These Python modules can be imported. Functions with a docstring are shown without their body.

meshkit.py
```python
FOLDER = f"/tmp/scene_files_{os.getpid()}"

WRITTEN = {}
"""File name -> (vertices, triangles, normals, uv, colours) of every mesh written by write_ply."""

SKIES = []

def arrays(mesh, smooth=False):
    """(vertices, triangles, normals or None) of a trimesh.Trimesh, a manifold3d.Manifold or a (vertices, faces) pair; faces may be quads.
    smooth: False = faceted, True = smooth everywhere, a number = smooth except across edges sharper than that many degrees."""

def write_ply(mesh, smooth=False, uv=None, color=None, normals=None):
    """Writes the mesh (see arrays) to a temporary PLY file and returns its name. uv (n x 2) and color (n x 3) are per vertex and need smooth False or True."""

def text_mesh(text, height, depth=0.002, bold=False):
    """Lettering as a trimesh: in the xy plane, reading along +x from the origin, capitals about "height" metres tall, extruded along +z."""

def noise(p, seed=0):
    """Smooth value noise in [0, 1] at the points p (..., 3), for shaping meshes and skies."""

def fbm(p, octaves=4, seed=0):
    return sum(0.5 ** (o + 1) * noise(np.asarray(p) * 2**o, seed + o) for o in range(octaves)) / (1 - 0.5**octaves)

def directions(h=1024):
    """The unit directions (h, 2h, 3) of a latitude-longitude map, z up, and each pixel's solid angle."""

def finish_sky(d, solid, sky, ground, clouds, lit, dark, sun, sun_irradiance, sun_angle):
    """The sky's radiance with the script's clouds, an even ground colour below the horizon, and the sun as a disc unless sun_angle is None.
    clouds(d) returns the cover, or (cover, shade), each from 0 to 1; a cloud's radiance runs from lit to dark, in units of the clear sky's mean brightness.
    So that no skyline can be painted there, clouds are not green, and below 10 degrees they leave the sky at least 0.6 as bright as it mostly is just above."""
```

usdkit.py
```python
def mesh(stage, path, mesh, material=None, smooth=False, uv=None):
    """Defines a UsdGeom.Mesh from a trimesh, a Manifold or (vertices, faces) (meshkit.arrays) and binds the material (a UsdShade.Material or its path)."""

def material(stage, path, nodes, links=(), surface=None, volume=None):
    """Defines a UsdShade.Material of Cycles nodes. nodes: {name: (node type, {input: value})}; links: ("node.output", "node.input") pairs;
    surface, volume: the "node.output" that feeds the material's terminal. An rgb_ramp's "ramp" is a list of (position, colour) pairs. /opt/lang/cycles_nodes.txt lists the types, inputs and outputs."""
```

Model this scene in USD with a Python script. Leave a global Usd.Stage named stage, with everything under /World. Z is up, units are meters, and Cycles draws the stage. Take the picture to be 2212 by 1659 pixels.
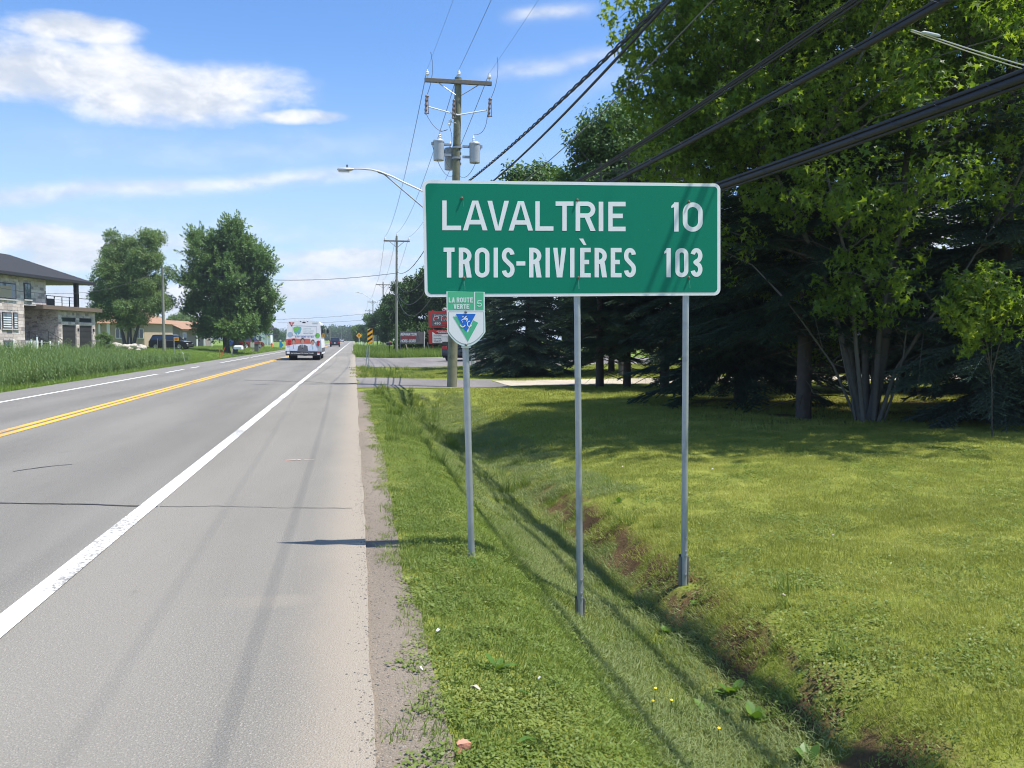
import math, random
import numpy as np, trimesh, usdkit, meshkit
from shapely.geometry import Polygon, LineString, Point, box as sbox
from shapely.ops import unary_union
from shapely import affinity
from pxr import Usd, UsdGeom, UsdShade, UsdLux, Gf, Sdf, Vt

stage = Usd.Stage.CreateInMemory()
UsdGeom.SetStageUpAxis(stage, 'Z')
UsdGeom.SetStageMetersPerUnit(stage, 1.0)
UsdGeom.Xform.Define(stage, '/World')
UsdGeom.Scope.Define(stage, '/World/Looks')

# ---------------------------------------------------------------- camera, sky, sun, exposure
H = 1.5
YAW, PITCH = math.radians(10.70), math.radians(3.10)
CAM = np.array([0.0, 0.0, H])
FW = np.array([math.sin(YAW) * math.cos(PITCH), math.cos(YAW) * math.cos(PITCH), -math.sin(PITCH)])
RT = np.array([math.cos(YAW), -math.sin(YAW), 0.0])
UP = np.cross(RT, FW)
EXPOSURE = 0.95
SUN_STRENGTH, SKY_STRENGTH = 1.0, 0.095
HAZE = True
SUN = np.array([0.376, -0.150, 0.914]); SUN /= np.linalg.norm(SUN)

cam = UsdGeom.Camera.Define(stage, '/World/camera')
cam.CreateHorizontalApertureAttr(36.0)
cam.CreateFocalLengthAttr(36.0 * 1800 / 2212)
cam.CreateClippingRangeAttr(Gf.Vec2f(0.05, 20000))
cam.CreateExposureAttr(EXPOSURE)
cam.AddTransformOp().Set(Gf.Matrix4d(*[*RT, 0], *[*UP, 0], *[*(-FW), 0], *[*CAM, 1]))


class Graph:
    """A small writer of Cycles node graphs: every call adds a node and returns its output's name."""
    def __init__(self):
        self.nodes, self.links = {}, []

    def add(self, kind, out, **inputs):
        name = f'n{len(self.nodes)}'
        plain = {}
        for k, v in inputs.items():
            if isinstance(v, str) and '.' in v:
                self.links.append((v, f'{name}.{k}'))
            else:
                plain[k] = v
        self.nodes[name] = (kind, plain)
        return f'{name}.{out}'

    def m(self, op, a, b=0.0, c=0.0, clamp=False):
        return self.add('math', 'value', math_type=op, value1=a, value2=b, value3=c, use_clamp=clamp)

    def noise(self, vec, scale, detail=3.0, rough=0.55, dist=0.0):
        return self.add('noise_texture', 'fac', vector=vec, scale=scale, detail=detail, roughness=rough, distortion=dist)

    def ss(self, v, a, b):
        return self.add('map_range', 'result', range_type='smoothstep', value=v, from_min=a, from_max=b, to_min=0.0, to_max=1.0, clamp=True)

    def lin(self, v, a, b, c=0.0, d=1.0):
        return self.add('map_range', 'result', range_type='linear', value=v, from_min=a, from_max=b, to_min=c, to_max=d, clamp=True)

    def mix(self, fac, a, b, kind='mix'):
        return self.add('mix', 'color', mix_type=kind, fac=fac, color1=a, color2=b)

    def map(self, vec, scale=(1, 1, 1), loc=(0, 0, 0), rot=(0, 0, 0)):
        return self.add('mapping', 'vector', vector=vec, scale=scale, location=loc, rotation=rot)

    def make(self, name, surface=None, volume=None):
        return usdkit.material(stage, f'/World/Looks/{name}', self.nodes, self.links, surface=surface, volume=volume)


def px_dir(px, py):
    d = FW + RT * (px - 1106) / 1800 - UP * (py - 829.5) / 1800
    return d / np.linalg.norm(d)


def azel(px, py):
    d = px_dir(px, py)
    return math.atan2(d[0], d[1]), math.asin(d[2])


def make_sky():
    g = Graph()
    d = g.add('texture_coordinate', 'generated')
    sky = g.add('sky_texture', 'color', sky_type='single_scattering', sun_disc=False, sun_elevation=float(math.asin(SUN[2])),
                sun_rotation=float(math.atan2(SUN[0], SUN[1])), altitude=60.0, air_density=1.0, aerosol_density=0.9, ozone_density=2.2)
    sep = g.add('separate_xyz', 'x', vector=d)
    X, Y, Z = sep, sep[:-1] + 'y', sep[:-1] + 'z'
    az, el = g.m('arctan2', X, Y), g.m('arcsine', Z)
    # direction on a high flat layer, so that clouds shrink and crowd together towards the horizon
    zz = g.m('maximum', g.m('add', Z, 0.06), 0.03)
    lay = g.add('combine_xyz', 'vector', x=g.m('divide', X, zz), y=g.m('divide', Y, zz), z=0.0)
    pol = g.add('combine_xyz', 'vector', x=az, y=g.m('multiply', el, 1.9), z=0.0)
    big = g.noise(pol, 7.0, 7.0, 0.60, 0.25)
    fine = g.noise(pol, 22.0, 5.0, 0.62)
    # the one large cumulus: lobes given as (azimuth, elevation, half width, half height, tilt) in radians
    lobes = []
    for (px, py, rx, ry, tilt) in ((395, 205, 300, 82, -0.10), (60, 150, 330, 88, -0.10), (165, 62, 175, 40, -0.05), (640, 252, 118, 20, -0.05), (230, 150, 180, 70, -0.05), (-250, 120, 320, 100, 0.0)):
        a0, e0 = azel(px, py)
        a1, _ = azel(px + rx, py); _, e1 = azel(px, py - ry)
        da, de = g.m('subtract', az, a0), g.m('subtract', el, e0)
        c, s = math.cos(tilt), math.sin(tilt)
        u = g.m('divide', g.m('multiply_add', da, c, g.m('multiply', de, -s)), abs(a1 - a0))
        v = g.m('divide', g.m('multiply_add', da, s, g.m('multiply', de, c)), abs(e1 - e0))
        lobes.append(g.m('subtract', 1.0, g.m('add', g.m('multiply', u, u), g.m('multiply', v, v))))
    f = lobes[0]
    for x in lobes[1:]:
        f = g.m('maximum', f, x)
    f = g.m('maximum', f, -1.2)
    wob = g.m('multiply', g.m('subtract', g.m('multiply_add', fine, 0.35, big), 0.70), 2.3)
    f = g.m('add', f, wob)
    f2 = None
    for (px, py, rx, ry) in ((40, 525, 260, 42), (170, 560, 160, 30), (690, 608, 95, 30), (640, 632, 130, 22), (760, 560, 150, 26), (-250, 520, 260, 60), (880, 625, 120, 26), (330, 640, 300, 26), (1900, 500, 500, 60), (2500, 420, 420, 80)):
        a0, e0 = azel(px, py)
        a1, _ = azel(px + rx, py); _, e1 = azel(px, py - ry)
        u, v = g.m('divide', g.m('subtract', az, a0), abs(a1 - a0)), g.m('divide', g.m('subtract', el, e0), abs(e1 - e0))
        t = g.m('subtract', 1.0, g.m('add', g.m('multiply', u, u), g.m('multiply', v, v)))
        f2 = t if f2 is None else g.m('maximum', f2, t)
    f2 = g.m('add', g.m('maximum', f2, -1.2), g.m('multiply', g.m('subtract', g.m('multiply_add', fine, 0.45, big), 0.74), 2.6))
    lowcum = g.m('multiply', g.ss(f2, -0.35, 0.75), 0.88)
    cum = g.m('multiply', g.ss(f, -0.15, 0.95), 0.96)
    core = g.ss(f, 0.15, 1.0)
    # cirrus streaks
    cir = None
    for (x0, y0, x1, y1, th, k) in ((-480, 432, 1000, 348, 24, 0.80), (1040, 160, 1400, 104, 20, 0.55), (1090, 38, 1280, 18, 16, 0.75), (150, 330, 1000, 300, 40, 0.22), (0, 300, 700, 330, 45, 0.18), (1170, 210, 1500, 120, 34, 0.20)):
        a0, e0 = azel(x0, y0); a1, e1 = azel(x1, y1)
        _, et = azel(x0, y0 - th)
        L = math.hypot(a1 - a0, e1 - e0); ca, sa = (a1 - a0) / L, (e1 - e0) / L
        da, de = g.m('subtract', az, a0), g.m('subtract', el, e0)
        u = g.m('divide', g.m('multiply_add', da, ca, g.m('multiply', de, sa)), L)
        v = g.m('divide', g.m('multiply_add', da, -sa, g.m('multiply', de, ca)), abs(et - e0))
        v = g.m('add', v, g.m('multiply', g.m('subtract', big, 0.5), 3.0))
        w = g.m('multiply', g.m('exponent', g.m('multiply', g.m('multiply', v, v), -1.3)), g.m('multiply', g.ss(u, -0.15, 0.30), g.m('subtract', 1.0, g.ss(u, 0.60, 1.20))))
        w = g.m('multiply', w, g.m('multiply', g.lin(fine, 0.25, 0.75, 0.65, 1.0), k))
        cir = w if cir is None else g.m('maximum', cir, w)
    # low banks of cloud near the horizon all round, thin veil above them, and scattered small cumulus everywhere else
    low = g.add('combine_xyz', 'vector', x=g.m('multiply', az, 3.2), y=g.m('multiply', el, 13.0), z=0.0)
    ln = g.noise(low, 1.7, 6.0, 0.58, 0.2)
    lmask = g.m('multiply', g.ss(el, -0.01, 0.03), g.m('subtract', 1.0, g.ss(el, 0.07, 0.16)))
    bank = g.m('multiply', g.ss(ln, 0.40, 0.62), g.m('multiply', lmask, 0.85))
    behind = g.m('subtract', 1.0, g.ss(Y, -0.35, 0.15))
    scat = g.m('multiply', g.ss(g.noise(lay, 0.9, 6.0, 0.6), 0.54, 0.70), g.m('multiply', behind, 0.9))
    cover = g.m('maximum', g.m('maximum', cum, g.m('maximum', lowcum, cir)), g.m('maximum', bank, scat))
    haze = g.m('multiply', g.m('subtract', 1.0, g.ss(el, 0.0, 0.36)), 0.64)
    k = 5.9
    white, grey = tuple(k * c for c in (1.0, 1.0, 1.0)), tuple(k * c for c in (0.66, 0.73, 0.84))
    warm = tuple(k * c for c in (0.98, 0.95, 0.88))
    body = g.mix(g.ss(g.m('multiply_add', fine, 0.5, g.m('multiply', g.noise(pol, 11.0, 5.0, 0.6, 0.6), 0.6)), 0.42, 0.68), tuple(k * c for c in (0.64, 0.70, 0.80)), white)
    body = g.mix(g.m('multiply', bank, g.ss(ln, 0.50, 0.80)), body, warm)
    body = g.mix(g.m('multiply', bank, g.m('subtract', 1.0, g.ss(ln, 0.46, 0.60))), body, grey)
    tint = g.mix(1.0, sky, (0.64, 0.92, 1.22), 'multiply')
    base = g.mix(haze, tint, tuple(k * c for c in (0.66, 0.80, 0.97)))
    col = g.mix(cover, base, body)
    bg = g.add('background_shader', 'background', color=col, strength=SKY_STRENGTH)
    return g.make('sky_look', surface=bg)


dome = UsdLux.DomeLight.Define(stage, '/World/sky')
UsdShade.MaterialBindingAPI.Apply(dome.GetPrim()).Bind(make_sky())
for k, v in (('label', 'blue summer sky with one large white cumulus and thin streaks'), ('category', 'sky'), ('kind', 'structure')):
    dome.GetPrim().SetCustomDataByKey(k, v)
sun = UsdLux.DistantLight.Define(stage, '/World/sun')
sun.CreateIntensityAttr(SUN_STRENGTH); sun.CreateAngleAttr(0.53); sun.CreateNormalizeAttr(True) if hasattr(sun, 'CreateNormalizeAttr') else None
sun.CreateColorAttr(Gf.Vec3f(1.0, 0.955, 0.88))
_z = SUN; _x = np.cross([0, 0, 1.0], _z); _x /= np.linalg.norm(_x); _y = np.cross(_z, _x)
sun.AddTransformOp().Set(Gf.Matrix4d(*[*_x, 0], *[*_y, 0], *[*_z, 0], 0, 0, 50, 1))


# ---------------------------------------------------------------- helpers
def at(px, py, zc):
    """The point seen at a place of the (2212 wide) photograph, zc metres along the view axis."""
    return CAM + (FW + RT * (px - 1106) / 1800 - UP * (py - 829.5) / 1800) * zc


def on(px, py, z=0.0):
    """The point of the level z seen at a place of the photograph."""
    d = FW + RT * (px - 1106) / 1800 - UP * (py - 829.5) / 1800
    return CAM + d * (z - H) / d[2]


_used = {}
def numbered(parent, name):
    n = _used.get((parent, name), 0)
    _used[(parent, name)] = n + 1
    return f'{parent}/{name}' if n == 0 else f'{parent}/{name}_{n:03d}'


def tag(p, label=None, cat=None, group=None, kind=None):
    p = p.GetPrim() if hasattr(p, 'GetPrim') else p
    for k, v in (('label', label), ('category', cat), ('group', group), ('kind', kind)):
        if v:
            p.SetCustomDataByKey(k, v)
    return p


_loc = {}
def thing(name, label, cat, loc=(0, 0, 0), rot=0.0, group=None):
    path = numbered('/World', name)
    x = UsdGeom.Xform.Define(stage, path)
    x.AddTranslateOp().Set(Gf.Vec3d(*map(float, loc)))
    if rot:
        x.AddRotateZOp().Set(math.degrees(rot))
    _loc[path] = (np.array(loc, float), rot)
    tag(x, label, cat, group)
    return path


def obj(name, mesh, mat, parent=None, smooth=False, world=False, label=None, cat=None, group=None, kind=None):
    """One mesh under parent (a path) or /World. world: its points are in the scene's frame and are brought into the thing's."""
    if isinstance(mesh, MB):
        mesh = mesh.mesh()
    path = numbered(parent or '/World', name)
    if world and parent:
        root = '/'.join(parent.split('/')[:3])
        l, r = _loc[root]
        v = np.array(mesh.vertices) - l
        c, s = math.cos(-r), math.sin(-r)
        v = np.stack([c * v[:, 0] - s * v[:, 1], s * v[:, 0] + c * v[:, 1], v[:, 2]], 1)
        mesh = trimesh.Trimesh(v, mesh.faces, process=False)
    usdkit.mesh(stage, path, mesh, MAT[mat] if isinstance(mat, str) else mat, smooth=smooth)
    tag(stage.GetPrimAtPath(path), label, cat, group, kind)
    return path


def copy(src, loc, rot=0.0, label=None, group=None, scale=1.0):
    """A further individual of a thing: references its parts."""
    sp = stage.GetPrimAtPath(src)
    base = src.split('/')[-1]
    if base[-4:-3] == '_' and base[-3:].isdigit():
        base = base[:-4]
    path = numbered('/World', base)
    x = UsdGeom.Xform.Define(stage, path)
    x.GetPrim().GetReferences().AddInternalReference(Sdf.Path(src))
    x.ClearXformOpOrder()
    x.GetPrim().SetInstanceable(True)
    for a in ('xformOp:translate', 'xformOp:rotateZ', 'xformOp:scale'):
        pass
    x.AddTransformOp().Set(Gf.Matrix4d(*_mat4(loc, rot, scale)))
    tag(x, label, sp.GetCustomDataByKey('category'), group)
    return path


def _mat4(loc, rot, scale):
    c, s = math.cos(rot) * scale, math.sin(rot) * scale
    return [c, s, 0, 0, -s, c, 0, 0, 0, 0, scale, 0, *map(float, loc), 1]


def frame_to(d):
    d = np.asarray(d, float); d = d / np.linalg.norm(d)
    a = np.cross(d, [0, 0, 1.0] if abs(d[2]) < 0.9 else [1.0, 0, 0]); a /= np.linalg.norm(a)
    return a, np.cross(d, a), d


class MB:
    """Collects shapes into one mesh."""
    def __init__(self):
        self.v, self.f, self.n = [], [], 0

    def raw(self, v, f):
        v, f = np.asarray(v, float), np.asarray(f, int)
        if f.ndim == 2 and f.shape[1] == 4:
            f = np.vstack([f[:, [0, 1, 2]], f[:, [0, 2, 3]]])
        self.v.append(v); self.f.append(f + self.n); self.n += len(v)
        return self

    def add(self, tm, M=None):
        v = np.array(tm.vertices)
        if M is not None:
            v = v @ np.asarray(M)[:3, :3].T + np.asarray(M)[:3, 3]
        return self.raw(v, tm.faces)

    def box(self, c, size, rz=0.0, bevel=0.0):
        x, y, z = np.array(size) / 2.0
        if bevel > 0:
            b = bevel
            P = []
            for sx in (-1, 1):
                for sy in (-1, 1):
                    for sz in (-1, 1):
                        P += [(sx * x, sy * (y - b), sz * (z - b)), (sx * (x - b), sy * y, sz * (z - b)), (sx * (x - b), sy * (y - b), sz * z)]
            m = trimesh.convex.convex_hull(np.array(P))
            v, f = np.array(m.vertices), np.array(m.faces)
        else:
            v = np.array([(sx * x, sy * y, sz * z) for sx in (-1, 1) for sy in (-1, 1) for sz in (-1, 1)])
            f = np.array([(0, 1, 3, 2), (4, 6, 7, 5), (0, 4, 5, 1), (2, 3, 7, 6), (0, 2, 6, 4), (1, 5, 7, 3)])
        if rz:
            cc, s = math.cos(rz), math.sin(rz)
            v = np.stack([cc * v[:, 0] - s * v[:, 1], s * v[:, 0] + cc * v[:, 1], v[:, 2]], 1)
        return self.raw(v + np.array(c, float), f)

    def span(self, lo, hi):
        lo, hi = np.minimum(lo, hi), np.maximum(lo, hi)
        return self.box((lo + hi) / 2, hi - lo)

    def tube(self, pts, rad, sides=8, caps=True):
        p = np.asarray(pts, float); n = len(p)
        r = np.broadcast_to(np.asarray(rad, float), (n,))
        t = np.gradient(p, axis=0); t /= np.linalg.norm(t, axis=1, keepdims=True) + 1e-12
        a = frame_to(t[0])[0]
        V = []
        ang = np.arange(sides) * 2 * np.pi / sides
        for i in range(n):
            a = a - t[i] * (a @ t[i]); a /= np.linalg.norm(a) + 1e-12
            b = np.cross(t[i], a)
            V.append(p[i] + r[i] * (np.cos(ang)[:, None] * a + np.sin(ang)[:, None] * b))
        V = np.vstack(V)
        i, j = np.meshgrid(np.arange(n - 1), np.arange(sides), indexing='ij')
        q = np.stack([i * sides + j, i * sides + (j + 1) % sides, (i + 1) * sides + (j + 1) % sides, (i + 1) * sides + j], -1).reshape(-1, 4)
        f = np.vstack([q[:, [0, 1, 2]], q[:, [0, 2, 3]]])
        if caps:
            V = np.vstack([V, p[0], p[-1]]); k = len(V)
            jj = np.arange(sides)
            f = np.vstack([f, np.stack([(jj + 1) % sides, jj, np.full(sides, k - 2)], 1), np.stack([(n - 1) * sides + jj, (n - 1) * sides + (jj + 1) % sides, np.full(sides, k - 1)], 1)])
        return self.raw(V, f)

    def cyl(self, a, b, r, sides=12):
        return self.tube([a, b], r if np.ndim(r) else [r, r], sides)

    def lathe(self, prof, c=(0, 0, 0), axis=(0, 0, 1), sides=14):
        """prof: (radius, height) pairs turned about an axis."""
        a, b, d = frame_to(axis)
        ang = np.arange(sides) * 2 * np.pi / sides
        V = np.vstack([np.asarray(c) + d * h + max(r, 1e-4) * (np.cos(ang)[:, None] * a + np.sin(ang)[:, None] * b) for r, h in prof])
        n = len(prof)
        i, j = np.meshgrid(np.arange(n - 1), np.arange(sides), indexing='ij')
        q = np.stack([i * sides + j, i * sides + (j + 1) % sides, (i + 1) * sides + (j + 1) % sides, (i + 1) * sides + j], -1).reshape(-1, 4)
        return self.raw(V, q)

    def prism(self, poly, depth, o=(0, 0, 0), ux=(1, 0, 0), uy=(0, 1, 0)):
        """A flat outline (shapely, or points) given thickness along ux x uy, from o."""
        if not hasattr(poly, 'geom_type'):
            poly = Polygon(poly)
        ux, uy = np.asarray(ux, float), np.asarray(uy, float)
        un = np.cross(ux, uy)
        for gpoly in getattr(poly, 'geoms', [poly]):
            if gpoly.is_empty or gpoly.geom_type != 'Polygon':
                continue
            m = trimesh.creation.extrude_polygon(gpoly, depth, engine='earcut')
            v = np.array(m.vertices)
            self.raw(np.asarray(o, float) + v[:, :1] * ux + v[:, 1:2] * uy + v[:, 2:3] * un, m.faces)
        return self

    def mesh(self):
        return trimesh.Trimesh(np.vstack(self.v), np.vstack(self.f), process=False)


def rounded(w, h, r, x=0.0, y=0.0):
    return sbox(x + r, y + r, x + w - r, y + h - r).buffer(r, quad_segs=6)


def instancer(path, protos, pos, quat, scl, idx):
    """protos: (name, mesh, material). quat: w, x, y, z rows."""
    pi = UsdGeom.PointInstancer.Define(stage, path)
    targets = []
    for name, mesh, mat in protos:
        p = f'{path}/{name}'
        usdkit.mesh(stage, p, mesh.mesh() if isinstance(mesh, MB) else mesh, MAT[mat] if isinstance(mat, str) else mat)
        targets.append(Sdf.Path(p))
    pi.CreatePrototypesRel().SetTargets(targets)
    pi.CreatePositionsAttr(Vt.Vec3fArray.FromNumpy(np.asarray(pos, np.float32)))
    q = np.asarray(quat, np.float32)
    pi.CreateOrientationsAttr(Vt.QuathArray([Gf.Quath(float(a), float(b), float(c), float(d)) for a, b, c, d in q]))
    s = np.asarray(scl, np.float32)
    pi.CreateScalesAttr(Vt.Vec3fArray.FromNumpy(np.repeat(s[:, None], 3, 1) if s.ndim == 1 else s))
    pi.CreateProtoIndicesAttr(Vt.IntArray([int(i) for i in idx]))
    return pi.GetPrim()


def quat_from(R):
    """Rotation matrices (n,3,3), columns = images of the axes -> quaternions."""
    from scipy.spatial.transform import Rotation
    q = Rotation.from_matrix(R).as_quat()
    return np.roll(q, 1, axis=1)


def basis(zdir, spin):
    """Rotation matrices that carry +z to zdir after a spin about z."""
    z = np.asarray(zdir, float); z = z / np.linalg.norm(z, axis=1, keepdims=True)
    ref = np.where(np.abs(z[:, 2:3]) < 0.95, np.array([[0, 0, 1.0]]), np.array([[1.0, 0, 0]]))
    x = np.cross(ref, z); x /= np.linalg.norm(x, axis=1, keepdims=True)
    y = np.cross(z, x)
    c, s = np.cos(spin)[:, None], np.sin(spin)[:, None]
    return np.stack([c * x + s * y, -s * x + c * y, z], 2)


# ---------------------------------------------------------------- looks
MAT = {}
def look(name, color, rough=0.6, metal=0.0, var=0.12, scale=6.0, bump=0.0, bscale=40.0, spec=0.5, coat=0.0, dark=None, darkscale=2.0):
    g = Graph()
    p = g.add('texture_coordinate', 'object')
    n = g.noise(p, scale, 4.0, 0.6)
    c = g.mix(n, tuple(x * (1 - var) for x in color), tuple(min(1.0, x * (1 + var)) for x in color))
    if dark is not None:
        c = g.mix(g.ss(g.noise(p, darkscale, 5.0, 0.65), 0.5, 0.72), c, dark)
    kw = {}
    if bump:
        kw['normal'] = g.add('bump', 'normal', height=g.noise(p, bscale, 4.0, 0.6), strength=bump, distance=0.01)
    s = g.add('principled_bsdf', 'BSDF', base_color=c, roughness=rough, metallic=metal, specular_ior_level=spec, coat_weight=coat, **kw)
    MAT[name] = g.make(name, surface=s)


def leaf_look(name, a, b, c=None, trans=0.38, rough=0.55, big=0.25, cfrac=0.12, tmul=(1.45, 1.32, 0.62), patch=0.5):
    """Foliage: tone varies leaf by leaf, clump by clump and over the plant; light shines through the blades."""
    g = Graph()
    geo = g.add('geometry', 'random_per_island')
    obr = g.add('object_info', 'random')
    pos = g.add('geometry', 'position')
    t = g.m('add', g.m('multiply', geo, 0.55), g.m('add', g.m('multiply', obr, 0.2), g.m('multiply_add', g.noise(pos, big, 4.0, 0.65), patch, 0.25 - patch * .5)))
    col = g.mix(g.ss(t, 0.25, 0.95), a, b)
    if c is not None:
        col = g.mix(g.m('greater_than', geo, 1.0 - cfrac), col, c)
    tcol = g.mix(1.0, col, tmul, 'multiply')
    d = g.add('principled_bsdf', 'BSDF', base_color=col, roughness=rough, specular_ior_level=0.35)
    tr = g.add('translucent_bsdf', 'BSDF', color=tcol)
    s = g.add('mix_closure', 'closure', fac=trans, closure1=d, closure2=tr)
    MAT[name] = g.make(name, surface=s)


def pane_look(name, tint=(0.02, 0.03, 0.035), see=0.15):
    g = Graph()
    fr = g.add('fresnel', 'fac', IOR=1.5)
    gl = g.add('glossy_bsdf', 'BSDF', color=(0.9, 0.95, 1.0), roughness=0.03)
    df = g.add('diffuse_bsdf', 'BSDF', color=tint)
    MAT[name] = g.make(name, surface=g.add('mix_closure', 'closure', fac=g.lin(fr, 0.0, 1.0, 0.06, 1.0), closure1=df, closure2=gl))


look('galvanised', (0.36, 0.38, 0.40), 0.45, 0.6, 0.18, 9.0, dark=(0.26, 0.28, 0.30), darkscale=5.0)
look('steel_dark', (0.18, 0.17, 0.16), 0.55, 0.5, 0.25, 20.0)
look('rust_bolt', (0.20, 0.14, 0.10), 0.6, 0.5, 0.3, 60.0)
look('sign_white', (0.72, 0.73, 0.73), 0.38, 0, 0.03, 3.0)
look('sign_green', (0.001, 0.185, 0.112), 0.5, 0, 0.05, 2.0, spec=0.18)
look('sign_scratch', (0.06, 0.30, 0.22), 0.6, 0, 0.2, 60.0)
look('route_green', (0.07, 0.42, 0.22), 0.4, 0, 0.05, 8.0)
look('route_pale', (0.60, 0.70, 0.66), 0.4, 0, 0.04, 8.0)
look('route_blue', (0.005, 0.13, 0.55), 0.4, 0, 0.05, 8.0)
look('black_rubber', (0.018, 0.018, 0.02), 0.5, 0, 0.3, 12.0)
look('cable_black', (0.016, 0.017, 0.020), 0.62, 0, 0.3, 8.0)
look('wire_grey', (0.10, 0.10, 0.11), 0.45, 0.3, 0.2, 8.0)
look('wire_bright', (0.45, 0.45, 0.46), 0.35, 0.8, 0.2, 8.0)
look('pole_wood', (0.17, 0.175, 0.115), 0.85, 0, 0.35, 5.0, 0.5, 60.0, dark=(0.07, 0.065, 0.045), darkscale=3.0)
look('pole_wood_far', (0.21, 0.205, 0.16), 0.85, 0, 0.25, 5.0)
look('arm_wood', (0.16, 0.145, 0.125), 0.85, 0, 0.35, 12.0)
look('porcelain', (0.72, 0.74, 0.76), 0.25, 0, 0.05, 8.0)
look('porcelain_brown', (0.20, 0.15, 0.13), 0.3, 0, 0.2, 8.0)
look('tank_grey', (0.38, 0.41, 0.43), 0.4, 0.1, 0.08, 6.0, dark=(0.33, 0.35, 0.36), darkscale=4.0)
look('lamp_alu', (0.55, 0.56, 0.57), 0.4, 0.5, 0.08, 8.0)
look('lens', (0.55, 0.56, 0.54), 0.25, 0, 0.05, 8.0)
look('paint_white', (0.78, 0.78, 0.77), 0.4, 0, 0.05, 4.0)
look('paint_black', (0.015, 0.015, 0.017), 0.35, 0, 0.2, 4.0)
look('paint_yellow', (0.85, 0.40, 0.015), 0.45, 0, 0.06, 6.0)
look('paint_red', (0.42, 0.025, 0.02), 0.45, 0, 0.12, 6.0)
look('paint_orange', (0.70, 0.10, 0.02), 0.5, 0, 0.12, 6.0)
look('paint_blue', (0.03, 0.30, 0.60), 0.45, 0, 0.1, 6.0)
look('panel_grey', (0.10, 0.10, 0.115), 0.5, 0, 0.2, 3.0)
look('car_black', (0.012, 0.012, 0.015), 0.2, 0.2, 0.1, 4.0, coat=0.6)
look('car_red', (0.13, 0.014, 0.02), 0.22, 0.2, 0.1, 4.0, coat=0.6)
look('car_blue', (0.03, 0.07, 0.22), 0.22, 0.3, 0.1, 4.0, coat=0.6)
look('car_silver', (0.42, 0.44, 0.46), 0.25, 0.5, 0.05, 4.0, coat=0.5)
look('rim', (0.35, 0.35, 0.36), 0.35, 0.8, 0.1, 8.0)
look('tail_red', (0.45, 0.012, 0.012), 0.25, 0, 0.1, 8.0)
look('skin_print', (0.50, 0.28, 0.20), 0.5, 0, 0.05, 8.0)
look('hair_print', (0.05, 0.03, 0.025), 0.5, 0, 0.1, 8.0)
look('suit_print', (0.12, 0.12, 0.13), 0.5, 0, 0.1, 8.0)
look('coat_print', (0.66, 0.70, 0.78), 0.5, 0, 0.05, 8.0)
look('salmon_print', (0.58, 0.14, 0.09), 0.5, 0, 0.15, 3.0)
look('leafgreen_print', (0.17, 0.48, 0.10), 0.5, 0, 0.12, 4.0)
look('teal_print', (0.16, 0.40, 0.45), 0.5, 0, 0.12, 4.0)
look('bluegrey_print', (0.36, 0.46, 0.52), 0.5, 0, 0.05, 4.0)
look('text_blue', (0.06, 0.09, 0.30), 0.5, 0, 0.05, 4.0)
look('text_grey', (0.38, 0.42, 0.42), 0.5, 0, 0.05, 4.0)
look('letter_white', (0.74, 0.75, 0.75), 0.38, 0, 0.03, 3.0)
look('concrete', (0.42, 0.41, 0.39), 0.85, 0, 0.15, 2.0, 0.2)
look('roof_black', (0.021, 0.021, 0.024), 0.9, 0, 0.25, 1.5)
look('roof_brown', (0.29, 0.17, 0.105), 0.9, 0, 0.2, 1.2)
look('trim_dark', (0.028, 0.026, 0.028), 0.5, 0, 0.15, 3.0)
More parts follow.
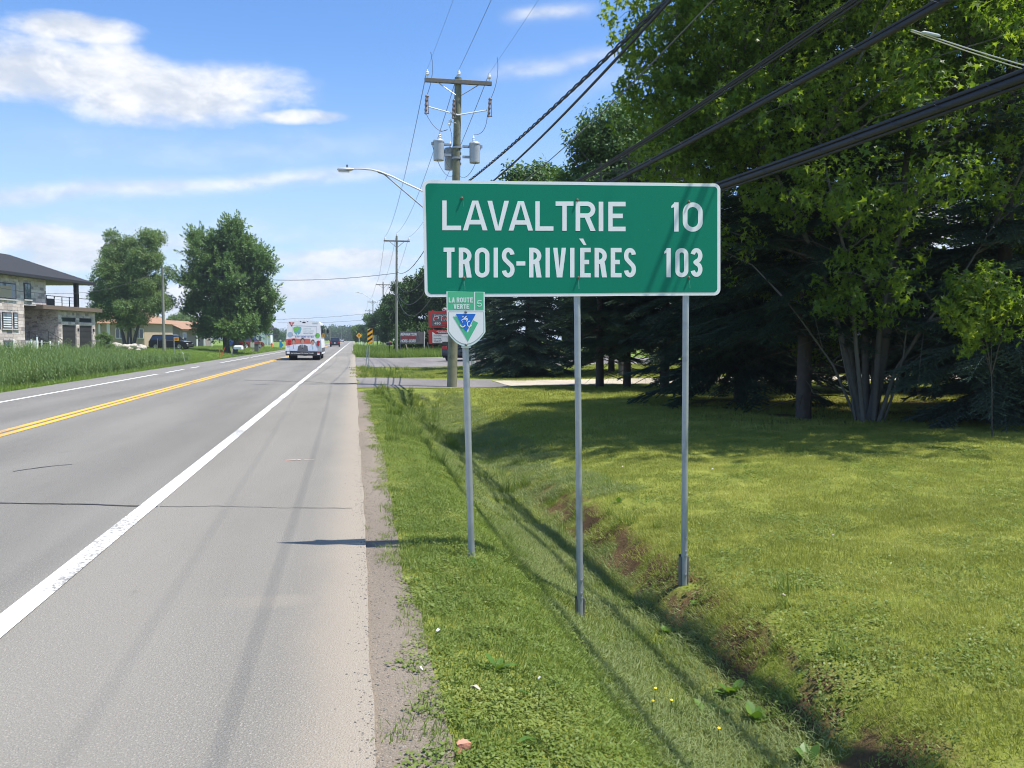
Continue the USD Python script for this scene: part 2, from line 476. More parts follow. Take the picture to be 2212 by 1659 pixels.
look('trim_brown', (0.15, 0.11, 0.08), 0.6, 0, 0.1, 3.0)
look('wall_tan', (0.42, 0.33, 0.23), 0.8, 0, 0.05, 1.0)
look('wall_taupe', (0.26, 0.22, 0.19), 0.8, 0, 0.05, 1.0)
look('stair_stone', (0.50, 0.48, 0.45), 0.8, 0, 0.1, 3.0)
look('rock', (0.40, 0.36, 0.30), 0.9, 0, 0.35, 3.0, 0.6, 12.0)
look('stake_wood', (0.45, 0.38, 0.28), 0.8, 0, 0.2, 6.0)
look('bark', (0.115, 0.105, 0.095), 0.9, 0, 0.4, 7.0, 0.7, 30.0, dark=(0.05, 0.045, 0.04), darkscale=5.0)
look('bark_pale', (0.095, 0.09, 0.08), 0.85, 0, 0.3, 7.0, 0.5, 30.0, dark=(0.10, 0.095, 0.08), darkscale=4.0)
look('bark_spruce', (0.055, 0.045, 0.038), 0.95, 0, 0.4, 8.0, 0.8, 25.0)
look('culvert_steel', (0.09, 0.085, 0.08), 0.6, 0.4, 0.3, 6.0)
look('brick_orange', (0.55, 0.23, 0.15), 0.9, 0, 0.15, 20.0, 0.4, 80.0)
look('litter_white', (0.74, 0.74, 0.72), 0.6, 0, 0.08, 20.0)
look('flower_yellow', (0.85, 0.62, 0.02), 0.6, 0, 0.1, 20.0)
pane_look('glass_dark')
pane_look('glass_sky', (0.10, 0.13, 0.15))
pane_look('car_glass', (0.012, 0.014, 0.016))
leaf_look('maple_leaf', (0.090, 0.160, 0.024), (0.380, 0.450, 0.070), (0.50, 0.50, 0.06), 0.62, 0.40, 0.45, 0.20, (1.95, 1.75, 0.70))
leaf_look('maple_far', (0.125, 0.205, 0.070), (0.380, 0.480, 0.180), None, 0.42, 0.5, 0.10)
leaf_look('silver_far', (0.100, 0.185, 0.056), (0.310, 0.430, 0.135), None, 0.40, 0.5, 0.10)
leaf_look('poplar_leaf', (0.06, 0.13, 0.025), (0.19, 0.29, 0.07), None, 0.36, 0.45, 0.12)
leaf_look('spruce_needle', (0.034, 0.066, 0.044), (0.095, 0.145, 0.100), None, 0.10, 0.6, 0.4)
leaf_look('bluespruce_needle', (0.055, 0.100, 0.080), (0.185, 0.245, 0.210), None, 0.10, 0.6, 0.4)
leaf_look('hedge_leaf', (0.038, 0.090, 0.022), (0.115, 0.200, 0.045), None, 0.3, 0.5, 0.1)
leaf_look('dead_twig', (0.07, 0.05, 0.035), (0.14, 0.105, 0.075), None, 0.0, 0.8, 0.4)
leaf_look('lawn_blade', (0.230, 0.270, 0.058), (0.525, 0.520, 0.165), (0.66, 0.59, 0.33), 0.40, 0.5, 0.9, 0.22, (1.4, 1.25, 0.62), 1.3)
leaf_look('verge_blade', (0.150, 0.215, 0.045), (0.360, 0.405, 0.115), (0.52, 0.47, 0.21), 0.40, 0.5, 1.3, 0.12, (1.4, 1.28, 0.62), 1.1)
leaf_look('clover_leaf', (0.140, 0.200, 0.036), (0.390, 0.405, 0.105), (0.46, 0.38, 0.14), 0.34, 0.5, 1.6, 0.14, (1.4, 1.28, 0.62), 1.2)
leaf_look('ditch_blade', (0.190, 0.240, 0.085), (0.380, 0.405, 0.190), (0.55, 0.50, 0.30), 0.34, 0.55, 0.7, 0.28)
leaf_look('reed_blade', (0.125, 0.205, 0.075), (0.330, 0.400, 0.185), (0.42, 0.44, 0.18), 0.38, 0.42, 0.35, 0.14)
leaf_look('field_blade', (0.150, 0.230, 0.045), (0.320, 0.390, 0.100), (0.42, 0.38, 0.15), 0.36, 0.5, 0.12, 0.12)
leaf_look('weed_leaf', (0.09, 0.18, 0.03), (0.28, 0.38, 0.08), None, 0.35, 0.45, 0.8)
# ---------------------------------------------------------------- ground
NZ = meshkit.fbm
def n2(X, Y, s, seed=0, oct=3):
    X, Y = np.broadcast_arrays(np.asarray(X, float), np.asarray(Y, float))
    return NZ(np.stack([X * s, Y * s, np.full(X.shape, 0.37 + seed)], -1), oct, seed) - 0.5


def sstep(a, b, x):
    t = np.clip((np.asarray(x, float) - a) / (b - a), 0, 1)
    return t * t * (3 - 2 * t)


RX = [-.3, 0.0, .33, .6, .85, 1.1, 1.35, 1.62, 1.95, 2.2, 2.34, 2.5, 3.0, 4.0, 8.0, 14.0, 30.0]
RZ_NEAR = [-.03, -.03, -.035, -.045, -.075, -.20, -.39, -.54, -.61, -.57, -.46, -.31, -.25, -.20, -.12, -.05, 0.0]
RZ_WIDE = [-.03, -.03, -.045, -.06, -.10, -.20, -.33, -.46, -.56, -.58, -.56, -.52, -.40, -.25, -.10, -.04, 0.0]
RZ_DRIVE = [-.03, -.03, -.03, -.035, -.04, -.045, -.05, -.055, -.06, -.065, -.07, -.07, -.08, -.08, -.04, 0.0, 0.05]
RZ_SHALLOW = [-.03, -.03, -.05, -.08, -.12, -.17, -.22, -.27, -.30, -.30, -.29, -.27, -.22, -.14, 0.0, 0.05, 0.1]
LX = [-400, -80, -42, -30, -24, -19, -16, -13.5, -12, -10.8, -10.1, -9.7, -9.4]
LZ = [.6, .6, .62, .55, .40, .18, -.10, -.42, -.50, -.32, -.08, -.03, -.03]
LZ_FAR = [.3, .3, .3, .3, .28, .22, .12, .0, -.12, -.1, -.05, -.03, -.03]


def ground(X, Y):
    X, Y = np.broadcast_arrays(np.asarray(X, float), np.asarray(Y, float))
    near = np.interp(X, RX, RZ_NEAR); wide = np.interp(X, RX, RZ_WIDE)
    drv = np.interp(X, RX, RZ_DRIVE); sha = np.interp(X, RX, RZ_SHALLOW)
    w = sstep(8.5, 13.0, Y)
    z = near * (1 - w) + wide * w
    w = sstep(22.6, 25.0, Y); z = z * (1 - w) + drv * w
    w = sstep(33.2, 35.0, Y) * (1 - sstep(44.0, 46.0, Y)); z = z * (1 - w) + sha * w
    w = sstep(69.0, 72.0, Y); z = z * (1 - w) + sha * w
    left = np.interp(X, LX, LZ); lf = np.interp(X, LX, LZ_FAR)
    w = sstep(90, 150, Y); left = left * (1 - w) + lf * w
    z = np.where(X < -4, left, z)
    off = sstep(.35, .7, X) + sstep(-9.9, -10.6, X)
    drive = sstep(24.4, 25.4, Y) * (1 - sstep(33, 34, Y)) + sstep(45, 46, Y) * (1 - sstep(69, 70, Y))
    off = off * np.where(X > 0, 1 - 0.9 * np.clip(drive, 0, 1), 1)
    z = z + off * (0.07 * n2(X, Y, 0.9, 1) + 0.035 * n2(X, Y, 3.1, 2))
    # the broken edge of the far bank: bites and slumps
    edge = np.exp(-((X - 2.40 - 0.25 * n2(X, Y, 0.7, 5)) / 0.16) ** 2) * (1 - sstep(9, 12, Y))
    z = z - edge * np.clip(0.30 * (n2(X, Y, 1.9, 6) + 0.10), 0, 1) * 1.3
    for px, pz in ((0.817, -.095), (1.629, -.610), (2.444, -.365)):   # the ground as it meets the sign posts
        w = np.exp(-((X - px) ** 2 + (Y - 5.86) ** 2) / .15 ** 2)
        z = z * (1 - w) + pz * w
    return z


def axis_points(*spans):
    out = []
    for a, b, s in spans:
        out.append(np.arange(a, b, s))
    return np.concatenate(out)


def build_ground():
    xs = np.concatenate([-np.geomspace(2500, 62, 24), axis_points((-60, -24, 2.0), (-24, -9.4, 0.45), (-9.4, 0.2, 2.2), (0.2, 4.2, 0.055), (4.2, 12, 0.22), (12, 34, 0.8)), np.geomspace(35, 2500, 26)])
    ys = np.concatenate([-np.geomspace(400, 4.5, 14), axis_points((-4, 1.5, 0.35), (1.5, 12, 0.07), (12, 36, 0.20), (36, 76, 0.6), (76, 160, 3)), np.geomspace(162, 4000, 34)])
    X, Y = np.meshgrid(xs, ys)
    Z = ground(X, Y)
    nx, ny = len(xs), len(ys)
    i, j = np.meshgrid(np.arange(nx - 1), np.arange(ny - 1))
    q = np.stack([j * nx + i, j * nx + i + 1, (j + 1) * nx + i + 1, (j + 1) * nx + i], -1).reshape(-1, 4)
    f = np.vstack([q[:, [0, 1, 2]], q[:, [0, 2, 3]]])
    g = Graph()
    P = g.add('geometry', 'position')
    sp = g.add('separate_xyz', 'x', vector=P); x, y = sp, sp[:-1] + 'y'
    n1, n2_, n3 = g.noise(P, 0.35, 4.0), g.noise(P, 2.2, 5.0, 0.65), g.noise(P, 26.0, 4.0, 0.7)
    grass = g.mix(g.ss(g.m('add', g.m('multiply', n1, 0.5), g.m('multiply', n2_, 0.5)), 0.35, 0.65), (0.130, 0.165, 0.022), (0.235, 0.255, 0.050))
    grass = g.mix(g.m('multiply', g.ss(n3, 0.45, 0.75), 0.55), grass, (0.27, 0.25, 0.10))
    far = g.mix(g.ss(n1, 0.3, 0.7), (0.115, 0.185, 0.030), (0.165, 0.215, 0.050))
    grass = g.mix(g.ss(y, 14.0, 60.0), grass, far)
    soil = g.mix(n3, (0.045, 0.030, 0.016), (0.175, 0.110, 0.055))
    # bare soil: along the broken bank, under the spruces, and thin spots
    dx = g.m('absolute', g.m('subtract', x, g.m('add', 2.40, g.m('multiply', g.m('subtract', n1, 0.5), 0.3))))
    bank = g.m('multiply', g.m('subtract', 1.0, g.ss(dx, 0.10, 0.30)), g.ss(n2_, 0.38, 0.52))
    bank = g.m('multiply', bank, g.m('subtract', 1.0, g.ss(y, 9.0, 13.0)))
    thin = g.m('multiply', g.ss(g.noise(P, 1.1, 5.0, 0.7), 0.60, 0.75), 0.5)
    under = g.m('multiply', g.ss(x, 6.5, 8.5), g.m('multiply', g.m('subtract', 1.0, g.ss(x, 22.0, 30.0)), g.m('multiply', g.m('multiply', g.ss(y, 12.5, 15.0), g.m('subtract', 1.0, g.ss(y, 19.0, 22.0))), 0.75)))
    col = g.mix(g.m('maximum', bank, g.m('maximum', thin, under)), grass, soil)
    b = g.add('bump', 'normal', height=g.noise(P, 40.0, 4.0, 0.7), strength=0.7, distance=0.03)
    s = g.add('principled_bsdf', 'BSDF', base_color=col, roughness=0.95, specular_ior_level=0.1, normal=b)
    g.make('ground_look', surface=s); MAT['ground'] = UsdShade.Material.Get(stage, '/World/Looks/ground_look')
    m = trimesh.Trimesh(np.stack([X, Y, Z], -1).reshape(-1, 3), f, process=False)
    obj('ground', m, 'ground', smooth=True, label='grassy ground with a roadside ditch and a mown lawn', cat='ground', kind='structure')


build_ground()


# ---------------------------------------------------------------- road
def asphalt_look(name, base, tracks=True, sand=False, seed=0.0, patch=0.12):
    g = Graph()
    P = g.add('geometry', 'position')
    sp = g.add('separate_xyz', 'x', vector=P); x, y = sp, sp[:-1] + 'y'
    P2 = g.map(P, loc=(seed, seed, 0))
    broad = g.noise(g.map(P2, scale=(0.55, 0.10, 1)), 1.0, 5.0, 0.6)
    speck = g.noise(P2, 90.0, 3.0, 0.75)
    vor = g.add('voronoi_texture', 'distance', vector=P2, scale=130.0)
    lo, hi = tuple(c * (1 - patch) for c in base), tuple(c * (1 + patch) for c in base)
    col = g.mix(g.ss(broad, 0.3, 0.7), lo, hi)
    if tracks:
        wob = g.m('add', x, g.m('multiply', g.m('subtract', g.noise(g.map(P, scale=(0.2, 0.05, 1)), 1.0, 3.0), 0.5), 0.9))
        dark = None
        for c, w, k in ((-2.75, .38, .26), (-4.6, .40, .22), (-6.35, .36, .28), (-7.75, .34, .28), (-2.0, .10, .14)):
            t = g.m('multiply', g.m('subtract', 1.0, g.ss(g.m('absolute', g.m('subtract', wob, c)), w * 0.35, w * 1.6)), k)
            dark = t if dark is None else g.m('maximum', dark, t)
        dark = g.m('multiply', dark, g.lin(g.noise(g.map(P, scale=(0.8, 0.22, 1)), 1.3, 4.0), 0.3, 0.7, 0.35, 1.25))
        col = g.mix(dark, col, tuple(c * 0.38 for c in base))
        paved = g.ss(x, -1.95, -1.70)   # the shoulder was laid later, a little lighter
        col = g.mix(g.m('subtract', 1.0, paved), col, g.mix(1.0, col, (0.89, 0.905, 0.93), 'multiply'))
    if sand:
        e = g.m('add', x, g.m('multiply', g.m('subtract', g.noise(P, 1.6, 4.0, 0.6), 0.5), 0.16))
        sd = g.m('multiply', g.ss(e, -0.42, 0.02), 0.92)
        fan = g.m('multiply', g.m('subtract', 1.0, g.ss(g.m('absolute', g.m('subtract', y, g.m('add', 4.85, g.m('multiply', x, -0.05)))), 0.05, 0.16)), g.m('multiply', g.ss(x, -0.95, -0.2), 0.35))
        col = g.mix(g.m('maximum', sd, fan), col, (0.300, 0.255, 0.198))
    col = g.mix(g.m('multiply', g.ss(speck, 0.52, 0.66), 0.75), col, tuple(min(1, c * 1.75) for c in base))
    col = g.mix(g.m('multiply', g.m('subtract', 1.0, g.ss(vor, 0.05, 0.30)), 0.35), col, tuple(c * 0.45 for c in base))
    spot = g.ss(g.noise(g.map(P2, scale=(1, .5, 1)), 3.3, 2.0, 0.5), 0.72, 0.80)
    col = g.mix(g.m('multiply', spot, 0.25), col, tuple(c * 0.4 for c in base))
    b = g.add('bump', 'normal', height=g.m('add', speck, g.m('multiply', vor, 0.8)), strength=0.8, distance=0.006)
    s = g.add('principled_bsdf', 'BSDF', base_color=col, roughness=0.82, specular_ior_level=0.35, normal=b)
    MAT[name] = g.make(name, surface=s)


def paint_look(name, color, wear, asphalt=(0.19, 0.18, 0.16), soft=0.09):
    g = Graph()
    P = g.add('geometry', 'position')
    n = g.noise(g.map(P, scale=(1, 0.35, 1)), 1.1, 3.0)
    f = g.noise(P, 34.0, 5.0, 0.75)
    x = g.m('add', g.m('multiply', n, 0.55), g.m('multiply', f, 0.45))
    fac = g.ss(x, wear, wear + soft)
    col = g.mix(g.noise(P, 8.0, 4.0), tuple(c * 0.88 for c in color), color)
    col = g.mix(fac, asphalt, col)
    b = g.add('bump', 'normal', height=g.noise(P, 90.0, 3.0, 0.75), strength=0.4, distance=0.005)
    s = g.add('principled_bsdf', 'BSDF', base_color=col, roughness=0.7, normal=b)
    MAT[name] = g.make(name, surface=s)


asphalt_look('asphalt', (0.198, 0.184, 0.158), True, True)
asphalt_look('drive_asphalt', (0.165, 0.152, 0.142), False, False, 31.0, 0.2)
asphalt_look('tar', (0.045, 0.045, 0.047), False, False, 11.0)
asphalt_look('dirt', (0.178, 0.146, 0.112), False, False, 57.0, 0.25)
asphalt_look('gravel_track', (0.40, 0.35, 0.27), False, False, 77.0, 0.2)
paint_look('line_white', (0.71, 0.70, 0.66), 0.41, soft=0.10)
paint_look('line_white_far', (0.72, 0.71, 0.67), 0.25)
paint_look('line_yellow', (0.76, 0.40, 0.045), 0.38)


def strip(x0, x1, ys, z, wob0=0.0, wob1=0.0, seed=0, across=None, zf=None):
    """A sheet along the road between two edges that may waver."""
    ys = np.asarray(ys, float)
    n = across or 2
    rows = []
    e0 = (x0(ys) if callable(x0) else x0) + wob0 * 2 * n2(ys * 0 + seed, ys, 1.3, seed, 4)
    e1 = (x1(ys) if callable(x1) else x1) + wob1 * 2 * n2(ys * 0 + seed + 9, ys, 1.3, seed + 3, 4)
    t = np.linspace(0, 1, n)
    X = e0[:, None] * (1 - t) + e1[:, None] * t
    Y = np.repeat(ys[:, None], n, 1)
    Z = zf(X, Y) + z if zf else np.full_like(X, z)
    i, j = np.meshgrid(np.arange(n - 1), np.arange(len(ys) - 1))
    q = np.stack([j * n + i, j * n + i + 1, (j + 1) * n + i + 1, (j + 1) * n + i], -1).reshape(-1, 4)
    return trimesh.Trimesh(np.stack([X, Y, Z], -1).reshape(-1, 3), np.vstack([q[:, [0, 1, 2]], q[:, [0, 2, 3]]]), process=False)


road_y = np.concatenate([np.arange(-30, 1, 2.0), np.arange(1, 14, 0.08), np.arange(14, 60, 0.5), np.geomspace(60, 1500, 60)])
path = thing('road', 'two lane grey asphalt road with paved shoulders', 'road'); ROAD = path
tag(stage.GetPrimAtPath(path), kind='structure')
# crumbled right edge with a real thickness
surf = strip(-9.72, 0.065, road_y, 0.0, 0.05, 0.03, 4, across=3)
obj('asphalt', surf, 'asphalt', path)
skirt = MB()
v = np.array(surf.vertices).reshape(-1, 3, 3)
for col in (0, 2):
    a = v[:, col]; b = a - [0, 0, 0.06]; n = len(a)
    i = np.arange(n - 1)
    q = np.stack([i, i + 1, n + i + 1, n + i], 1)
    skirt.raw(np.vstack([a, b]), q if col == 0 else q[:, ::-1])
obj('asphalt_edge', skirt, 'asphalt', path)
ly = np.concatenate([np.arange(0.5, 60, 0.6), np.geomspace(60, 1400, 40)])
XW = -1.5 * 1.222
obj('edge_line', strip(XW - 0.076, XW + 0.076, ly, 0.006, 0.004, 0.004, 7), 'line_white', path, label='broad white line between the lane and the right paved shoulder')
obj('centre_line', strip(-5.69, -5.55, ly, 0.006, 0.003, 0.003, 8), 'line_yellow', path)
obj('centre_line', strip(-5.47, -5.33, ly, 0.006, 0.003, 0.003, 9), 'line_yellow', path)
obj('edge_line', strip(-8.30, -8.18, np.concatenate([np.arange(4, 37.6, .7)]), 0.006, 0.003, 0.003, 10), 'line_white_far', path)
for a, b in ((39.2, 43.2), (45, 47.2), (54.5, 69), (70, 120), (120, 900)):
    obj('edge_line', strip(-8.30, -8.18, np.linspace(a, b, 12), 0.006, 0.003, 0.003, 11), 'line_white_far', path)


def crack(pts, w, seed, name='crack'):
    """A tarred crack: a thin wavering sheet through ground points."""
    p = np.array(pts, float)
    t = np.linspace(0, len(p) - 1, 90)
    X = np.interp(t, np.arange(len(p)), p[:, 0]); Y = np.interp(t, np.arange(len(p)), p[:, 1])
    k = n2(X * 3.0, Y * 3.0, 1.6, seed, 4) * 0.10
    d = np.gradient(np.stack([X, Y], 1), axis=0); d /= np.linalg.norm(d, axis=1, keepdims=True)
    nrm = np.stack([-d[:, 1], d[:, 0]], 1)
    ww = w * np.clip(1 + 2.2 * n2(X * 5, Y * 5, 1.0, seed + 2, 3), .15, 2.2)
    c = np.stack([X, Y], 1) + nrm * k[:, None]
    a, b = c + nrm * ww[:, None] / 2, c - nrm * ww[:, None] / 2
    V = np.vstack([np.c_[a, np.full(90, .0045)], np.c_[b, np.full(90, .0045)]])
    i = np.arange(89)
    q = np.stack([90 + i, 90 + i + 1, i + 1, i], 1)
    obj(name, trimesh.Trimesh(V, np.vstack([q[:, [0, 1, 2]], q[:, [0, 2, 3]]]), process=False), 'tar', ROAD)


g2 = lambda px, py: on(px, py, 0.0)[:2]
crack([g2(-250, 1082), g2(0, 1087), g2(170, 1090), g2(340, 1095)], 0.030, 1)
crack([g2(345, 1095), g2(470, 1094), g2(600, 1097), g2(760, 1099)], 0.010, 2)
crack([g2(528, 821), g2(600, 823), g2(700, 826.0)], 0.10, 3)
crack([g2(30, 1019), g2(90, 1010), g2(155, 1003)], 0.022, 4)
# pink survey mark sprayed on the shoulder
sm = MB()
c = on(646, 994, 0)
for dx, w, k in ((-.10, .13, .018), (.0, .04, .03), (.12, .12, .016)):
    sm.raw([(c[0] + dx - w / 2, c[1] - k, .005), (c[0] + dx + w / 2, c[1] - k * .5, .005), (c[0] + dx + w / 2, c[1] + k, .005), (c[0] + dx - w / 2, c[1] + k * .6, .005)], [(0, 1, 2, 3)])
look('survey_pink', (0.72, 0.36, 0.28), 0.7, 0, 0.2, 30.0)
obj('survey_mark', sm, 'survey_pink', ROAD, label='faint pink spray mark on the shoulder')

# earth verge beside the asphalt
vy = np.concatenate([np.arange(-3, 1, .5), np.arange(1, 24.2, 0.06)])
vg = strip(0.045, lambda y: 0.33 + 0.02 * np.sin(y * .7), vy, 0.012, 0.0, 0.05, 21, across=5, zf=ground)
obj('dirt_verge', vg, 'dirt', label='strip of bare earth between asphalt and grass', cat='verge', kind='structure')
vy = np.concatenate([np.arange(33.6, 45.6, .3)])
obj('dirt_verge', strip(0.045, 0.5, vy, 0.012, 0.0, 0.1, 22, across=3, zf=ground), 'dirt', label='bare earth edge beside the small grass island between the driveways', cat='verge', kind='structure')


def sheet(pts, z, mat, name, label, cat, step=0.5):
    """A driveway: a thin sheet draped over the ground inside an outline."""
    poly = Polygon(pts)
    x0, y0, x1, y1 = poly.bounds
    xs, ys = np.arange(x0, x1 + step, step), np.arange(y0, y1 + step, step)
    mb = MB()
    for xa in xs:
        for ya in ys:
            c = poly.intersection(sbox(xa, ya, xa + step, ya + step))
            for gp in getattr(c, 'geoms', [c]):
                if gp.geom_type == 'Polygon' and gp.area > 1e-5:
                    co = np.array(gp.exterior.coords)[:-1]
                    k = len(co)
                    mb.raw(np.c_[co, ground(co[:, 0], co[:, 1]) + z], [(0, i, i + 1) for i in range(1, k - 1)])
    m = mb.mesh()
    obj(name, m, mat, label=label, cat=cat, kind='structure')


def wavy(pts, amp, seed, n=14):
    out = []
    for i, (a, b) in enumerate(zip(pts, pts[1:] + pts[:1])):
        for t in np.linspace(0, 1, n, endpoint=False):
            p = np.array(a) * (1 - t) + np.array(b) * t
            out.append(p + amp * np.array([n2(p[0], p[1], .6, seed), n2(p[1], p[0], .6, seed + 4)]) * 2)
    return out


sheet(wavy([(.07, 26.2), (2.2, 26.4), (5.0, 26.6), (5.0, 31.2), (3.0, 32.3), (.07, 33.6)], .22, 3), 0.016, 'drive_asphalt', 'driveway', 'grey asphalt mouth of the near driveway by the wooden pole', 'driveway')
sheet(wavy([(5.0, 26.9), (40, 26.2), (40, 29.6), (5.0, 30.6)], .22, 5), 0.016, 'gravel_track', 'driveway', 'pale gravel track running right behind the trees', 'driveway', 0.8)
sheet(wavy([(.07, 45.6), (3.4, 46.6), (7.0, 47.5), (22, 46.5), (22, 69.5), (3.0, 70.2), (.07, 70.5)], .3, 7), 0.016, 'drive_asphalt', 'parking_lot', 'grey asphalt lot in front of the red business sign', 'parking lot', 1.0)
# ---------------------------------------------------------------- the green distance sign
def on_plane(px, py, Y):
    d = FW + RT * (px - 1106) / 1800 - UP * (py - 829.5) / 1800
    return CAM + d * (Y - CAM[1]) / d[1]


SY = 5.86
def c4(cx, cy, Y=SY):
    """A place on the sign, measured on an enlargement of the photograph, as (x, z) in its plane."""
    p = on_plane((1000 + cx * 0.36166) * 0.8848, (400 + cy * 0.36166) * 0.8848, Y)
    return p[0], p[2]


def to_plane(poly, Y=SY, conv=c4):
    """An outline in enlargement pixels -> the same outline in the sign's plane (x, z)."""
    out = []
    poly = poly.buffer(0)
    for gp in getattr(poly, 'geoms', [poly]):
        ring = lambda r: [conv(x, y, Y) for x, y in np.array(r.coords)]
        out.append(Polygon(ring(gp.exterior), [ring(i) for i in gp.interiors]).buffer(0))
    return unary_union(out)


def line(pts, w, cap=2, join=2):
    return LineString(pts).buffer(w / 2, cap_style=cap, join_style=join, mitre_limit=6, quad_segs=8)


def arc(cx, cy, rx, ry, a0, a1, n=22):
    t = np.radians(np.linspace(a0, a1, n))
    return [(cx + rx * math.cos(a), cy + ry * math.sin(a)) for a in t]


def glyph(ch, w, h, s):
    """Plain road sign capitals: an outline in a w by h box, y up, stroke s."""
    k = s / 2
    R = lambda x0, y0, x1, y1: sbox(x0, y0, x1, y1)
    if ch == 'L': return unary_union([R(0, 0, s, h), R(0, 0, w, s)])
    if ch == 'I': return R((w - s) / 2, 0, (w + s) / 2, h)
    if ch == '-': return R(0, h * .40, w, h * .40 + s)
    if ch == 'T': return unary_union([R(0, h - s, w, h), R((w - s) / 2, 0, (w + s) / 2, h)])
    if ch == 'E': return unary_union([R(0, 0, s, h), R(0, 0, w, s), R(0, h - s, w, h), R(0, h * .52 - k, w * .84, h * .52 + k)])
    if ch in 'AV':
        d = s * math.hypot(h, w / 2) / h
        left = Polygon([(0, 0), (d, 0), (w / 2 + d * .18, h), (w / 2 - d * .62, h)])
        right = Polygon([(w, 0), (w - d, 0), (w / 2 - d * .18, h), (w / 2 + d * .62, h)])
        a = unary_union([left, right])
        if ch == 'A':
            hull = Polygon([(0, 0), (w, 0), (w / 2 + d * .62, h), (w / 2 - d * .62, h)])
            a = unary_union([a, R(0, h * .20, w, h * .20 + s).intersection(hull)])
        else:
            a = affinity.scale(a, 1, -1, origin=(w / 2, h / 2))
        return a
    if ch in 'O0':
        outer = LineString([(w / 2, w / 2), (w / 2, h - w / 2)]).buffer(w / 2, quad_segs=12)
        inner = LineString([(w / 2, w / 2), (w / 2, h - w / 2)]).buffer(w / 2 - s, quad_segs=12)
        return outer.difference(inner)
    if ch == 'R':
        bh = h * .55
        bowl = LineString([(k, h - k), (w - bh / 2 - k * .2, h - k)] + arc(w - bh / 2, h - bh / 2, bh / 2 - k, bh / 2 - k, 88, -88) + [(k, h - bh + k)])
        leg = Polygon([(w * .42, h - bh + k), (w * .42 + s * 1.15, h - bh + k), (w * 1.02, 0), (w * 1.02 - s * 1.15, 0)])
        return unary_union([R(0, 0, s, h), bowl.buffer(k, cap_style=2, join_style=1), leg])
    if ch == 'S':
        rx, ry = w / 2 - k, h * .265 - k
        yu, yl = h - k - ry, k + ry
        pts = arc(w / 2, yu, rx, ry, 10, 225, 26) + arc(w / 2, yl, rx, ry, 45, -170, 26)
        return LineString(pts).buffer(k, cap_style=2, join_style=1, quad_segs=6)
    if ch == '3':
        rx, ry = w / 2 - k, h * .26 - k
        yu, yl = h - k - ry, k + ry + h * .01
        pts = arc(w / 2, yu, rx, ry, 165, -75, 24) + [(w * .42, h * .51)] + arc(w / 2, yl, rx, ry, 75, -165, 24)
        return LineString(pts).buffer(k, cap_style=2, join_style=1, quad_segs=6)
    if ch == '1':
        return unary_union([R(w - s, 0, w, h), Polygon([(w - s * .5, h), (w - s * .5, h - s * 1.0), (w - s, h - s * 1.05), (0, h * .80), (0, h * .875), (w - s * .8, h)])])
    if ch == 'U':
        return unary_union([R(0, w / 2, s, h), R(w - s, w / 2, w, h), LineString(arc(w / 2, w / 2, w / 2 - k, w / 2 - k, 180, 360)).buffer(k, cap_style=2)])
    if ch == '5':
        rx, ry = w / 2 - k, h * .31 - k
        pts = [(w * .95, h - k), (w * .20, h - k), (w * .12, h * .54)] + arc(w / 2, k + ry, rx, ry, 130, -160, 24)
        return LineString(pts).buffer(k, cap_style=2, join_style=1)
    raise KeyError(ch)


sign = thing('distance_sign', 'large green road sign reading LAVALTRIE 10 and TROIS-RIVIÈRES 103 on three steel posts', 'road sign', (1.6, SY, -.5))
quad = Polygon([(85, 110), (2097, 133), (2097, 888), (103, 900)])
outer = quad.buffer(-42, join_style=2).buffer(42, quad_segs=8)
inner = quad.buffer(-21, join_style=2).buffer(-26, join_style=2).buffer(26, quad_segs=8)
XZ = dict(ux=(1, 0, 0), uy=(0, 0, 1))
PANEL = obj('panel', MB().prism(to_plane(outer), 0.004, (0, SY + .002, 0), **XZ), 'sign_white', sign, world=True)
FACE = obj('green_face', MB().prism(to_plane(inner), 0.0012, (0, SY - .002, 0), **XZ), 'sign_green', PANEL, world=True)
lean = lambda x, y0, y1, x0=218, x1=1970: y0 + (x - x0) * (y1 - y0) / (x1 - x0)
rows = [('LAVALTRIE', [(220, 347), (360, 525), (525, 670), (668, 832), (848, 970), (985, 1105), (1120, 1252), (1276, 1306), (1340, 1457)], 30, 0),
        ('10', [(1765, 1815), (1843, 1977)], 31, 0),
        ('TROIS-RIVIERES', [(229, 303), (332, 417), (440, 538), (567, 596), (622, 708), (720, 780), (806, 888), (917, 946), (968, 1055), (1082, 1112), (1150, 1222), (1248, 1330), (1357, 1430), (1446, 1527)], 29, 1),
        ('103', [(1718, 1762), (1792, 1880), (1895, 1975)], 29, 1)]
for text, xs, s, row in rows:
    for ch, (x0, x1) in zip(text, xs):
        yt = lean(x0, 248, 262) if row == 0 else lean(x0, 566, 569)
        yb = lean(x0, 448, 459) if row == 0 else lean(x0, 768, 765)
        w, h = x1 - x0, yb - yt
        gl = affinity.affine_transform(glyph(ch, w, h, s), [1, 0, 0, -1, x0, yb])
        obj('letter' if ch.isalpha() else 'hyphen' if ch == '-' else 'digit', MB().prism(to_plane(gl), 0.0010, (0, SY - .0032, 0), **XZ), 'letter_white', PANEL, world=True)
obj('accent', MB().prism(to_plane(Polygon([(1143, 505), (1171, 505), (1193, 549), (1174, 549)])), 0.0010, (0, SY - .0032, 0), **XZ), 'letter_white', PANEL, world=True)
for (cx, cy) in ((352, 232), (1131, 245), (1883, 258), (366, 770), (1138, 769), (1883, 769)):
    x, z = c4(cx, cy)
    b = MB().lathe([(0, 0), (.011, 0), (.011, .003), (.0075, .003), (.0075, .013), (.004, .016), (0, .016)], (x, SY - .003, z), (0, -1, 0), 10)
    obj('bolt', b, 'rust_bolt', sign, world=True)
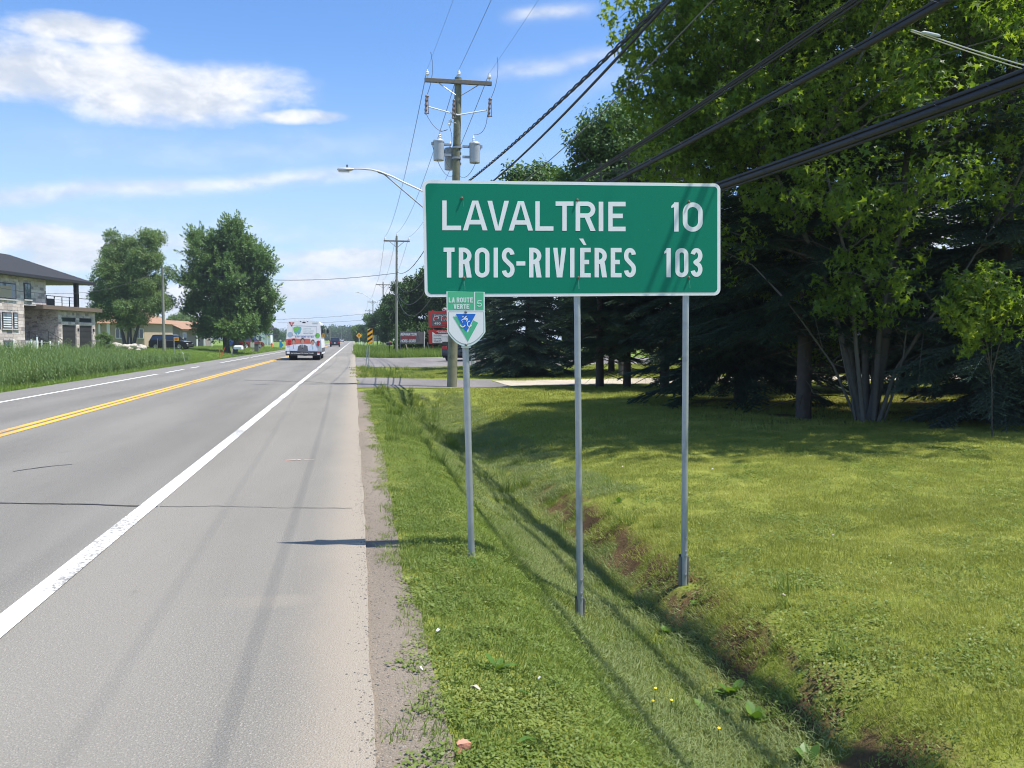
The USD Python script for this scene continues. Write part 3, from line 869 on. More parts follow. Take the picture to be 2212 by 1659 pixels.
for k_, (cx, cy) in enumerate(((366, 800), (372, 820), (1139, 810), (1886, 800), (1890, 820), (1612, 446), (360, 268))):
    # scratched and chalky runs under the bolts
    w_, h_ = ((4, 46), (3, 60), (7, 70), (6, 30), (4, 40), (3, 10), (3, 40))[k_]
    obj('scratch', MB().prism(to_plane(Polygon([(cx - w_ * .3, cy - h_ / 2), (cx + w_ * .3, cy - h_ / 2), (cx + w_ * .9, cy + h_ / 2), (cx + w_ * .2, cy + h_ / 2)])), 0.0005, (0, SY - .0032, 0), **XZ), 'sign_scratch', PANEL, world=True)
# posts: pipe, with a two plate anchor at the foot of the two that stand in the ditch
posts = []
for top, foot, anchor in (((352, 200), (1019, 1207), 0), ((1131, 200), (1253.5, 1338), 1), ((1880, 215), (1478, 1246), 1)):
    xt, zt = c4(*top)
    f = on_plane(*foot, SY + .03)
    p = obj('post', MB().tube([(f[0], SY + .032, f[2] - .35), (f[0], SY + .032, f[2]), (xt * .25 + f[0] * .75, SY + .031, f[2] * .75 + zt * .25), (xt, SY + .030, zt)], .0238, 16), 'galvanised', sign, smooth=40, world=True)
    posts.append(f)
    if anchor:
        a = MB()
        for s in (-1, 1):
            pl = Polygon([(-.012, -.3), (.030, -.3), (.030, .10), (.018, .155), (-.012, .155)])
            a.prism(pl, .005, (f[0] + s * .030 - .0025, SY + .035, f[2]), ux=(0, 1, 0), uy=(0, 0, 1))
        a.box((f[0], SY + .062, f[2] - .06), (.066, .006, .46))
        obj('anchor', a, 'steel_dark', p, world=True)
        for dz in (.30, .20, .165, .02):
            obj('bolt', MB().lathe([(0, 0), (.010, 0), (.010, .008), (0, .009)], (f[0] + .004, SY + .032 - .0235, f[2] + dz), (0, -1, 0), 8), 'wire_bright', p, world=True)

# ---------------------------------------------------------------- the bicycle route sign on the left post
RY = SY - .012
rs = thing('bicycle_route_sign', 'small white shield sign LA ROUTE VERTE 5 with blue cyclist emblem below the big sign', 'route sign', (.75, RY, 1.0))
k5 = lambda x, y, Y: c4(*c5(x, y), Y)
c5 = lambda x, y: ((860 + x / 6.506 - 1000) / .36166, (680 + y / 6.506 - 400) / .36166)
def k8(x, y, Y):   # from the closest enlargement of the shield
    return c4((1040 + x / 11.06 - 1000) / .36166, (730 + y / 11.06 - 400) / .36166, Y)
plate = Polygon([(550, -205), (1590, -190), (1590, 300), (1604, 880)] + [(1600 - 40 * t - 470 * t ** 1.35 * .98, 900 + 375 * math.sin(t * math.pi / 2) ** 1.25) for t in np.linspace(.05, 1, 12)] + [(575 + 34 * t + 480 * t ** 1.35 * .98, 900 + 375 * math.sin(t * math.pi / 2) ** 1.25) for t in np.linspace(.97, .05, 12)] + [(572, 880)]).buffer(0)
RP = obj('plate', MB().prism(to_plane(plate, RY, k8), .004, (0, RY + .002, 0), **XZ), 'route_pale', rs, world=True)
shield = Polygon([(604, 345), (1556, 345), (1562, 880)] + [(1560 - 40 * t - 440 * t ** 1.35, 895 + 325 * math.sin(t * math.pi / 2) ** 1.25) for t in np.linspace(.05, 1, 12)] + [(618 + 40 * t + 425 * t ** 1.35, 895 + 325 * math.sin(t * math.pi / 2) ** 1.25) for t in np.linspace(1, .05, 12)] + [(612, 880)]).buffer(0)
def flat(name, poly, mat, lift, parent=RP, conv=k8, Y=RY):
    return obj(name, MB().prism(to_plane(poly, Y, conv), .0009, (0, Y - .002 - lift, 0), **XZ), mat, parent, world=True)
flat('thin_outline', shield.difference(shield.buffer(-9)), 'panel_grey', 0)
flat('shield_face', shield.buffer(-9), 'sign_white', 0)
flat('green_field', sbox(588, -195, 1296, 292), 'route_green', 0)
flat('green_field', sbox(1330, -185, 1553, 292), 'route_green', 0)
flat('green_check', Polygon([(726, 470), (830, 476), (1132, 905), (1270, 570), (1408, 640), (1132, 1150)]), 'route_green', .0010)
flat('blue_triangle', Polygon([(806, 404), (1340, 404), (1105, 860), (1062, 860), (930, 640)]), 'route_blue', .0020)
W8 = 'letter_white'
flat('cyclist', unary_union([Polygon([(975, 465), (1012, 455), (1030, 480), (990, 502)]), Polygon([(1010, 520), (1085, 452), (1098, 470), (1040, 540), (950, 588), (945, 578)]),
    Polygon([(1030, 545), (1085, 510), (1122, 525), (1130, 548), (1096, 612), (1084, 600), (1098, 552), (1040, 562)]), Polygon([(975, 608), (1000, 600), (985, 640), (976, 632)])]), W8, .0030)
flat('wheel', unary_union([line(arc(990, 690, 62, 62, 10, 175, 20), 24, 2, 1), line(arc(1172, 672, 58, 72, 20, 285, 26), 22, 2, 1)]), W8, .0030)
def words(text, x0, x1, y0, y1, s, space=.30, ratio=None):
    """A row of capitals filling a box of enlargement pixels."""
    unit = {'I': .32, ' ': .45}
    tot = sum(unit.get(c, 1.0) for c in text) + space * .55 * (len(text) - 1)
    u = (x1 - x0) / tot
    x, out = x0, []
    for c in text:
        w = u * unit.get(c, 1.0)
        if c != ' ':
            out.append(affinity.affine_transform(glyph(c, w, y1 - y0, s), [1, 0, 0, -1, x, y1]))
        x += w + u * space * .55
    return out
for t, x0, x1, y0, y1 in (('LA', 612, 774, -40, 95), ('ROUTE', 826, 1266, -40, 95), ('VERTE', 745, 1166, 142, 266)):
    for gl in words(t, x0, x1, y0, y1, 27):
        flat('letter', gl, 'route_pale', .0010)
flat('digit', affinity.affine_transform(glyph('5', 128, 172, 22), [1, 0, 0, -1, 1378, 208]), 'route_pale', .0010)
for cx, cy in ((1072, 352), (1080, 1236)):
    x, z = k8(cx, cy, RY)
    obj('bolt', MB().lathe([(0, 0), (.010, 0), (.010, .003), (.008, .006), (.005, .010), (0, .011)], (x, RY - .003, z), (0, -1, 0), 10), 'steel_dark', rs, world=True)
x0, z0 = k8(965, 1275, RY); x1, z1 = k8(1210, 1322, RY)
obj('bracket', MB().box(((x0 + x1) / 2, RY + .012, (z0 + z1) / 2), (abs(x1 - x0), .02, abs(z1 - z0))), 'route_pale', rs, world=True)

# ---------------------------------------------------------------- near wooden utility pole, what it carries, and the line
P1Y = 27.1
def c3(cx, cy, Y=P1Y):
    return on_plane((780 + cx * .31646) * .8848, cy * .31646 * .8848, Y)
foot, top = on_plane(976, 840, P1Y), c3(1070, 600)
foot[2] -= .1
pole1 = thing('utility_pole', 'near wooden utility pole with crossarm behind the green sign', 'utility pole', foot, group=None)
obj('pole', MB().tube([foot, foot * .6 + top * .4, top], [.165, .145, .112], 14), 'pole_wood', pole1, smooth=40, world=True)
cc = c3(1068, 641)
obj('crossarm', MB().box(cc + [0, -.13, 0], (2.16, .10, .13), bevel=.01), 'arm_wood', pole1, world=True)
for s in (-1, 1):
    obj('brace', MB().cyl(cc + [s * .68, -.15, -.05], cc + [s * .09, -.14, -.42], .016, 6), 'galvanised', pole1, world=True)
INS = [(.015, 0), (.015, .09), (.055, .10), (.070, .13), (.045, .16), (.062, .17), (.050, .21), (.022, .225), (.034, .24), (.030, .27), (0, .28)]
def insulator(p, parent, k=1.0):
    obj('insulator', MB().lathe([(r * k, h * k) for r, h in INS], p, (0, 0, 1), 10), 'porcelain', parent, smooth=40, world=True)
ends = [cc + [-1.0, -.13, .06], c3(1070, 600) + [0.02, 0, -.02], cc + [1.0, -.13, .06]]
for e in ends:
    insulator(e, pole1)
tips = [e + [0, 0, .27] for e in ends]
# cut-out arms and fuse cut-outs
hub = c3(1066, 895)
for q, tilt in ((c3(838, 832), -1), (c3(1290, 858), 1)):
    obj('fuse_arm', MB().cyl(hub + [0, -.12, 0], q + [0, -.12, 0], .024, 8), 'porcelain', pole1, world=True)
for q in (c3(820, 815), c3(1305, 838), c3(1030, 850)):
    m = MB().lathe([(.02, -.34), (.045, -.32), (.03, -.26), (.05, -.2), (.03, -.12), (.05, -.05), (.03, .03), (.05, .1), (.03, .18), (.045, .24), (.02, .28)], q + [0, -.14, .03], (0.06, 0, 1), 8)
    m.cyl(q + [.07, -.14, -.28], q + [.06, -.14, .24], .014, 6).box(q + [.03, -.14, .25], (.12, .03, .03)).box(q + [.03, -.14, -.28], (.12, .03, .03))
    obj('fuse_cutout', m, 'porcelain_brown', pole1, world=True)
q = c3(1003, 950); obj('lightning_arrester', MB().lathe([(.02, -.1), (.06, -.08), (.04, 0), (.06, .06), (.02, .1)], q + [0, -.1, 0], (.3, 0, 1), 8).cyl(q + [0, -.1, 0], q + [.25, -.1, -.02], .012, 5), 'porcelain', pole1, world=True)
for k_, (cx, cy) in enumerate(((1060, 1140), (1056, 1222))):
    c_ = c3(cx, cy)
    obj('band', MB().lathe([(.142, -.03), (.15, -.03), (.15, .03), (.142, .03)], c_, (0, 0, 1), 14), 'galvanised', pole1, world=True)
def transformer(cx, cy, h, r, dy, label, side):
    c = c3(cx, cy); c[1] += dy
    t = thing('transformer', label, 'transformer', c)
    prof = [(0, -h / 2), (r * .94, -h / 2), (r * .96, -h / 2 + .03), (r, h / 2 - .06), (r * 1.06, h / 2 - .05), (r * 1.06, h / 2 - .01), (r * .9, h / 2 + .03), (0, h / 2 + .05)]
    obj('tank', MB().lathe(prof, c, (0, 0, 1), 20), 'tank_grey', t, smooth=35, world=True)
    b = c + [side * -.04, 0, h / 2 + .04]
    obj('bushing', MB().lathe([(.03, 0), (.055, .02), (.03, .05), (.055, .08), (.03, .11), (.05, .14), (.02, .18), (.012, .24)], b, (0, 0, 1), 8), 'porcelain', t, smooth=50, world=True)
    for dz in (.20, -.13):
        obj('hanger', MB().box(c + [-side * (r + .10), 0, dz], (.24, .08, .07)), 'galvanised', t, world=True)
    obj('ear', MB().box(c + [side * (r + .03), -.03, h / 2 - .1], (.07, .05, .09)), 'galvanised', t, world=True)
    return c, b
tA = transformer(918, 1165, .62, .178, -.05, 'grey cylindrical transformer hanging on the left of the near pole', -1)
tB = transformer(1196, 1185, .62, .178, -.05, 'grey cylindrical transformer hanging on the right of the near pole', 1)
tC = transformer(1010, 1215, .66, .165, .30, 'grey transformer mostly hidden behind the near pole', -1)
jump = MB()
def droop(m, a, b, s, r=.008, n=9, side=(0, 0, 0)):
    t = np.linspace(0, 1, n)[:, None]
    m.tube(np.asarray(a) * (1 - t) + np.asarray(b) * t + (4 * t * (1 - t)) * (np.array([0, 0, -s]) + np.array(side)), r, 4)
droop(jump, tips[0] + [.12, 0, .55], c3(820, 760) + [0, -.14, 0], -.02, side=(.12, 0, 0)); droop(jump, tips[2] + [.27, 0, .52], c3(1308, 785) + [0, -.14, 0], .05, side=(.1, 0, 0))
droop(jump, c3(812, 870) + [0, -.14, 0], tA[1] + [.25, 0, .33], .25); droop(jump, tA[1] + [.25, 0, .33], tA[1] + [0, 0, .24], .0)
droop(jump, c3(1290, 890) + [0, -.14, 0], tB[1] + [0, 0, .24], .18, side=(.1, 0, 0))
droop(jump, c3(866, 1120) + [0, -.1, 0], c3(1030, 1360) + [0, -.15, 0], .35); droop(jump, c3(1240, 1150) + [0, -.1, 0], c3(1075, 1365) + [0, -.15, 0], .35)
droop(jump, c3(1000, 980) + [0, -.1, 0], c3(1010, 1130) + [0, -.1, 0], .05, side=(.06, 0, 0)); droop(jump, c3(965, 1230) + [0, -.1, 0], c3(1020, 1310) + [0, -.15, 0], .08)
obj('jumper_wires', jump, 'wire_grey', pole1, world=True)

lamp = thing('street_lamp', 'grey street lamp on a long curved arm over the road from the near pole', 'street lamp', c3(1040, 1560))
obj('arm', MB().tube([c3(255, 1302), c3(330, 1303), c3(400, 1309), c3(470, 1326), c3(560, 1362), c3(660, 1412), c3(790, 1472), c3(1040, 1585)], [.026, .028, .03, .03, .03, .03, .03, .032], 8), 'lamp_alu', lamp, smooth=40, world=True)
obj('brace', MB().tube([c3(450, 1328), c3(500, 1345), c3(790, 1592), c3(1040, 1800)], .022, 6), 'steel_dark', lamp, world=True)
a, b = c3(135, 1311), c3(262, 1303)
hd = MB(); L = b - a
hd.tube([a, a + L * .08, a + L * .35, a + L * .8, b], [.02, .085, .115, .10, .04], 12)
hv = np.vstack(hd.v); mid = hv[:, 2].mean(); hv[:, 2] = mid + (hv[:, 2] - mid) * .55
HD = obj('lamp_head', trimesh.Trimesh(hv, np.vstack(hd.f), process=False), 'lamp_alu', lamp, smooth=40, world=True)
obj('lens', MB().box(a + L * .42 + [0, 0, -.062], (.34, .16, .03), bevel=.012), 'lens', HD, world=True)
obj('photocell', MB().cyl(a + L * .62 + [0, 0, .05], a + L * .62 + [0, 0, .14], .03, 8), 'steel_dark', HD, world=True)

# the poles further along, alike but smaller in the picture
def far_pole(px, zc, ytop, label, lean=0.0, arm=1.0, r=.14, name='utility_pole', base=None, group=None, looks='pole_wood_far'):
    t = at(px, ytop, zc)
    b = np.array([t[0] + lean, t[1], ground(t[0], t[1]) - .1]) if base is None else base
    p = thing(name, label, 'utility pole', b, group=group)
    obj('pole', MB().tube([b, b * .5 + t * .5, t], [r, r * .85, r * .66], 10), looks, p, smooth=40, world=True)
    out = [t]
    if arm:
        c = t + [0, -.1, -.45]
        obj('crossarm', MB().box(c, (2.3 * arm, .1, .13)), 'arm_wood', p, world=True)
        for s in (-1, 1):
            obj('brace', MB().cyl(c + [s * .65, -.05, -.05], c + [s * .05, -.05, -.55], .025, 5), 'arm_wood', p, world=True)
        out = [c + [-1.05 * arm, 0, .07], t, c + [1.05 * arm, 0, .07]]
        for e in out:
            insulator(e, p, 1.1)
        out = [e + [0, 0, .3] for e in out]
    return p, out
pole2, tip2 = far_pole(857, 74, 510, 'second wooden utility pole, standing left of the dark banner', -.1)
pole3, tip3 = far_pole(827.5, 133, 609, 'third utility pole, carrying a street lamp above the striped marker', 0)
pole4, tip4 = far_pole(805.5, 182, 648, 'fourth utility pole along the road, tallest of the distant cluster', 0)
pole5, tip5 = far_pole(797.5, 232, 668, 'fifth utility pole in the distant cluster beside the trees', 0)
pole6, tip6 = far_pole(793, 282, 680, 'sixth utility pole in the distant cluster beside the trees', 0)
pole7, tip7 = far_pole(788, 335, 688, 'farthest utility pole on the right of the road', 0)
poleL, tipL = far_pole(350.5, 84, 576, 'bare wooden pole without crossarm between the two big trees on the left', .0, 0, .15)
far_pole(712.5, 330, 700, 'thin bare pole standing beyond the dark car on the horizon', 0, 0, .13)
far_pole(737, 420, 706, 'thinnest bare pole on the horizon by the distant trees', 0, 0, .13)
lb = at(819, 655, 133)
l2 = thing('street_lamp', 'distant street lamp reaching over the road from the third pole', 'street lamp', lb)
obj('arm', MB().tube([at(776, 632.5, 133), at(785, 635, 133), at(800, 645, 133), lb + [.6, 0, -.3]], .05, 6), 'lamp_alu', l2, world=True)
obj('lamp_head', MB().box(at(772.5, 631.8, 133), (.62, .24, .13), bevel=.04), 'lamp_alu', l2, world=True)


def span_pts(a, b, sag, n=25):
    t = np.linspace(0, 1, n)[:, None]
    return np.asarray(a) * (1 - t) + np.asarray(b) * t - 4 * t * (1 - t) * np.array([0, 0, sag])


def through(A, B, k, Yend, n=40):
    """A hung wire from A through B and on to Yend."""
    Y = np.linspace(A[1], Yend, n); t = (Y - A[1]) / (B[1] - A[1])
    return np.stack([A[0] + (B[0] - A[0]) * t, Y, A[2] + (B[2] - A[2]) * t + k * (Y - A[1]) * (Y - B[1])], 1)


def through3(A, B, C, Yend, n=60):
    Y = np.linspace(A[1], Yend, n)
    M = np.array([A, B, C]); out = [None, Y, None]
    for a in (0, 2):
        c = np.polyfit(M[:, 1], M[:, a], 2)
        out[a] = np.polyval(c, Y)
    return np.stack(out, 1)


def with_x(px, py, X):
    """The point of the sight line through a place of the photograph that lies X metres right of the road edge."""
    d = FW + RT * (px - 1106) / 1800 - UP * (py - 829.5) / 1800
    return CAM + d * X / d[0]


def cable(name, strands, mat, label, group=None):
    m = MB()
    for p, r, sides in strands:
        m.tube(p, r, sides)
    obj(name, m, mat, label=label, cat='cable' if 'cable' in name else 'wire', group=group, smooth=60)


def twist(p, r, pitch, ph):
    p = np.asarray(p); n = len(p)
    s = np.concatenate([[0], np.cumsum(np.linalg.norm(np.diff(p, axis=0), axis=1))])
    m = int(s[-1] / pitch * 9)
    u = np.linspace(0, s[-1], m)
    q = np.stack([np.interp(u, s, p[:, k]) for k in range(3)], 1)
    t = np.gradient(q, axis=0); t /= np.linalg.norm(t, axis=1, keepdims=True)
    a = np.cross(t, [0, 0, 1.0]); a /= np.linalg.norm(a, axis=1, keepdims=True); b = np.cross(t, a)
    g = u / pitch * 2 * np.pi + ph
    return q + r * (np.cos(g)[:, None] * a + np.sin(g)[:, None] * b)


names = ('left', 'middle', 'right')
for i, (px, X) in enumerate(((979, 2.32), (1061, 3.2), (1163, 4.35))):
    B = with_x(px, 0, X)
    p = through(tips[i], B, .0009, -24)
    cable('power_line', [(p, .0062 if i == 1 else .0032, 5)], 'wire_grey', f'{names[i]} bare power line from the near pole up over the camera')
    cable('power_line', [(span_pts(tips[i], tip2[i], 1.0), .011, 4)], 'wire_grey', f'{names[i]} power line between the near pole and the second pole')
    cable('power_line', [(span_pts(tip2[i], tip3[i], 1.0), .014, 4)], 'wire_grey', f'{names[i]} power line between the second pole and the third pole')
for n_, (a, b) in zip(('third and fourth', 'fourth and fifth', 'fifth and sixth', 'sixth and farthest'), ((tip3, tip4), (tip4, tip5), (tip5, tip6), (tip6, tip7))):
    for i in (0, 2):
        cable('power_line', [(span_pts(a[i], b[i], .9, 9), .018, 4)], 'wire_grey', f'{names[i]} power line between the {n_} poles')
pa = lambda z: np.array([foot[0] + .1, P1Y - .16, z])
# twisted service cable and the smooth one beside it
T = through3(pa(6.25), with_x(1020, 385, 3.2), with_x(1440, 0, 3.5), -24)
cable('service_cable', [(twist(T, .021, 1.15, k), .0125, 5) for k in (0, 2.1, 4.2)], 'cable_black', 'black twisted cable rising from the near pole to the top edge')
U_ = through3(pa(5.75), with_x(1070, 387, 3.25), with_x(1437, 12, 3.48), -24)
cable('service_cable', [(U_, .019, 8)], 'cable_black', 'smooth black cable just under the twisted one above the sign')
V_ = through3(pa(5.3), with_x(1150, 377, 3.5), with_x(1380, 165, 3.62), -24)
cable('service_cable', [(V_, .008, 5)], 'wire_grey', 'thin dark cable running up into the maple leaves above the sign')
# three thick lashed bundles over the lawn
def bundle(pts, big, extra, label, lash=True):
    st = [(pts, big, 10)]
    for (dx, dz, r) in extra:
        st.append((pts + np.array([dx, 0, dz]), r, 8))
    if lash:
        R = big + max([0] + [math.hypot(dx, dz) / 2 for dx, dz, _ in extra])
        st.append((twist(pts + np.array([sum(e[0] for e in extra) / 2.5, 0, sum(e[1] for e in extra) / 2.5]), R + .006, .42, 0), .0022, 3))
    cable('telephone_cable', st, 'cable_black', label)
A_ = through3(pa(4.95), with_x(1240, 397, 3.45), with_x(1850, 0, 3.8), -24)
bundle(A_, .013, ((.022, .014, .011), (.005, -.026, .010), (-.020, .012, .008)), 'topmost of the thick black cable bundles crossing the maple', False)
B_ = through3(pa(4.65), with_x(1318, 396, 3.5), with_x(1990, 32, 3.92), -24)
bundle(B_, .024, ((.028, .012, .014), (-.006, .034, .012)), 'middle thick black lashed cable bundle crossing the maple')
C_ = through3(pa(4.25), with_x(1560, 402, 3.52), with_x(2212, 168, 3.68), -24)
bundle(C_, .026, ((.030, .008, .018), (-.010, .038, .014), (.012, -.034, .012)), 'lowest and thickest black lashed cable bundle ending at the sign corner')
# pale spliced drop wire from the middle bundle to the right
s0 = with_x(1968, 64, 3.92); s1 = s0 + np.array([6.5, 3.2, -1.2])
dr = thing('drop_wire', 'pale shiny drop wire with splice leaving the thick bundle at upper right', 'wire', s0)
q0, q1 = with_x(1968, 64, 3.92), at(2230, 121, 6.6)
d_ = (q1 - q0)
obj('wire', MB().tube(span_pts(q0, q0 + d_ * 4, .12, 20), .0052, 5).tube(span_pts(q0 + [0, 0, -.012], q0 + d_ * 4 + [0, 0, -.03], .14, 20), .0045, 5), 'wire_bright', dr, world=True)
obj('splice', MB().tube([q0 + d_ * .08, q0 + d_ * .10, q0 + d_ * .20, q0 + d_ * .22], [.006, .012, .012, .006], 8), 'tank_grey', dr, world=True)
# communication cables on to the second pole, and wires across the road
pb = lambda z: np.array([tip2[1][0] + .05, tip2[1][1] - .15, z])
for z1, z2, s, lab in ((6.2, 7.4, .9, 'uppermost'), (5.2, 6.3, 1.3, 'second'), (4.8, 5.5, 1.5, 'third'), (4.3, 5.1, 1.8, 'lowest sagging')):
    cable('telephone_cable', [(span_pts(pa(z1), pb(z2), s), .022, 5)], 'cable_black', f'{lab} cable between the near pole and the second pole')
    p3_ = np.array([tip3[1][0], tip3[1][1] - .15, z2])
    cable('telephone_cable', [(span_pts(pb(z2), p3_, s), .03, 4)], 'cable_black', f'{lab} cable between the second pole and the third pole')
cable('service_cable', [(span_pts(pb(7.35), tipL[0] + [0, 0, -.15], .9), .022, 5)], 'cable_black', 'dark cable crossing high over the road to the bare left pole')
cable('service_cable', [(span_pts(at(806, 676, 182), at(540, 690, 175), .4), .03, 4)], 'cable_black', 'distant cable crossing the road behind the bus')
cable('service_cable', [(span_pts(at(797, 690, 232), at(600, 697, 230), .4), .03, 4)], 'cable_black', 'more distant lower cable crossing the road behind the bus')
cable('service_cable', [(span_pts(tipL[0] + [0, 0, -.2], at(-40, 613, 62), 1.5), .016, 4)], 'cable_black', 'dark cable running left from the bare pole past the stone house')
# ---------------------------------------------------------------- foliage pieces
rng = np.random.default_rng(11)


def leaf_outline(kind):
    if kind == 'maple':
        pts = [(0, 0), (.10, .06), (.44, -.02), (.26, .20), (.60, .46), (.22, .42), (.13, .58), (.0, 1.05)]
        left = [(-x, y) for x, y in pts[1:-1]][::-1]
        return np.array(pts + left)
    if kind == 'oval':
        return np.array([(0, 0), (.22, .28), (.26, .52), (.14, .8), (0, 1.0), (-.14, .8), (-.26, .52), (-.22, .28)])
    return np.array([(0, 0), (.26, .45), (0, 1.0), (-.26, .45)])


def add_leaf(mb, base, d, n, size, out):
    """One leaf from base along d, its face towards n, folded a little about its midrib."""
    d = d / np.linalg.norm(d); n = n - d * (n @ d); n /= np.linalg.norm(n) + 1e-9
    s = np.cross(d, n)
    x, y = out[:, 0] * size, out[:, 1] * size
    p = base + y[:, None] * d + x[:, None] * s + (np.abs(x) * .25 - (y / size) ** 2 * .22 * size)[:, None] * n
    c = base + .42 * size * d - .03 * size * n
    k = len(p)
    mb.raw(np.vstack([p, c]), [(i, (i + 1) % k, k) for i in range(k)])


def sprig(kind, nleaf, length, size, rg, droop=.5, twig=True):
    """A short twig along +z that carries leaves."""
    mb = MB(); out = leaf_outline(kind)
    for i in range(nleaf):
        t = (i + .6) / nleaf
        a = i * 2.4 + rg.uniform(-.5, .5)
        side = np.array([math.cos(a), math.sin(a), 0])
        base = np.array([0, 0, t * length]) + side * size * rg.uniform(.2, .75)
        d = side * rg.uniform(.6, 1.0) + np.array([0, 0, rg.uniform(-droop, .7)]) + rg.normal(0, .25, 3)
        n = np.array([0, 0, 1.0]) + rg.normal(0, .45, 3)
        add_leaf(mb, base, d, n, size * rg.uniform(.7, 1.15), out)
    return mb


def clump(nleaf, radius, size, rg, flat_=.75, kind='quad'):
    mb = MB(); out = leaf_outline(kind)
    for i in range(nleaf):
        p = rg.normal(0, 1, 3); p = p / np.linalg.norm(p) * radius * rg.uniform(.2, 1) ** .5; p[2] *= flat_
        d = p / radius + rg.normal(0, .6, 3)
        n = np.array([0, 0, .8]) + p / radius * .7 + rg.normal(0, .5, 3)
        add_leaf(mb, p, d, n, size * rg.uniform(.6, 1.2), out)
    return mb


def shoot(nleaf, length, size, rg):
    """A leafy leader: leaves close along +z, thinning to a point."""
    mb = MB(); out = leaf_outline('quad')
    for i in range(nleaf):
        t = i / nleaf
        a = i * 2.4
        side = np.array([math.cos(a), math.sin(a), 0]) * (1 - t * .75)
        d = side + np.array([0, 0, rg.uniform(.2, 1.0)])
        add_leaf(mb, np.array([0, 0, t * length]) + side * .12 * length * (1 - t), d, np.array([0, 0, 1.0]) + side * .3 + rg.normal(0, .4, 3), size * (1 - .4 * t) * rg.uniform(.7, 1.2), out)
    return mb


def spray(rg, dense=1.0, n=16):
    """A spruce bough, one unit long along +x, drooping, with needled side twigs."""
    mb = MB()
    def needled(p0, p1, count, nl):
        d = p1 - p0; L = np.linalg.norm(d); d = d / L
        a, b, _ = frame_to(d)
        V, F = [], []
        for i in range(count):
            t = (i + rg.uniform(0, 1)) / count
            ang = rg.uniform(-.7, math.pi + .7)
            o = (math.cos(ang) * np.cross(d, [0, 0, 1]) + math.sin(ang) * np.array([0, 0, 1.0]) * .8)
            tip = p0 + d * (t * L + nl * .75) + o * nl * .62
            base = p0 + d * t * L
            w = np.cross(d, o); w = w / (np.linalg.norm(w) + 1e-9) * .0085
            k = len(V); V += [base - w + d * .0, base + w, tip]; F.append((k, k + 1, k + 2))
        mb.raw(V, F)
    def curve(t): return np.array([t, 0, -.16 * t * t + .02 * math.sin(t * 4)])
    mb.tube([curve(t) for t in (0, .35, .7, 1)], [.012, .009, .006, .002], 4)
    needled(curve(.45), curve(1.0) + [.06, 0, 0], int(40 * dense), .060)
    for i in range(n):
        t = .12 + .82 * (i + rg.uniform(0, .8)) / n
        s = 1 if i % 2 else -1
        L = (.50 - .36 * t) * rg.uniform(.75, 1.2)
        p0 = curve(t)
        p1 = p0 + L * np.array([.62 + .25 * t, s * .75, -.22 + rg.uniform(-.18, .12)])
        mb.tube([p0, p1], [.004, .002], 3, caps=False)
        needled(p0, p1, int(40 * dense), .055)
        if L > .22:
            for q in (.35, .65):
                r0 = p0 * (1 - q) + p1 * q
                needled(r0, r0 + L * .42 * np.array([.8, -s * .2, -.28]), int(18 * dense), .05)
    return mb


def put(parent, name, protos, pos, dirs, scl, spin=None, mats=None):
    """A crown part: very many small copies of a few foliage pieces under a thing."""
    n = len(pos)
    path = numbered(parent, name)
    R = mats if mats is not None else basis(dirs, rng.uniform(0, 6.283, n) if spin is None else spin)
    pr = instancer(path, protos, pos - _loc[parent][0], quat_from(R), scl, rng.integers(0, len(protos), n))
    tag(pr, kind='stuff')
    return path


def in_lobes(lobes, n, rg, shell=.55, noise_s=.35, cut=.36):
    """Points spread through ellipsoid lobes, denser to the outside, with gaps where a slow noise is low."""
    P, D = [], []
    w = np.array([r[0] * r[1] * r[2] for _, r in lobes]) ** .75
    while sum(map(len, P)) < n:
        k = rg.choice(len(lobes), size=n, p=w / w.sum())
        c = np.array([lobes[i][0] for i in k]); r = np.array([lobes[i][1] for i in k])
        d = rg.normal(0, 1, (n, 3)); d /= np.linalg.norm(d, axis=1, keepdims=True)
        u = rg.uniform(0, 1, n) ** shell
        p = c + d * r * u[:, None]
        keep = NZ(p * noise_s + 3.1, 3, 4) > cut
        P.append(p[keep]); D.append(d[keep])
    return np.vstack(P)[:n], np.vstack(D)[:n]


R5 = np.random.default_rng(5)
CLUMPS = [('leaf_clump', clump(26, .50, .26, R5)), ('leaf_clump_b', clump(22, .60, .24, R5)), ('leaf_clump_c', clump(18, .42, .30, R5))]
SHOOTS = [('leaf_shoot', shoot(30, 1.1, .27, R5)), ('leaf_shoot_b', shoot(26, .9, .25, R5)), ('leaf_clump', clump(22, .5, .26, R5))]
with_mat = lambda protos, m: [(a, b, m) for a, b in protos]


def trunk(parent, pts, radii, mat='bark', name='trunk', sides=10, wob=.03):
    p = np.array(pts, float)
    t = np.linspace(0, len(p) - 1, max(8, 4 * len(p)))
    q = np.stack([np.interp(t, range(len(p)), p[:, k]) for k in range(3)], 1)
    q[1:, :2] += wob * (NZ(np.stack([q[1:, 2] * .8, q[1:, 0], q[1:, 1]], 1), 3, 2)[:, None] - .5)
    r = np.interp(t, np.linspace(0, len(p) - 1, len(radii)), radii)
    return obj(name, MB().tube(q, r, sides), mat, parent, smooth=50, world=True)


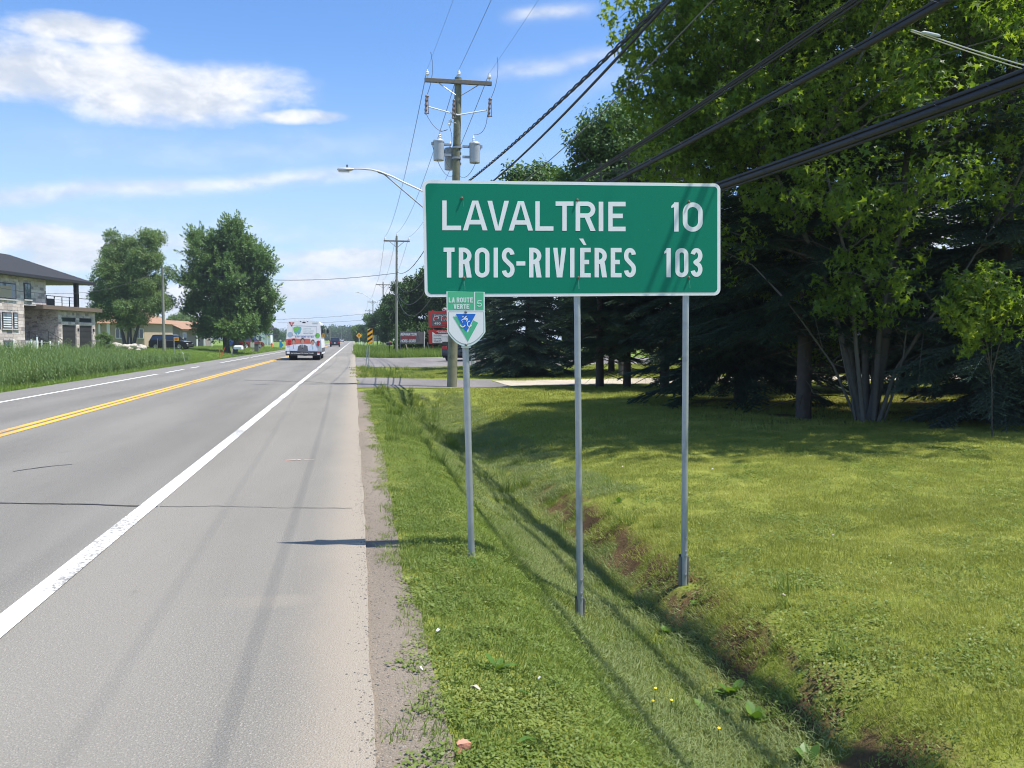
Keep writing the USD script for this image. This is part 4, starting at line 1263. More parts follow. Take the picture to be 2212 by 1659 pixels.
def broad_tree(name, label, base, lobes, trunks, mat, n, protos=CLUMPS, scale=(.8, 1.4), bark='bark', up=.5, group=None, cut=.36, seed=1, cat='tree', lim=5, spread=(.22, .42)):
    t = thing(name, label, cat, base, group=group)
    rg = np.random.default_rng(seed)
    for pts, rad in trunks:
        trunk(t, pts, rad, bark)
    # limbs from the trunk into the lobes
    if trunks:
        src = np.array(trunks[0][0][-1], float)
        m = MB()
        for c, r in lobes[:9]:
            for k in range(lim):
                e = np.array(c) + rg.normal(0, .45, 3) * np.array(r)
                mid = src * .5 + e * .5 + np.array([0, 0, -.1]) * np.linalg.norm(e - src)
                m.tube([src, mid, e], [trunks[0][1][-1] * .55, trunks[0][1][-1] * .3, .015], 5, caps=False)
        pth = obj('limbs', m, bark, t, world=True, kind='stuff')
    # leaves gather in masses at the branch ends, with darker gaps between
    nc = max(6, n // 34)
    C, CD = in_lobes(lobes, nc, rg, .40, cut=cut - .06)
    size = np.mean([min(r) for _, r in lobes])
    k = rg.integers(0, nc, n)
    q = rg.normal(0, 1, (n, 3)); q /= np.linalg.norm(q, axis=1, keepdims=True)
    P = C[k] + q * (rg.uniform(.2, 1, (n, 1)) ** .5) * size * rg.uniform(*spread, nc)[k][:, None] * [1, 1, .8]
    D = q * .7 + CD[k] * .6
    put(t, 'crown', with_mat(protos, mat), P, D + np.array([0, 0, up]) + rg.normal(0, .3, D.shape), rg.uniform(*scale, n))
    return t


def lobes_px(zc, items, depth=1.0):
    """Lobes given by their place and half sizes in the photograph at a distance."""
    out = []
    for (px, py, rx, ry, *dz) in items:
        c = at(px, py, zc + (dz[0] if dz else 0))
        k = (zc + (dz[0] if dz else 0)) / 1800
        out.append((c, (rx * k, rx * k * depth, ry * k)))
    return out


def gbase(px, zc):
    b = at(px, 740, zc); b[2] = ground(b[0], b[1]) - .1
    return b


# ---------------------------------------------------------------- the many stemmed maple behind the sign
mz = 16.0
MB0 = gbase(1880, mz); MB0[2] = ground(MB0[0], MB0[1]) - .08
maple = thing('maple_tree', 'big maple of many pale stems rising from one foot on the lawn', 'tree', MB0)
stem_px = [([(1880, 915, 0), (1908, 770, 0), (1925, 640, 0), (1942, 500, 0), (1958, 350, .2), (1975, 160, .3), (1985, -60, .4)], .105),
           ([(1872, 915, .1), (1868, 720, .2), (1862, 520, .3), (1856, 330, .4), (1850, 120, .4), (1846, -80, .4)], .075),
           ([(1862, 912, -.1), (1822, 745, -.2), (1775, 590, -.4), (1715, 455, -.6), (1655, 330, -.8), (1600, 200, -1.0)], .060),
           ([(1858, 905, .2), (1835, 740, .5), (1800, 560, .8), (1762, 390, 1.0), (1735, 200, 1.2), (1710, 20, 1.3)], .058),
           ([(1888, 905, -.1), (1900, 720, -.3), (1925, 560, -.5), (1975, 420, -.7), (2040, 260, -.9), (2090, 90, -1.0)], .065),
           ([(1895, 905, -.2), (1935, 800, -.5), (2000, 700, -.9), (2075, 600, -1.2), (2150, 480, -1.4)], .040),
           ([(1855, 900, .0), (1800, 790, -.4), (1730, 690, -.8), (1690, 640, -1.0)], .028),
           ([(1866, 900, -.3), (1850, 760, -.8), (1838, 600, -1.2), (1800, 440, -1.6), (1770, 300, -1.8)], .045),
           ([(1884, 900, .4), (1890, 700, .9), (1898, 450, 1.4), (1910, 250, 1.8), (1920, 40, 2.0)], .055),
           ([(1905, 910, -.1), (1930, 850, -.4), (1952, 770, -.7), (1960, 690, -.9)], .030),
           ([(1850, 908, -.2), (1838, 850, -.3), (1822, 780, -.5), (1806, 700, -.6)], .026)]
stems = []
for pts, r in stem_px:
    w = np.array([at(px, py, mz + dz) for px, py, dz in pts]); w[0, 2] = MB0[2]
    stems.append(w)
    trunk(maple, w, list(np.linspace(r, r * .35, len(w))), 'bark_pale', 'stem', 9, .08)
rgm = np.random.default_rng(23)
# leaf masses: balls spread through the crown, each fed by a branch from the nearest stem
centres = []
cx, cy = MB0[0] + .3, MB0[1] - .1
tries = 0
while len(centres) < 230 and tries < 9000:
    tries += 1
    z = rgm.uniform(1.3, 11.3)
    R = np.interp(z, [1, 2.0, 3.2, 5, 7, 9, 11.5], [1.6, 3.2, 4.1, 4.9, 5.1, 4.4, 2.2])
    a = rgm.uniform(0, 6.283); u = rgm.uniform(0, 1) ** .5
    if z < 4.5 and u < .55: continue
    p = np.array([cx + R * u * math.cos(a), cy + R * u * math.sin(a), z])
    if z < 3.6 and p[0] < cx - 2.0 and rgm.uniform() < .6: continue
    if z < 4.8 and rgm.uniform() < .62: continue
    if 1.0 < z < 6.2 and p[1] < cy - .5 and abs(p[0] - cx - .12 * (z - 2)) < 1.0 + .12 * z and rgm.uniform() < .8: continue
    if all(np.linalg.norm(p - q) > .70 for q in centres):
        centres.append(p)
tries = 0
while len(centres) < 250 and tries < 6000:   # the dense upper crown
    tries += 1
    z = rgm.uniform(7.2, 12.0); a = rgm.uniform(0, 6.283); u = rgm.uniform(0, 1) ** .5
    R = np.interp(z, [7, 9, 12], [5.0, 4.6, 2.6])
    p = np.array([cx + .5 + R * u * math.cos(a), cy + R * u * math.sin(a), z])
    if all(np.linalg.norm(p - q) > .62 for q in centres):
        centres.append(p)
centres += [at(px, py, zc) for px, py, zc in ((1405, 120, 15.6), (1418, 175, 15.4), (1400, 215, 15.8), (1425, 265, 15.6), (1450, 320, 15.8), (1470, 90, 15.2), (1500, 30, 15.0), (1450, 190, 15.0), (1480, 250, 15.2), (1520, 340, 15.4), (1560, 150, 14.8), (1600, 60, 14.6), (1650, 250, 14.4), (1560, 290, 14.8), (2080, 150, 14.4), (2150, 260, 14.2), (2190, 420, 14.0), (1990, 60, 14.2))]
brm = MB(); P, D, S = [], [], []
allpts = np.vstack([np.stack([np.interp(np.linspace(0, 1, 30), np.linspace(0, 1, len(w)), w[:, k]) for k in range(3)], 1) for w in stems])
for c in centres:
    below = allpts[allpts[:, 2] < c[2] - .25]
    s = below[np.argmin(np.linalg.norm((below - c) * [1, 1, 1.25], axis=1))] if len(below) else allpts[0]
    L = np.linalg.norm(c - s)
    k = s * .5 + c * .5 + np.array([0, 0, .10 * L]) + rgm.normal(0, .06 * L, 3)
    brm.tube([s, s * .7 + k * .3, k, c], [.012 + .008 * L, .010 + .006 * L, .011, .006], 5, caps=False)
    r = rgm.uniform(.55, 1.0)
    n = int(46 * r ** 2 + 12)
    d = rgm.normal(0, 1, (n, 3)); d /= np.linalg.norm(d, axis=1, keepdims=True)
    p = c + d * r * (rgm.uniform(.15, 1, (n, 1)) ** .6) * [1, 1, .75]
    for i in range(0, n, 9):
        brm.tube([c, c * .4 + p[i] * .6 + [0, 0, .05], p[i]], [.007, .005, .003], 3, caps=False)
    P.append(p); D.append(d * .8 + [0, 0, .7]); S.append(rgm.uniform(.7, 1.25, n))
P, D, S = np.vstack(P), np.vstack(D), np.concatenate(S)
# bare twigs low on the left
for i in range(60):
    w = stems[rgm.choice([2, 6, 7, 3, 5])]
    q = rgm.uniform(.25, .6); k = len(w) - 1
    s = np.array([np.interp(q * k, range(k + 1), w[:, j]) for j in range(3)])
    d = rgm.normal(0, 1, 3) + [-.7 if rgm.uniform() < .7 else .8, -.5, .5]; d /= np.linalg.norm(d)
    L = rgm.uniform(.5, 1.5)
    e = s + d * L
    brm.tube([s, s + d * L * .5 + [0, 0, .05 * L], e], [.008, .005, .002], 4, caps=False)
    for j in range(3):
        u = rgm.uniform(.3, .9); b = s + d * L * u
        brm.tube([b, b + (d + rgm.normal(0, .5, 3)) * L * .3], [.004, .0015], 3, caps=False)
obj('branches', brm, 'bark_pale', maple, world=True, kind='stuff')
R7 = np.random.default_rng(7)
MSPR = [('leaf_sprig', sprig('maple', 11, .30, .112, R7, 1.1), 'maple_leaf'), ('leaf_sprig_b', sprig('maple', 10, .26, .125, R7, 1.1), 'maple_leaf'), ('leaf_sprig_c', sprig('maple', 13, .34, .098, R7, 1.1), 'maple_leaf')]
put(maple, 'crown', MSPR, P, D + rgm.normal(0, .35, D.shape), S)

# young maple shoots in front of the right hand spruce
yb = gbase(2150, 13.3)
ym = thing('maple_sapling', 'young bright green maple sapling before the spruce at the right edge', 'tree', yb)
tops = [at(2085, 650, 13.0), at(2140, 618, 12.9), at(2185, 670, 12.8), at(2120, 705, 12.9)]
for q in tops:
    fork = yb * .55 + tops[1] * .45
    trunk(ym, [yb, fork, q] if q is tops[1] else [fork, fork * .5 + q * .5 + [0, 0, .1], q], [.011, .008, .004], 'bark_spruce', 'stem', 6, .05)
P, D = in_lobes([(q, (.50, .42, .36)) for q in tops], 150, rgm, 1.0, .5, .2)
put(ym, 'crown', MSPR, P, D + [0, 0, .5], rgm.uniform(.7, 1.15, len(P)))

# ---------------------------------------------------------------- spruces
R9 = np.random.default_rng(9)
SPR = [('bough', spray(R9, 1.0)), ('bough_b', spray(R9, .9, 15)), ('bough_c', spray(R9, 1.0, 17))]


def spruce(label, base, h, r, clear, mat='spruce_needle', seed=1, trunk_r=.15, dens=1.0, name='spruce_tree', dead=True, group=None):
    base = np.array(base, float)
    t = thing(name, label, 'tree', base, group=group)
    rg = np.random.default_rng(seed)
    trunk(t, [base, base + [0, 0, h * .5], base + [0, 0, h]], [trunk_r, trunk_r * .6, .02], 'bark_spruce', 'trunk', 9, .06)
    P, M, S = [], [], []
    z = clear
    while z < h - .15:
        f = (z - clear * .3) / (h - clear * .3)
        L = r * (1 - f) ** .75 * rg.uniform(.85, 1.12) + .12
        if z < clear + .8: L *= .85
        k = max(4, int((6 + 3.5 * L) * dens * .8))
        a0 = rg.uniform(0, 6.28)
        for i in range(k):
            a = a0 + 6.283 * i / k + rg.uniform(-.25, .25)
            lift = .35 * f - .28 * (1 - f) + rg.uniform(-.12, .12)
            d = np.array([math.cos(a), math.sin(a), lift]); d /= np.linalg.norm(d)
            side = np.cross([0, 0, 1.0], d); side /= np.linalg.norm(side)
            up = np.cross(d, side)
            l = L * rg.uniform(.8, 1.15)
            b = base + [0, 0, z + rg.uniform(-.1, .1)]
            roll = rg.uniform(-.35, .35); c_, s_ = math.cos(roll), math.sin(roll)
            y, zz = c_ * side + s_ * up, -s_ * side + c_ * up
            if l > 1.15:
                m = int(round(l / .75))
                for j in range(m):
                    q = (j + .15) / m
                    P.append(b + d * l * q * .8 - [0, 0, .10 * l * q * q]); M.append(np.stack([d, y, zz], 1)); S.append(min(1.25, l * (.62 - .12 * q)))
            else:
                P.append(b); M.append(np.stack([d, y, zz], 1)); S.append(l)
        z += rg.uniform(.24, .36) * (1 + .2 * (1 - f)) / dens ** .5
    put(t, 'crown', with_mat(SPR, mat), np.array(P), None, np.array(S), mats=np.array(M))
    if dead and clear > .8:
        m = MB()
        for i in range(26):
            a = rg.uniform(0, 6.28); zz = rg.uniform(.5, clear + .8); L = rg.uniform(.5, 1.5)
            b = base + [0, 0, zz]; d = np.array([math.cos(a), math.sin(a), rg.uniform(-.35, .05)])
            m.tube([b, b + d * L * .5, b + d * L + [0, 0, -.1]], [.014, .009, .003], 4, caps=False)
            for j in range(5):
                u = rg.uniform(.3, 1); m.tube([b + d * L * u, b + d * L * u + rg.normal(0, .22, 3) + d * .15], [.004, .001], 3, caps=False)
        obj('dead_branches', m, 'dead_twig', t, world=True, kind='stuff')
    return t


spruce('dark spruce whose bare trunk stands just left of the big maple', gbase(1738, 16.6), 12.0, 2.5, 2.1, seed=2, trunk_r=.155)
spruce('blue grey spruce with boughs to the ground at the right edge of the lawn', gbase(2165, 15.6), 10.5, 2.4, .35, 'bluespruce_needle', 3, .16)
spruce('dark spruce with low dead boughs half hidden by the right sign post', gbase(1600, 20.5), 12.5, 2.7, 1.1, seed=4, trunk_r=.16)
spruce('spruce whose thick trunk shows left of the right sign post near the track', gbase(1436, 26.0), 9.0, 2.4, 1.9, seed=5, trunk_r=.15)
spruce('slim spruce trunk midway between the middle and right sign posts', gbase(1355, 26.4), 7.7, 2.1, 1.7, seed=6, trunk_r=.13)
spruce('first dark spruce right of the middle sign post beside the gravel track', gbase(1296, 26.4), 7.2, 2.0, 1.3, seed=7, trunk_r=.14)
spruce('full blue spruce with silvery boughs between the route sign and the middle post', gbase(1140, 34.5), 8.2, 2.25, .15, 'bluespruce_needle', 8, .14, 1.25)
spruce('low dark spruce just behind the black pickup at left of the blue spruce', gbase(1068, 38.5), 6.4, 1.9, .1, 'bluespruce_needle', 12, .12)
for i, (x, y, h, r, c, lab) in enumerate(((12.6, 22.6, 12.5, 2.6, 1.5, 'dark spruce filling the gap right behind the maple stems'), (15.8, 21.8, 13.0, 2.7, 1.2, 'dark spruce behind the maple and left of the right edge'),
        (18.6, 20.2, 12.5, 2.7, .8, 'dark spruce at the far right behind the blue grey one'), (15.6, 15.8, 11.5, 2.5, .6, 'tall spruce overhanging the right edge of the picture'),
        (11.2, 35.5, 9.0, 2.6, 1.6, 'dark spruce beyond the track behind the slim trunk'), (14.6, 35.0, 13.0, 2.8, 1.0, 'dark spruce beyond the gravel track behind the maple'),
        (18.5, 34.0, 13.5, 2.9, .8, 'dark spruce beyond the gravel track near the right edge'), (22.5, 33.0, 13.5, 3.0, .6, 'last dark spruce beyond the track at the right'), (23.0, 23.5, 13.0, 2.8, .8, 'dark spruce farthest right on the near side of the track'))):
    spruce(lab, (x, y, ground(x, y) - .1), h, r, c, seed=30 + i, trunk_r=.15)

# ---------------------------------------------------------------- broadleaf trees on the right
P1_ = gbase(1345, 33.5)
broad_tree('poplar_tree', 'poplar with pale glossy leaves rising above the middle of the sign', P1_, lobes_px(33.5, [(1300, 395, 88, 110), (1345, 330, 80, 90), (1260, 470, 75, 80), (1390, 400, 90, 120), (1330, 520, 90, 90), (1295, 320, 60, 50), (1235, 400, 55, 70), (1370, 290, 60, 60)]),
           [([P1_, at(1340, 560, 33.5), at(1330, 420, 33.5)], [.16, .11, .05])], 'poplar_leaf', 4200, [('leaf_spray', sprig('oval', 14, .55, .15, R7, .5)), ('leaf_spray_b', sprig('oval', 12, .45, .16, R7, .5))], (.8, 1.3), 'bark_pale', .4, seed=41, cut=.33)
P2_ = gbase(1150, 43)
broad_tree('poplar_tree', 'lower poplar whose top peeks over the sign beside the near pole', P2_, lobes_px(43, [(1150, 430, 62, 62), (1105, 460, 40, 70), (1195, 445, 45, 60), (1150, 520, 70, 80)]),
           [([P2_, at(1150, 600, 43), at(1150, 480, 43)], [.15, .1, .05])], 'poplar_leaf', 2200, [('leaf_spray', sprig('oval', 14, .6, .18, R7, .5)), ('leaf_spray_b', sprig('oval', 12, .5, .19, R7, .5))], (.9, 1.4), 'bark_pale', .4, seed=42, cut=.33)
def roadside(label, px, zc, items, n, mat='hedge_leaf', seed=1, scale=(.8, 1.4), depth=1.1, group=None, name='roadside_tree', tr=.14):
    b = gbase(px, zc)
    lo = lobes_px(zc, items, depth)
    top_ = max(lo, key=lambda q: q[0][2])[0]
    broad_tree(name, label, b, lo, [([b, b * .6 + top_ * .4, top_], [tr, tr * .7, tr * .3])], mat, n, CLUMPS, scale, seed=seed, cut=.34, group=group)
roadside('tall leafy tree behind the second pole and the dark banner', 915, 92, [(915, 610, 42, 50), (940, 650, 45, 60), (895, 665, 40, 55), (920, 705, 52, 40)], 1900, seed=51)
roadside('leafy tree hidden for the most part by the left end of the green sign', 975, 84, [(975, 610, 45, 60), (985, 680, 60, 60), (1015, 650, 40, 60)], 1700, seed=52)
roadside('bushy tree between the second and the third pole', 868, 106, [(870, 640, 26, 38), (862, 680, 30, 40), (878, 715, 32, 30)], 1200, seed=53)
roadside('rounded tree left of the third pole', 838, 124, [(838, 672, 22, 32), (846, 705, 28, 32)], 900, seed=54)
roadside('smaller tree among the distant poles', 815, 155, [(815, 690, 18, 32), (822, 718, 20, 22)], 600, seed=55, scale=(1.0, 1.7))
roadside('grey green willow at the end of the row of poles', 786, 225, [(788, 702, 19, 22), (776, 718, 14, 18), (800, 720, 16, 18)], 700, 'silver_far', 56, (1.4, 2.4))
roadside('dense thicket behind the dark banner', 890, 82, [(875, 735, 30, 22), (905, 728, 36, 30), (945, 732, 36, 28), (985, 735, 40, 26)], 1500, seed=57, name='thicket', tr=.06)
roadside('leafy trees shading the back of the lot behind the pickup', 1045, 76, [(1040, 650, 55, 70), (1075, 700, 60, 60), (1020, 710, 50, 50)], 1500, seed=58)
roadside('dark broadleaf tree beyond the blue spruce', 1235, 58, [(1215, 640, 70, 90), (1255, 560, 70, 90), (1270, 680, 70, 70)], 1700, 'hedge_leaf', 59, (.7, 1.2))

# ---------------------------------------------------------------- the two big trees on the left, and those behind
L1b = gbase(280, 98)
br = lambda px, dx: [at(px, 752, 98) * [1, 1, 0] + [0, 0, L1b[2]], at(px + dx * .4, 715, 98), at(px + dx, 670, 98)]
broad_tree('left_maple', 'round headed tree with three trunks beside the stone house', L1b, lobes_px(98, [(262, 545, 42, 48), (318, 540, 46, 50), (250, 610, 52, 55), (325, 610, 46, 55), (225, 660, 38, 38), (285, 670, 58, 38), (338, 660, 30, 36), (290, 590, 55, 60)], 1.0),
           [(br(279, 2), [.30, .24, .18]), (br(272, -22), [.22, .18, .12]), (br(286, 24), [.22, .18, .12])], 'maple_far', 4600, CLUMPS, (.7, 1.3), up=.6, seed=61, cut=.40, spread=(.30, .52))
L2b = gbase(495, 101)
br2 = lambda px, dx: [at(px, 757, 101) * [1, 1, 0] + [0, 0, L2b[2]], at(px + dx * .4, 725, 101), at(px + dx, 670, 101)]
broad_tree('left_maple', 'broad tree with ragged upswept outline left of the bus', L2b, lobes_px(101, [(458, 545, 42, 58), (512, 535, 46, 50), (445, 620, 48, 50), (500, 600, 62, 62), (550, 585, 38, 50), (555, 650, 44, 40), (470, 690, 55, 34), (530, 700, 52, 32), (430, 680, 26, 30)], 1.0),
           [(br2(490, -6), [.42, .34, .22]), (br2(506, 18), [.38, .30, .2])], 'silver_far', 4400, SHOOTS, (.9, 1.8), up=.9, seed=62, cut=.38, spread=(.26, .46))
roadside('tree behind the orange roofed bungalow', 378, 205, [(378, 690, 30, 20), (352, 700, 30, 16), (405, 700, 22, 14)], 700, 'maple_far', 63, (1.6, 2.6))
roadside('small dark conifer shaped tree left of the bus on the horizon', 597, 300, [(597, 720, 6, 14)], 160, 'hedge_leaf', 64, (1.2, 2.0))
# far woods that read as one mass
def woods(name, label, segs, n, mat, seed, scale):
    rg = np.random.default_rng(seed)
    P = []
    for (xa, ya, xb, yb, h, dep, k) in segs:
        m = int(n * k)
        t = rg.uniform(0, 1, m)
        x = xa + (xb - xa) * t; y = ya + (yb - ya) * t + rg.uniform(0, dep, m)
        hh = h * (.55 + .75 * NZ(np.stack([x * .05, y * .05, x * 0], 1), 3, seed))
        P.append(np.stack([x, y, hh * rg.uniform(0.02, 1, m) ** .8], 1))
    P = np.vstack(P)
    d = rg.normal(0, 1, P.shape) + [0, 0, .8]
    pr = instancer(numbered('/World', name), with_mat(CLUMPS, mat), P, quat_from(basis(d, rg.uniform(0, 6.28, len(P)))), rg.uniform(*scale, len(P)), rg.integers(0, 3, len(P)))
    tag(pr, label, 'wood', kind='stuff')
e1, e2, e3 = at(690, 735, 620), at(790, 735, 520), at(690, 735, 900)
woods('distant_wood', 'dark wooded skyline where the road ends', [(e1[0] - 20, e1[1], e2[0] + 10, e2[1], 9.0, 40, 1.0)], 1500, 'hedge_leaf', 71, (3.0, 5.0))
e1, e2 = at(-200, 735, 1100), at(700, 735, 900)
woods('distant_wood', 'long low blue green tree line across the flat fields on the left', [(e1[0], e1[1], e2[0], e2[1], 11.0, 60, 1.0)], 3000, 'hedge_leaf', 72, (4.0, 7.0))
e1, e2 = at(560, 735, 330), at(612, 735, 330)
woods('distant_hedge', 'dark hedge in the fields beyond the bus', [(e1[0], e1[1], e2[0], e2[1], 4.5, 14, 1.0)], 260, 'hedge_leaf', 73, (1.6, 2.6))
# shrub by the stone pile
sb = gbase(228, 80)
broad_tree('shrub', 'bushy green shrub by the pile of pale stones on the left', sb, lobes_px(80, [(222, 740, 20, 16), (240, 748, 22, 12), (212, 752, 14, 10), (226, 724, 8, 10)], 1.0), [], 'maple_far', 420, CLUMPS, (.35, .6), seed=65, cat='shrub')
# ---------------------------------------------------------------- flat print on boards
def text_on(parent, name, text, box_, conv, Y, lift, mat, bold=True, slant=0.0, depth=.002):
    """Lettering that fills a box (x0, y0, x1, y1) of enlargement pixels on an upright board facing the camera's side."""
    m = meshkit.text_mesh(text, 1.0, .01, bold)
    v = np.array(m.vertices); lo, hi = v.min(0), v.max(0)
    x0, y0, x1, y1 = box_
    a = (v[:, 0] - lo[0]) / (hi[0] - lo[0]); b = (v[:, 1] - lo[1]) / (hi[1] - lo[1])
    px = x0 + a * (x1 - x0) + slant * b * (y1 - y0); py = y1 - b * (y1 - y0)
    out = []
    for i in range(len(v)):
        X, Z = conv(px[i], py[i], Y)
        out.append((X, Y - lift - (depth if v[i, 2] > .005 else 0), Z))
    obj(name, trimesh.Trimesh(np.array(out), m.faces, process=False), mat, parent, world=True)


def board(parent, name, poly, conv, Y, lift, mat, depth=.004):
    if not hasattr(poly, 'geom_type'):
        poly = Polygon(poly)
    return obj(name, MB().prism(to_plane(poly, Y, conv), depth, (0, Y - lift, 0), **XZ), mat, parent, world=True)


def conv_of(x0, y0, k):
    return lambda cx, cy, Y: (lambda p: (p[0], p[2]))(on_plane((x0 + cx / k) * .8848, (y0 + cy / k) * .8848, Y))


# ---------------------------------------------------------------- the bus
kb = conv_of(690, 770, 13.83)
BY = 60.2
bl = on_plane(620, 777, BY)
bus = thing('bus', 'white bus with a dental clinic advertisement driving away in the right lane', 'bus', (kb(710, 1000, BY)[0], BY + 3.5, 0))
rear = Polygon([(100, 1340), (98, 1000), (125, 760), (150, 420), (178, 215), (215, 188), (480, 172), (750, 165), (1000, 180), (1215, 212), (1250, 250), (1275, 500), (1300, 800), (1318, 1000), (1322, 1360)])
rear_xz = to_plane(rear, BY, kb)
body = MB()
pts_ = np.array(rear_xz.exterior.coords)[:-1]
zmin = pts_[:, 1].min(); floor_z = .42
pts_[:, 1] = np.maximum(pts_[:, 1], floor_z)
L_ = 7.4
nose = [(0, 1.0), (L_ - 1.2, 1.0), (L_ - .4, .97), (L_, .90)]
V, F = [], []
cxm, czm = pts_[:, 0].mean(), 1.2
for i, (dy, s) in enumerate(nose):
    q = pts_.copy(); q[:, 0] = cxm + (q[:, 0] - cxm) * s; q[:, 1] = czm + (q[:, 1] - czm) * s
    V.append(np.c_[q[:, 0], np.full(len(q), BY + dy), q[:, 1]])
k = len(pts_)
for i in range(len(nose) - 1):
    for j in range(k):
        F.append((i * k + j, i * k + (j + 1) % k, (i + 1) * k + (j + 1) % k, (i + 1) * k + j))
body.raw(np.vstack(V), F)
body.prism(Polygon(pts_), .02, (0, BY + .01, 0), **XZ)
BODY = obj('body', body, 'paint_white', bus, world=True, smooth=30)
xr = pts_[:, 0].max()
for i, (y0, y1) in enumerate(((.6, 1.9), (2.05, 3.4), (3.55, 4.9), (5.0, 6.2))):
    obj('side_window', MB().span((xr - .10, BY + y0, 1.62), (xr + .012, BY + y1, 2.45)), 'glass_dark', bus, world=True)
obj('side_stripe', MB().span((xr - .02, BY + .1, .55), (xr + .008, BY + 6.2, .85)), 'panel_grey', bus, world=True)
obj('mirror', MB().box((xr + .22, BY + 6.6, 2.1), (.18, .12, .34), bevel=.03).cyl((xr, BY + 6.6, 2.3), (xr + .2, BY + 6.6, 2.2), .02, 5), 'paint_black', bus, world=True)
def ad(name, poly, mat, lift=.012):
    return board(bus, name, poly, kb, BY, lift, mat, .003)
def ell(x, y, rx, ry): return affinity.scale(Point(x, y).buffer(1, quad_segs=8), rx, ry)
ad('number_panel', sbox(1000, 240, 1188, 285), 'route_pale'); text_on(bus, 'number', '76059', (1005, 245, 1183, 280), kb, BY, .016, 'text_grey')
ad('warning_triangle', [(208, 222), (398, 236), (302, 385)], 'tail_red'); text_on(bus, 'triangle_letter', 'S', (268, 235, 335, 320), kb, BY, .016, 'letter_white')
ad('marker_light', ell(722, 236, 62, 22), 'paint_black'); ad('marker_light', ell(607, 202, 24, 12), 'paint_black'); ad('marker_light', ell(843, 208, 24, 12), 'paint_black')
win = Polygon([(322, 335), (1150, 365), (1165, 690), (318, 690)])
ad('rear_window_frame', win.difference(win.buffer(-9)), 'text_grey')
ad('round_spot', ell(255, 648, 92, 92), 'bluegrey_print'); ad('round_spot', ell(1180, 682, 82, 90), 'leafgreen_print')
tooth = Polygon([(380, 400), (500, 378), (620, 400), (632, 470), (590, 600), (525, 640), (505, 540), (480, 650), (425, 610), (375, 500)])
ad('tooth_logo', tooth.buffer(14).buffer(-8), 'teal_print', .012); ad('tooth_leaf', Polygon([(372, 420), (500, 378), (560, 420), (500, 520), (400, 560)]).buffer(10), 'leafgreen_print', .016)
text_on(bus, 'lettering', 'CENTRE', (700, 420, 960, 468), kb, BY, .012, 'route_pale', False); text_on(bus, 'lettering', 'DENTAIRE', (700, 498, 1050, 545), kb, BY, .012, 'route_pale', False)
text_on(bus, 'lettering', 'REPENTIGNY', (700, 580, 1040, 622), kb, BY, .012, 'text_grey')
text_on(bus, 'telephone_number', '579-808-0733', (425, 690, 1045, 752), kb, BY, .012, 'text_blue')
ad('salmon_print', Polygon([(118, 800), (400, 770), (560, 790), (930, 785), (960, 960), (540, 960), (180, 1010), (104, 1020)]), 'salmon_print')
ad('grey_print', Polygon([(1075, 900), (1290, 840), (1318, 1225), (1180, 1225)]), 'text_grey', .010)
def figure(x, y, s, coat, tie, hair=1.0):
    ad('printed_coat', Polygon([(x - 62 * s, y + 120 * s), (x - 130 * s, y + 160 * s), (x - 160 * s, 1195), (x + 165 * s, 1200), (x + 150 * s, y + 160 * s), (x + 62 * s, y + 120 * s)]), coat, .016)
    ad('printed_shirt', Polygon([(x - 36 * s, y + 100 * s), (x + 36 * s, y + 100 * s), (x + 6 * s, y + 260 * s), (x - 8 * s, y + 260 * s)]), 'letter_white', .019)
    ad('printed_tie', Polygon([(x - 9 * s, y + 115 * s), (x + 9 * s, y + 115 * s), (x + 13 * s, y + 250 * s), (x - 13 * s, y + 250 * s)]), tie, .022)
    ad('printed_hair', ell(x, y - 12 * s, 60 * s, (78 * hair) * s), 'hair_print', .019)
    ad('printed_face', ell(x, y + 22 * s, 46 * s, 72 * s), 'skin_print', .022)
figure(372, 880, .95, 'coat_print', 'skin_print', 1.25); figure(675, 860, 1.12, 'suit_print', 'paint_black'); figure(1020, 900, .98, 'coat_print', 'teal_print')
for i, (x, y) in enumerate(((235, 865), (235, 948), (1210, 895), (1200, 978))):
    X, Z = kb(x, y, BY)
    obj('tail_light', MB().lathe([(0, 0), (.105, 0), (.10, .03), (.06, .04), (0, .04)], (X, BY - .01, Z), (0, -1, 0), 14), 'tail_red', bus, world=True)
BUMP = board(bus, 'bumper', [(100, 1200), (1318, 1225), (1325, 1370), (112, 1345)], kb, BY, -.02, 'paint_black', .14)
text_on(bus, 'lettering', 'Dre Fyrillesand | Dr Carrier | Dr Mai', (285, 1245, 1045, 1305), kb, BY, .125, 'letter_white', True)
board(bus, 'plate', [(145, 1218), (245, 1222), (243, 1298), (143, 1294)], kb, BY, .125, 'sign_white')
board(bus, 'sticker', [(1168, 1250), (1258, 1252), (1256, 1335), (1166, 1333)], kb, BY, .125, 'sign_white'); board(bus, 'sticker', [(1172, 1252), (1254, 1254), (1254, 1280), (1172, 1278)], kb, BY, .130, 'tail_red')
def wheel(parent, c, r, w, world=True, ax=(1, 0, 0)):
    ax = np.array(ax, float); c = np.array(c, float)
    ty = obj('wheel', MB().lathe([(r * .6, -w / 2), (r * .93, -w / 2), (r, -w / 2 + .03), (r, w / 2 - .03), (r * .93, w / 2), (r * .6, w / 2)], c, ax, 20), 'black_rubber', parent, smooth=40, world=world)
    obj('rim', MB().lathe([(0, -w / 2 + .02), (r * .55, -w / 2 + .02), (r * .62, -w / 2 - .005), (r * .62, w / 2 + .005), (r * .55, w / 2 - .02), (0, w / 2 - .02)], c, ax, 14), 'rim', ty, smooth=40, world=world)
xl = pts_[:, 0].min()
for x in (xl + .42, xr - .42):
    wheel(bus, (x, BY + 1.5, .42), .42, .55)
for x in (xl + .25, xr - .25):
    wheel(bus, (x, BY + 6.1, .42), .42, .28)
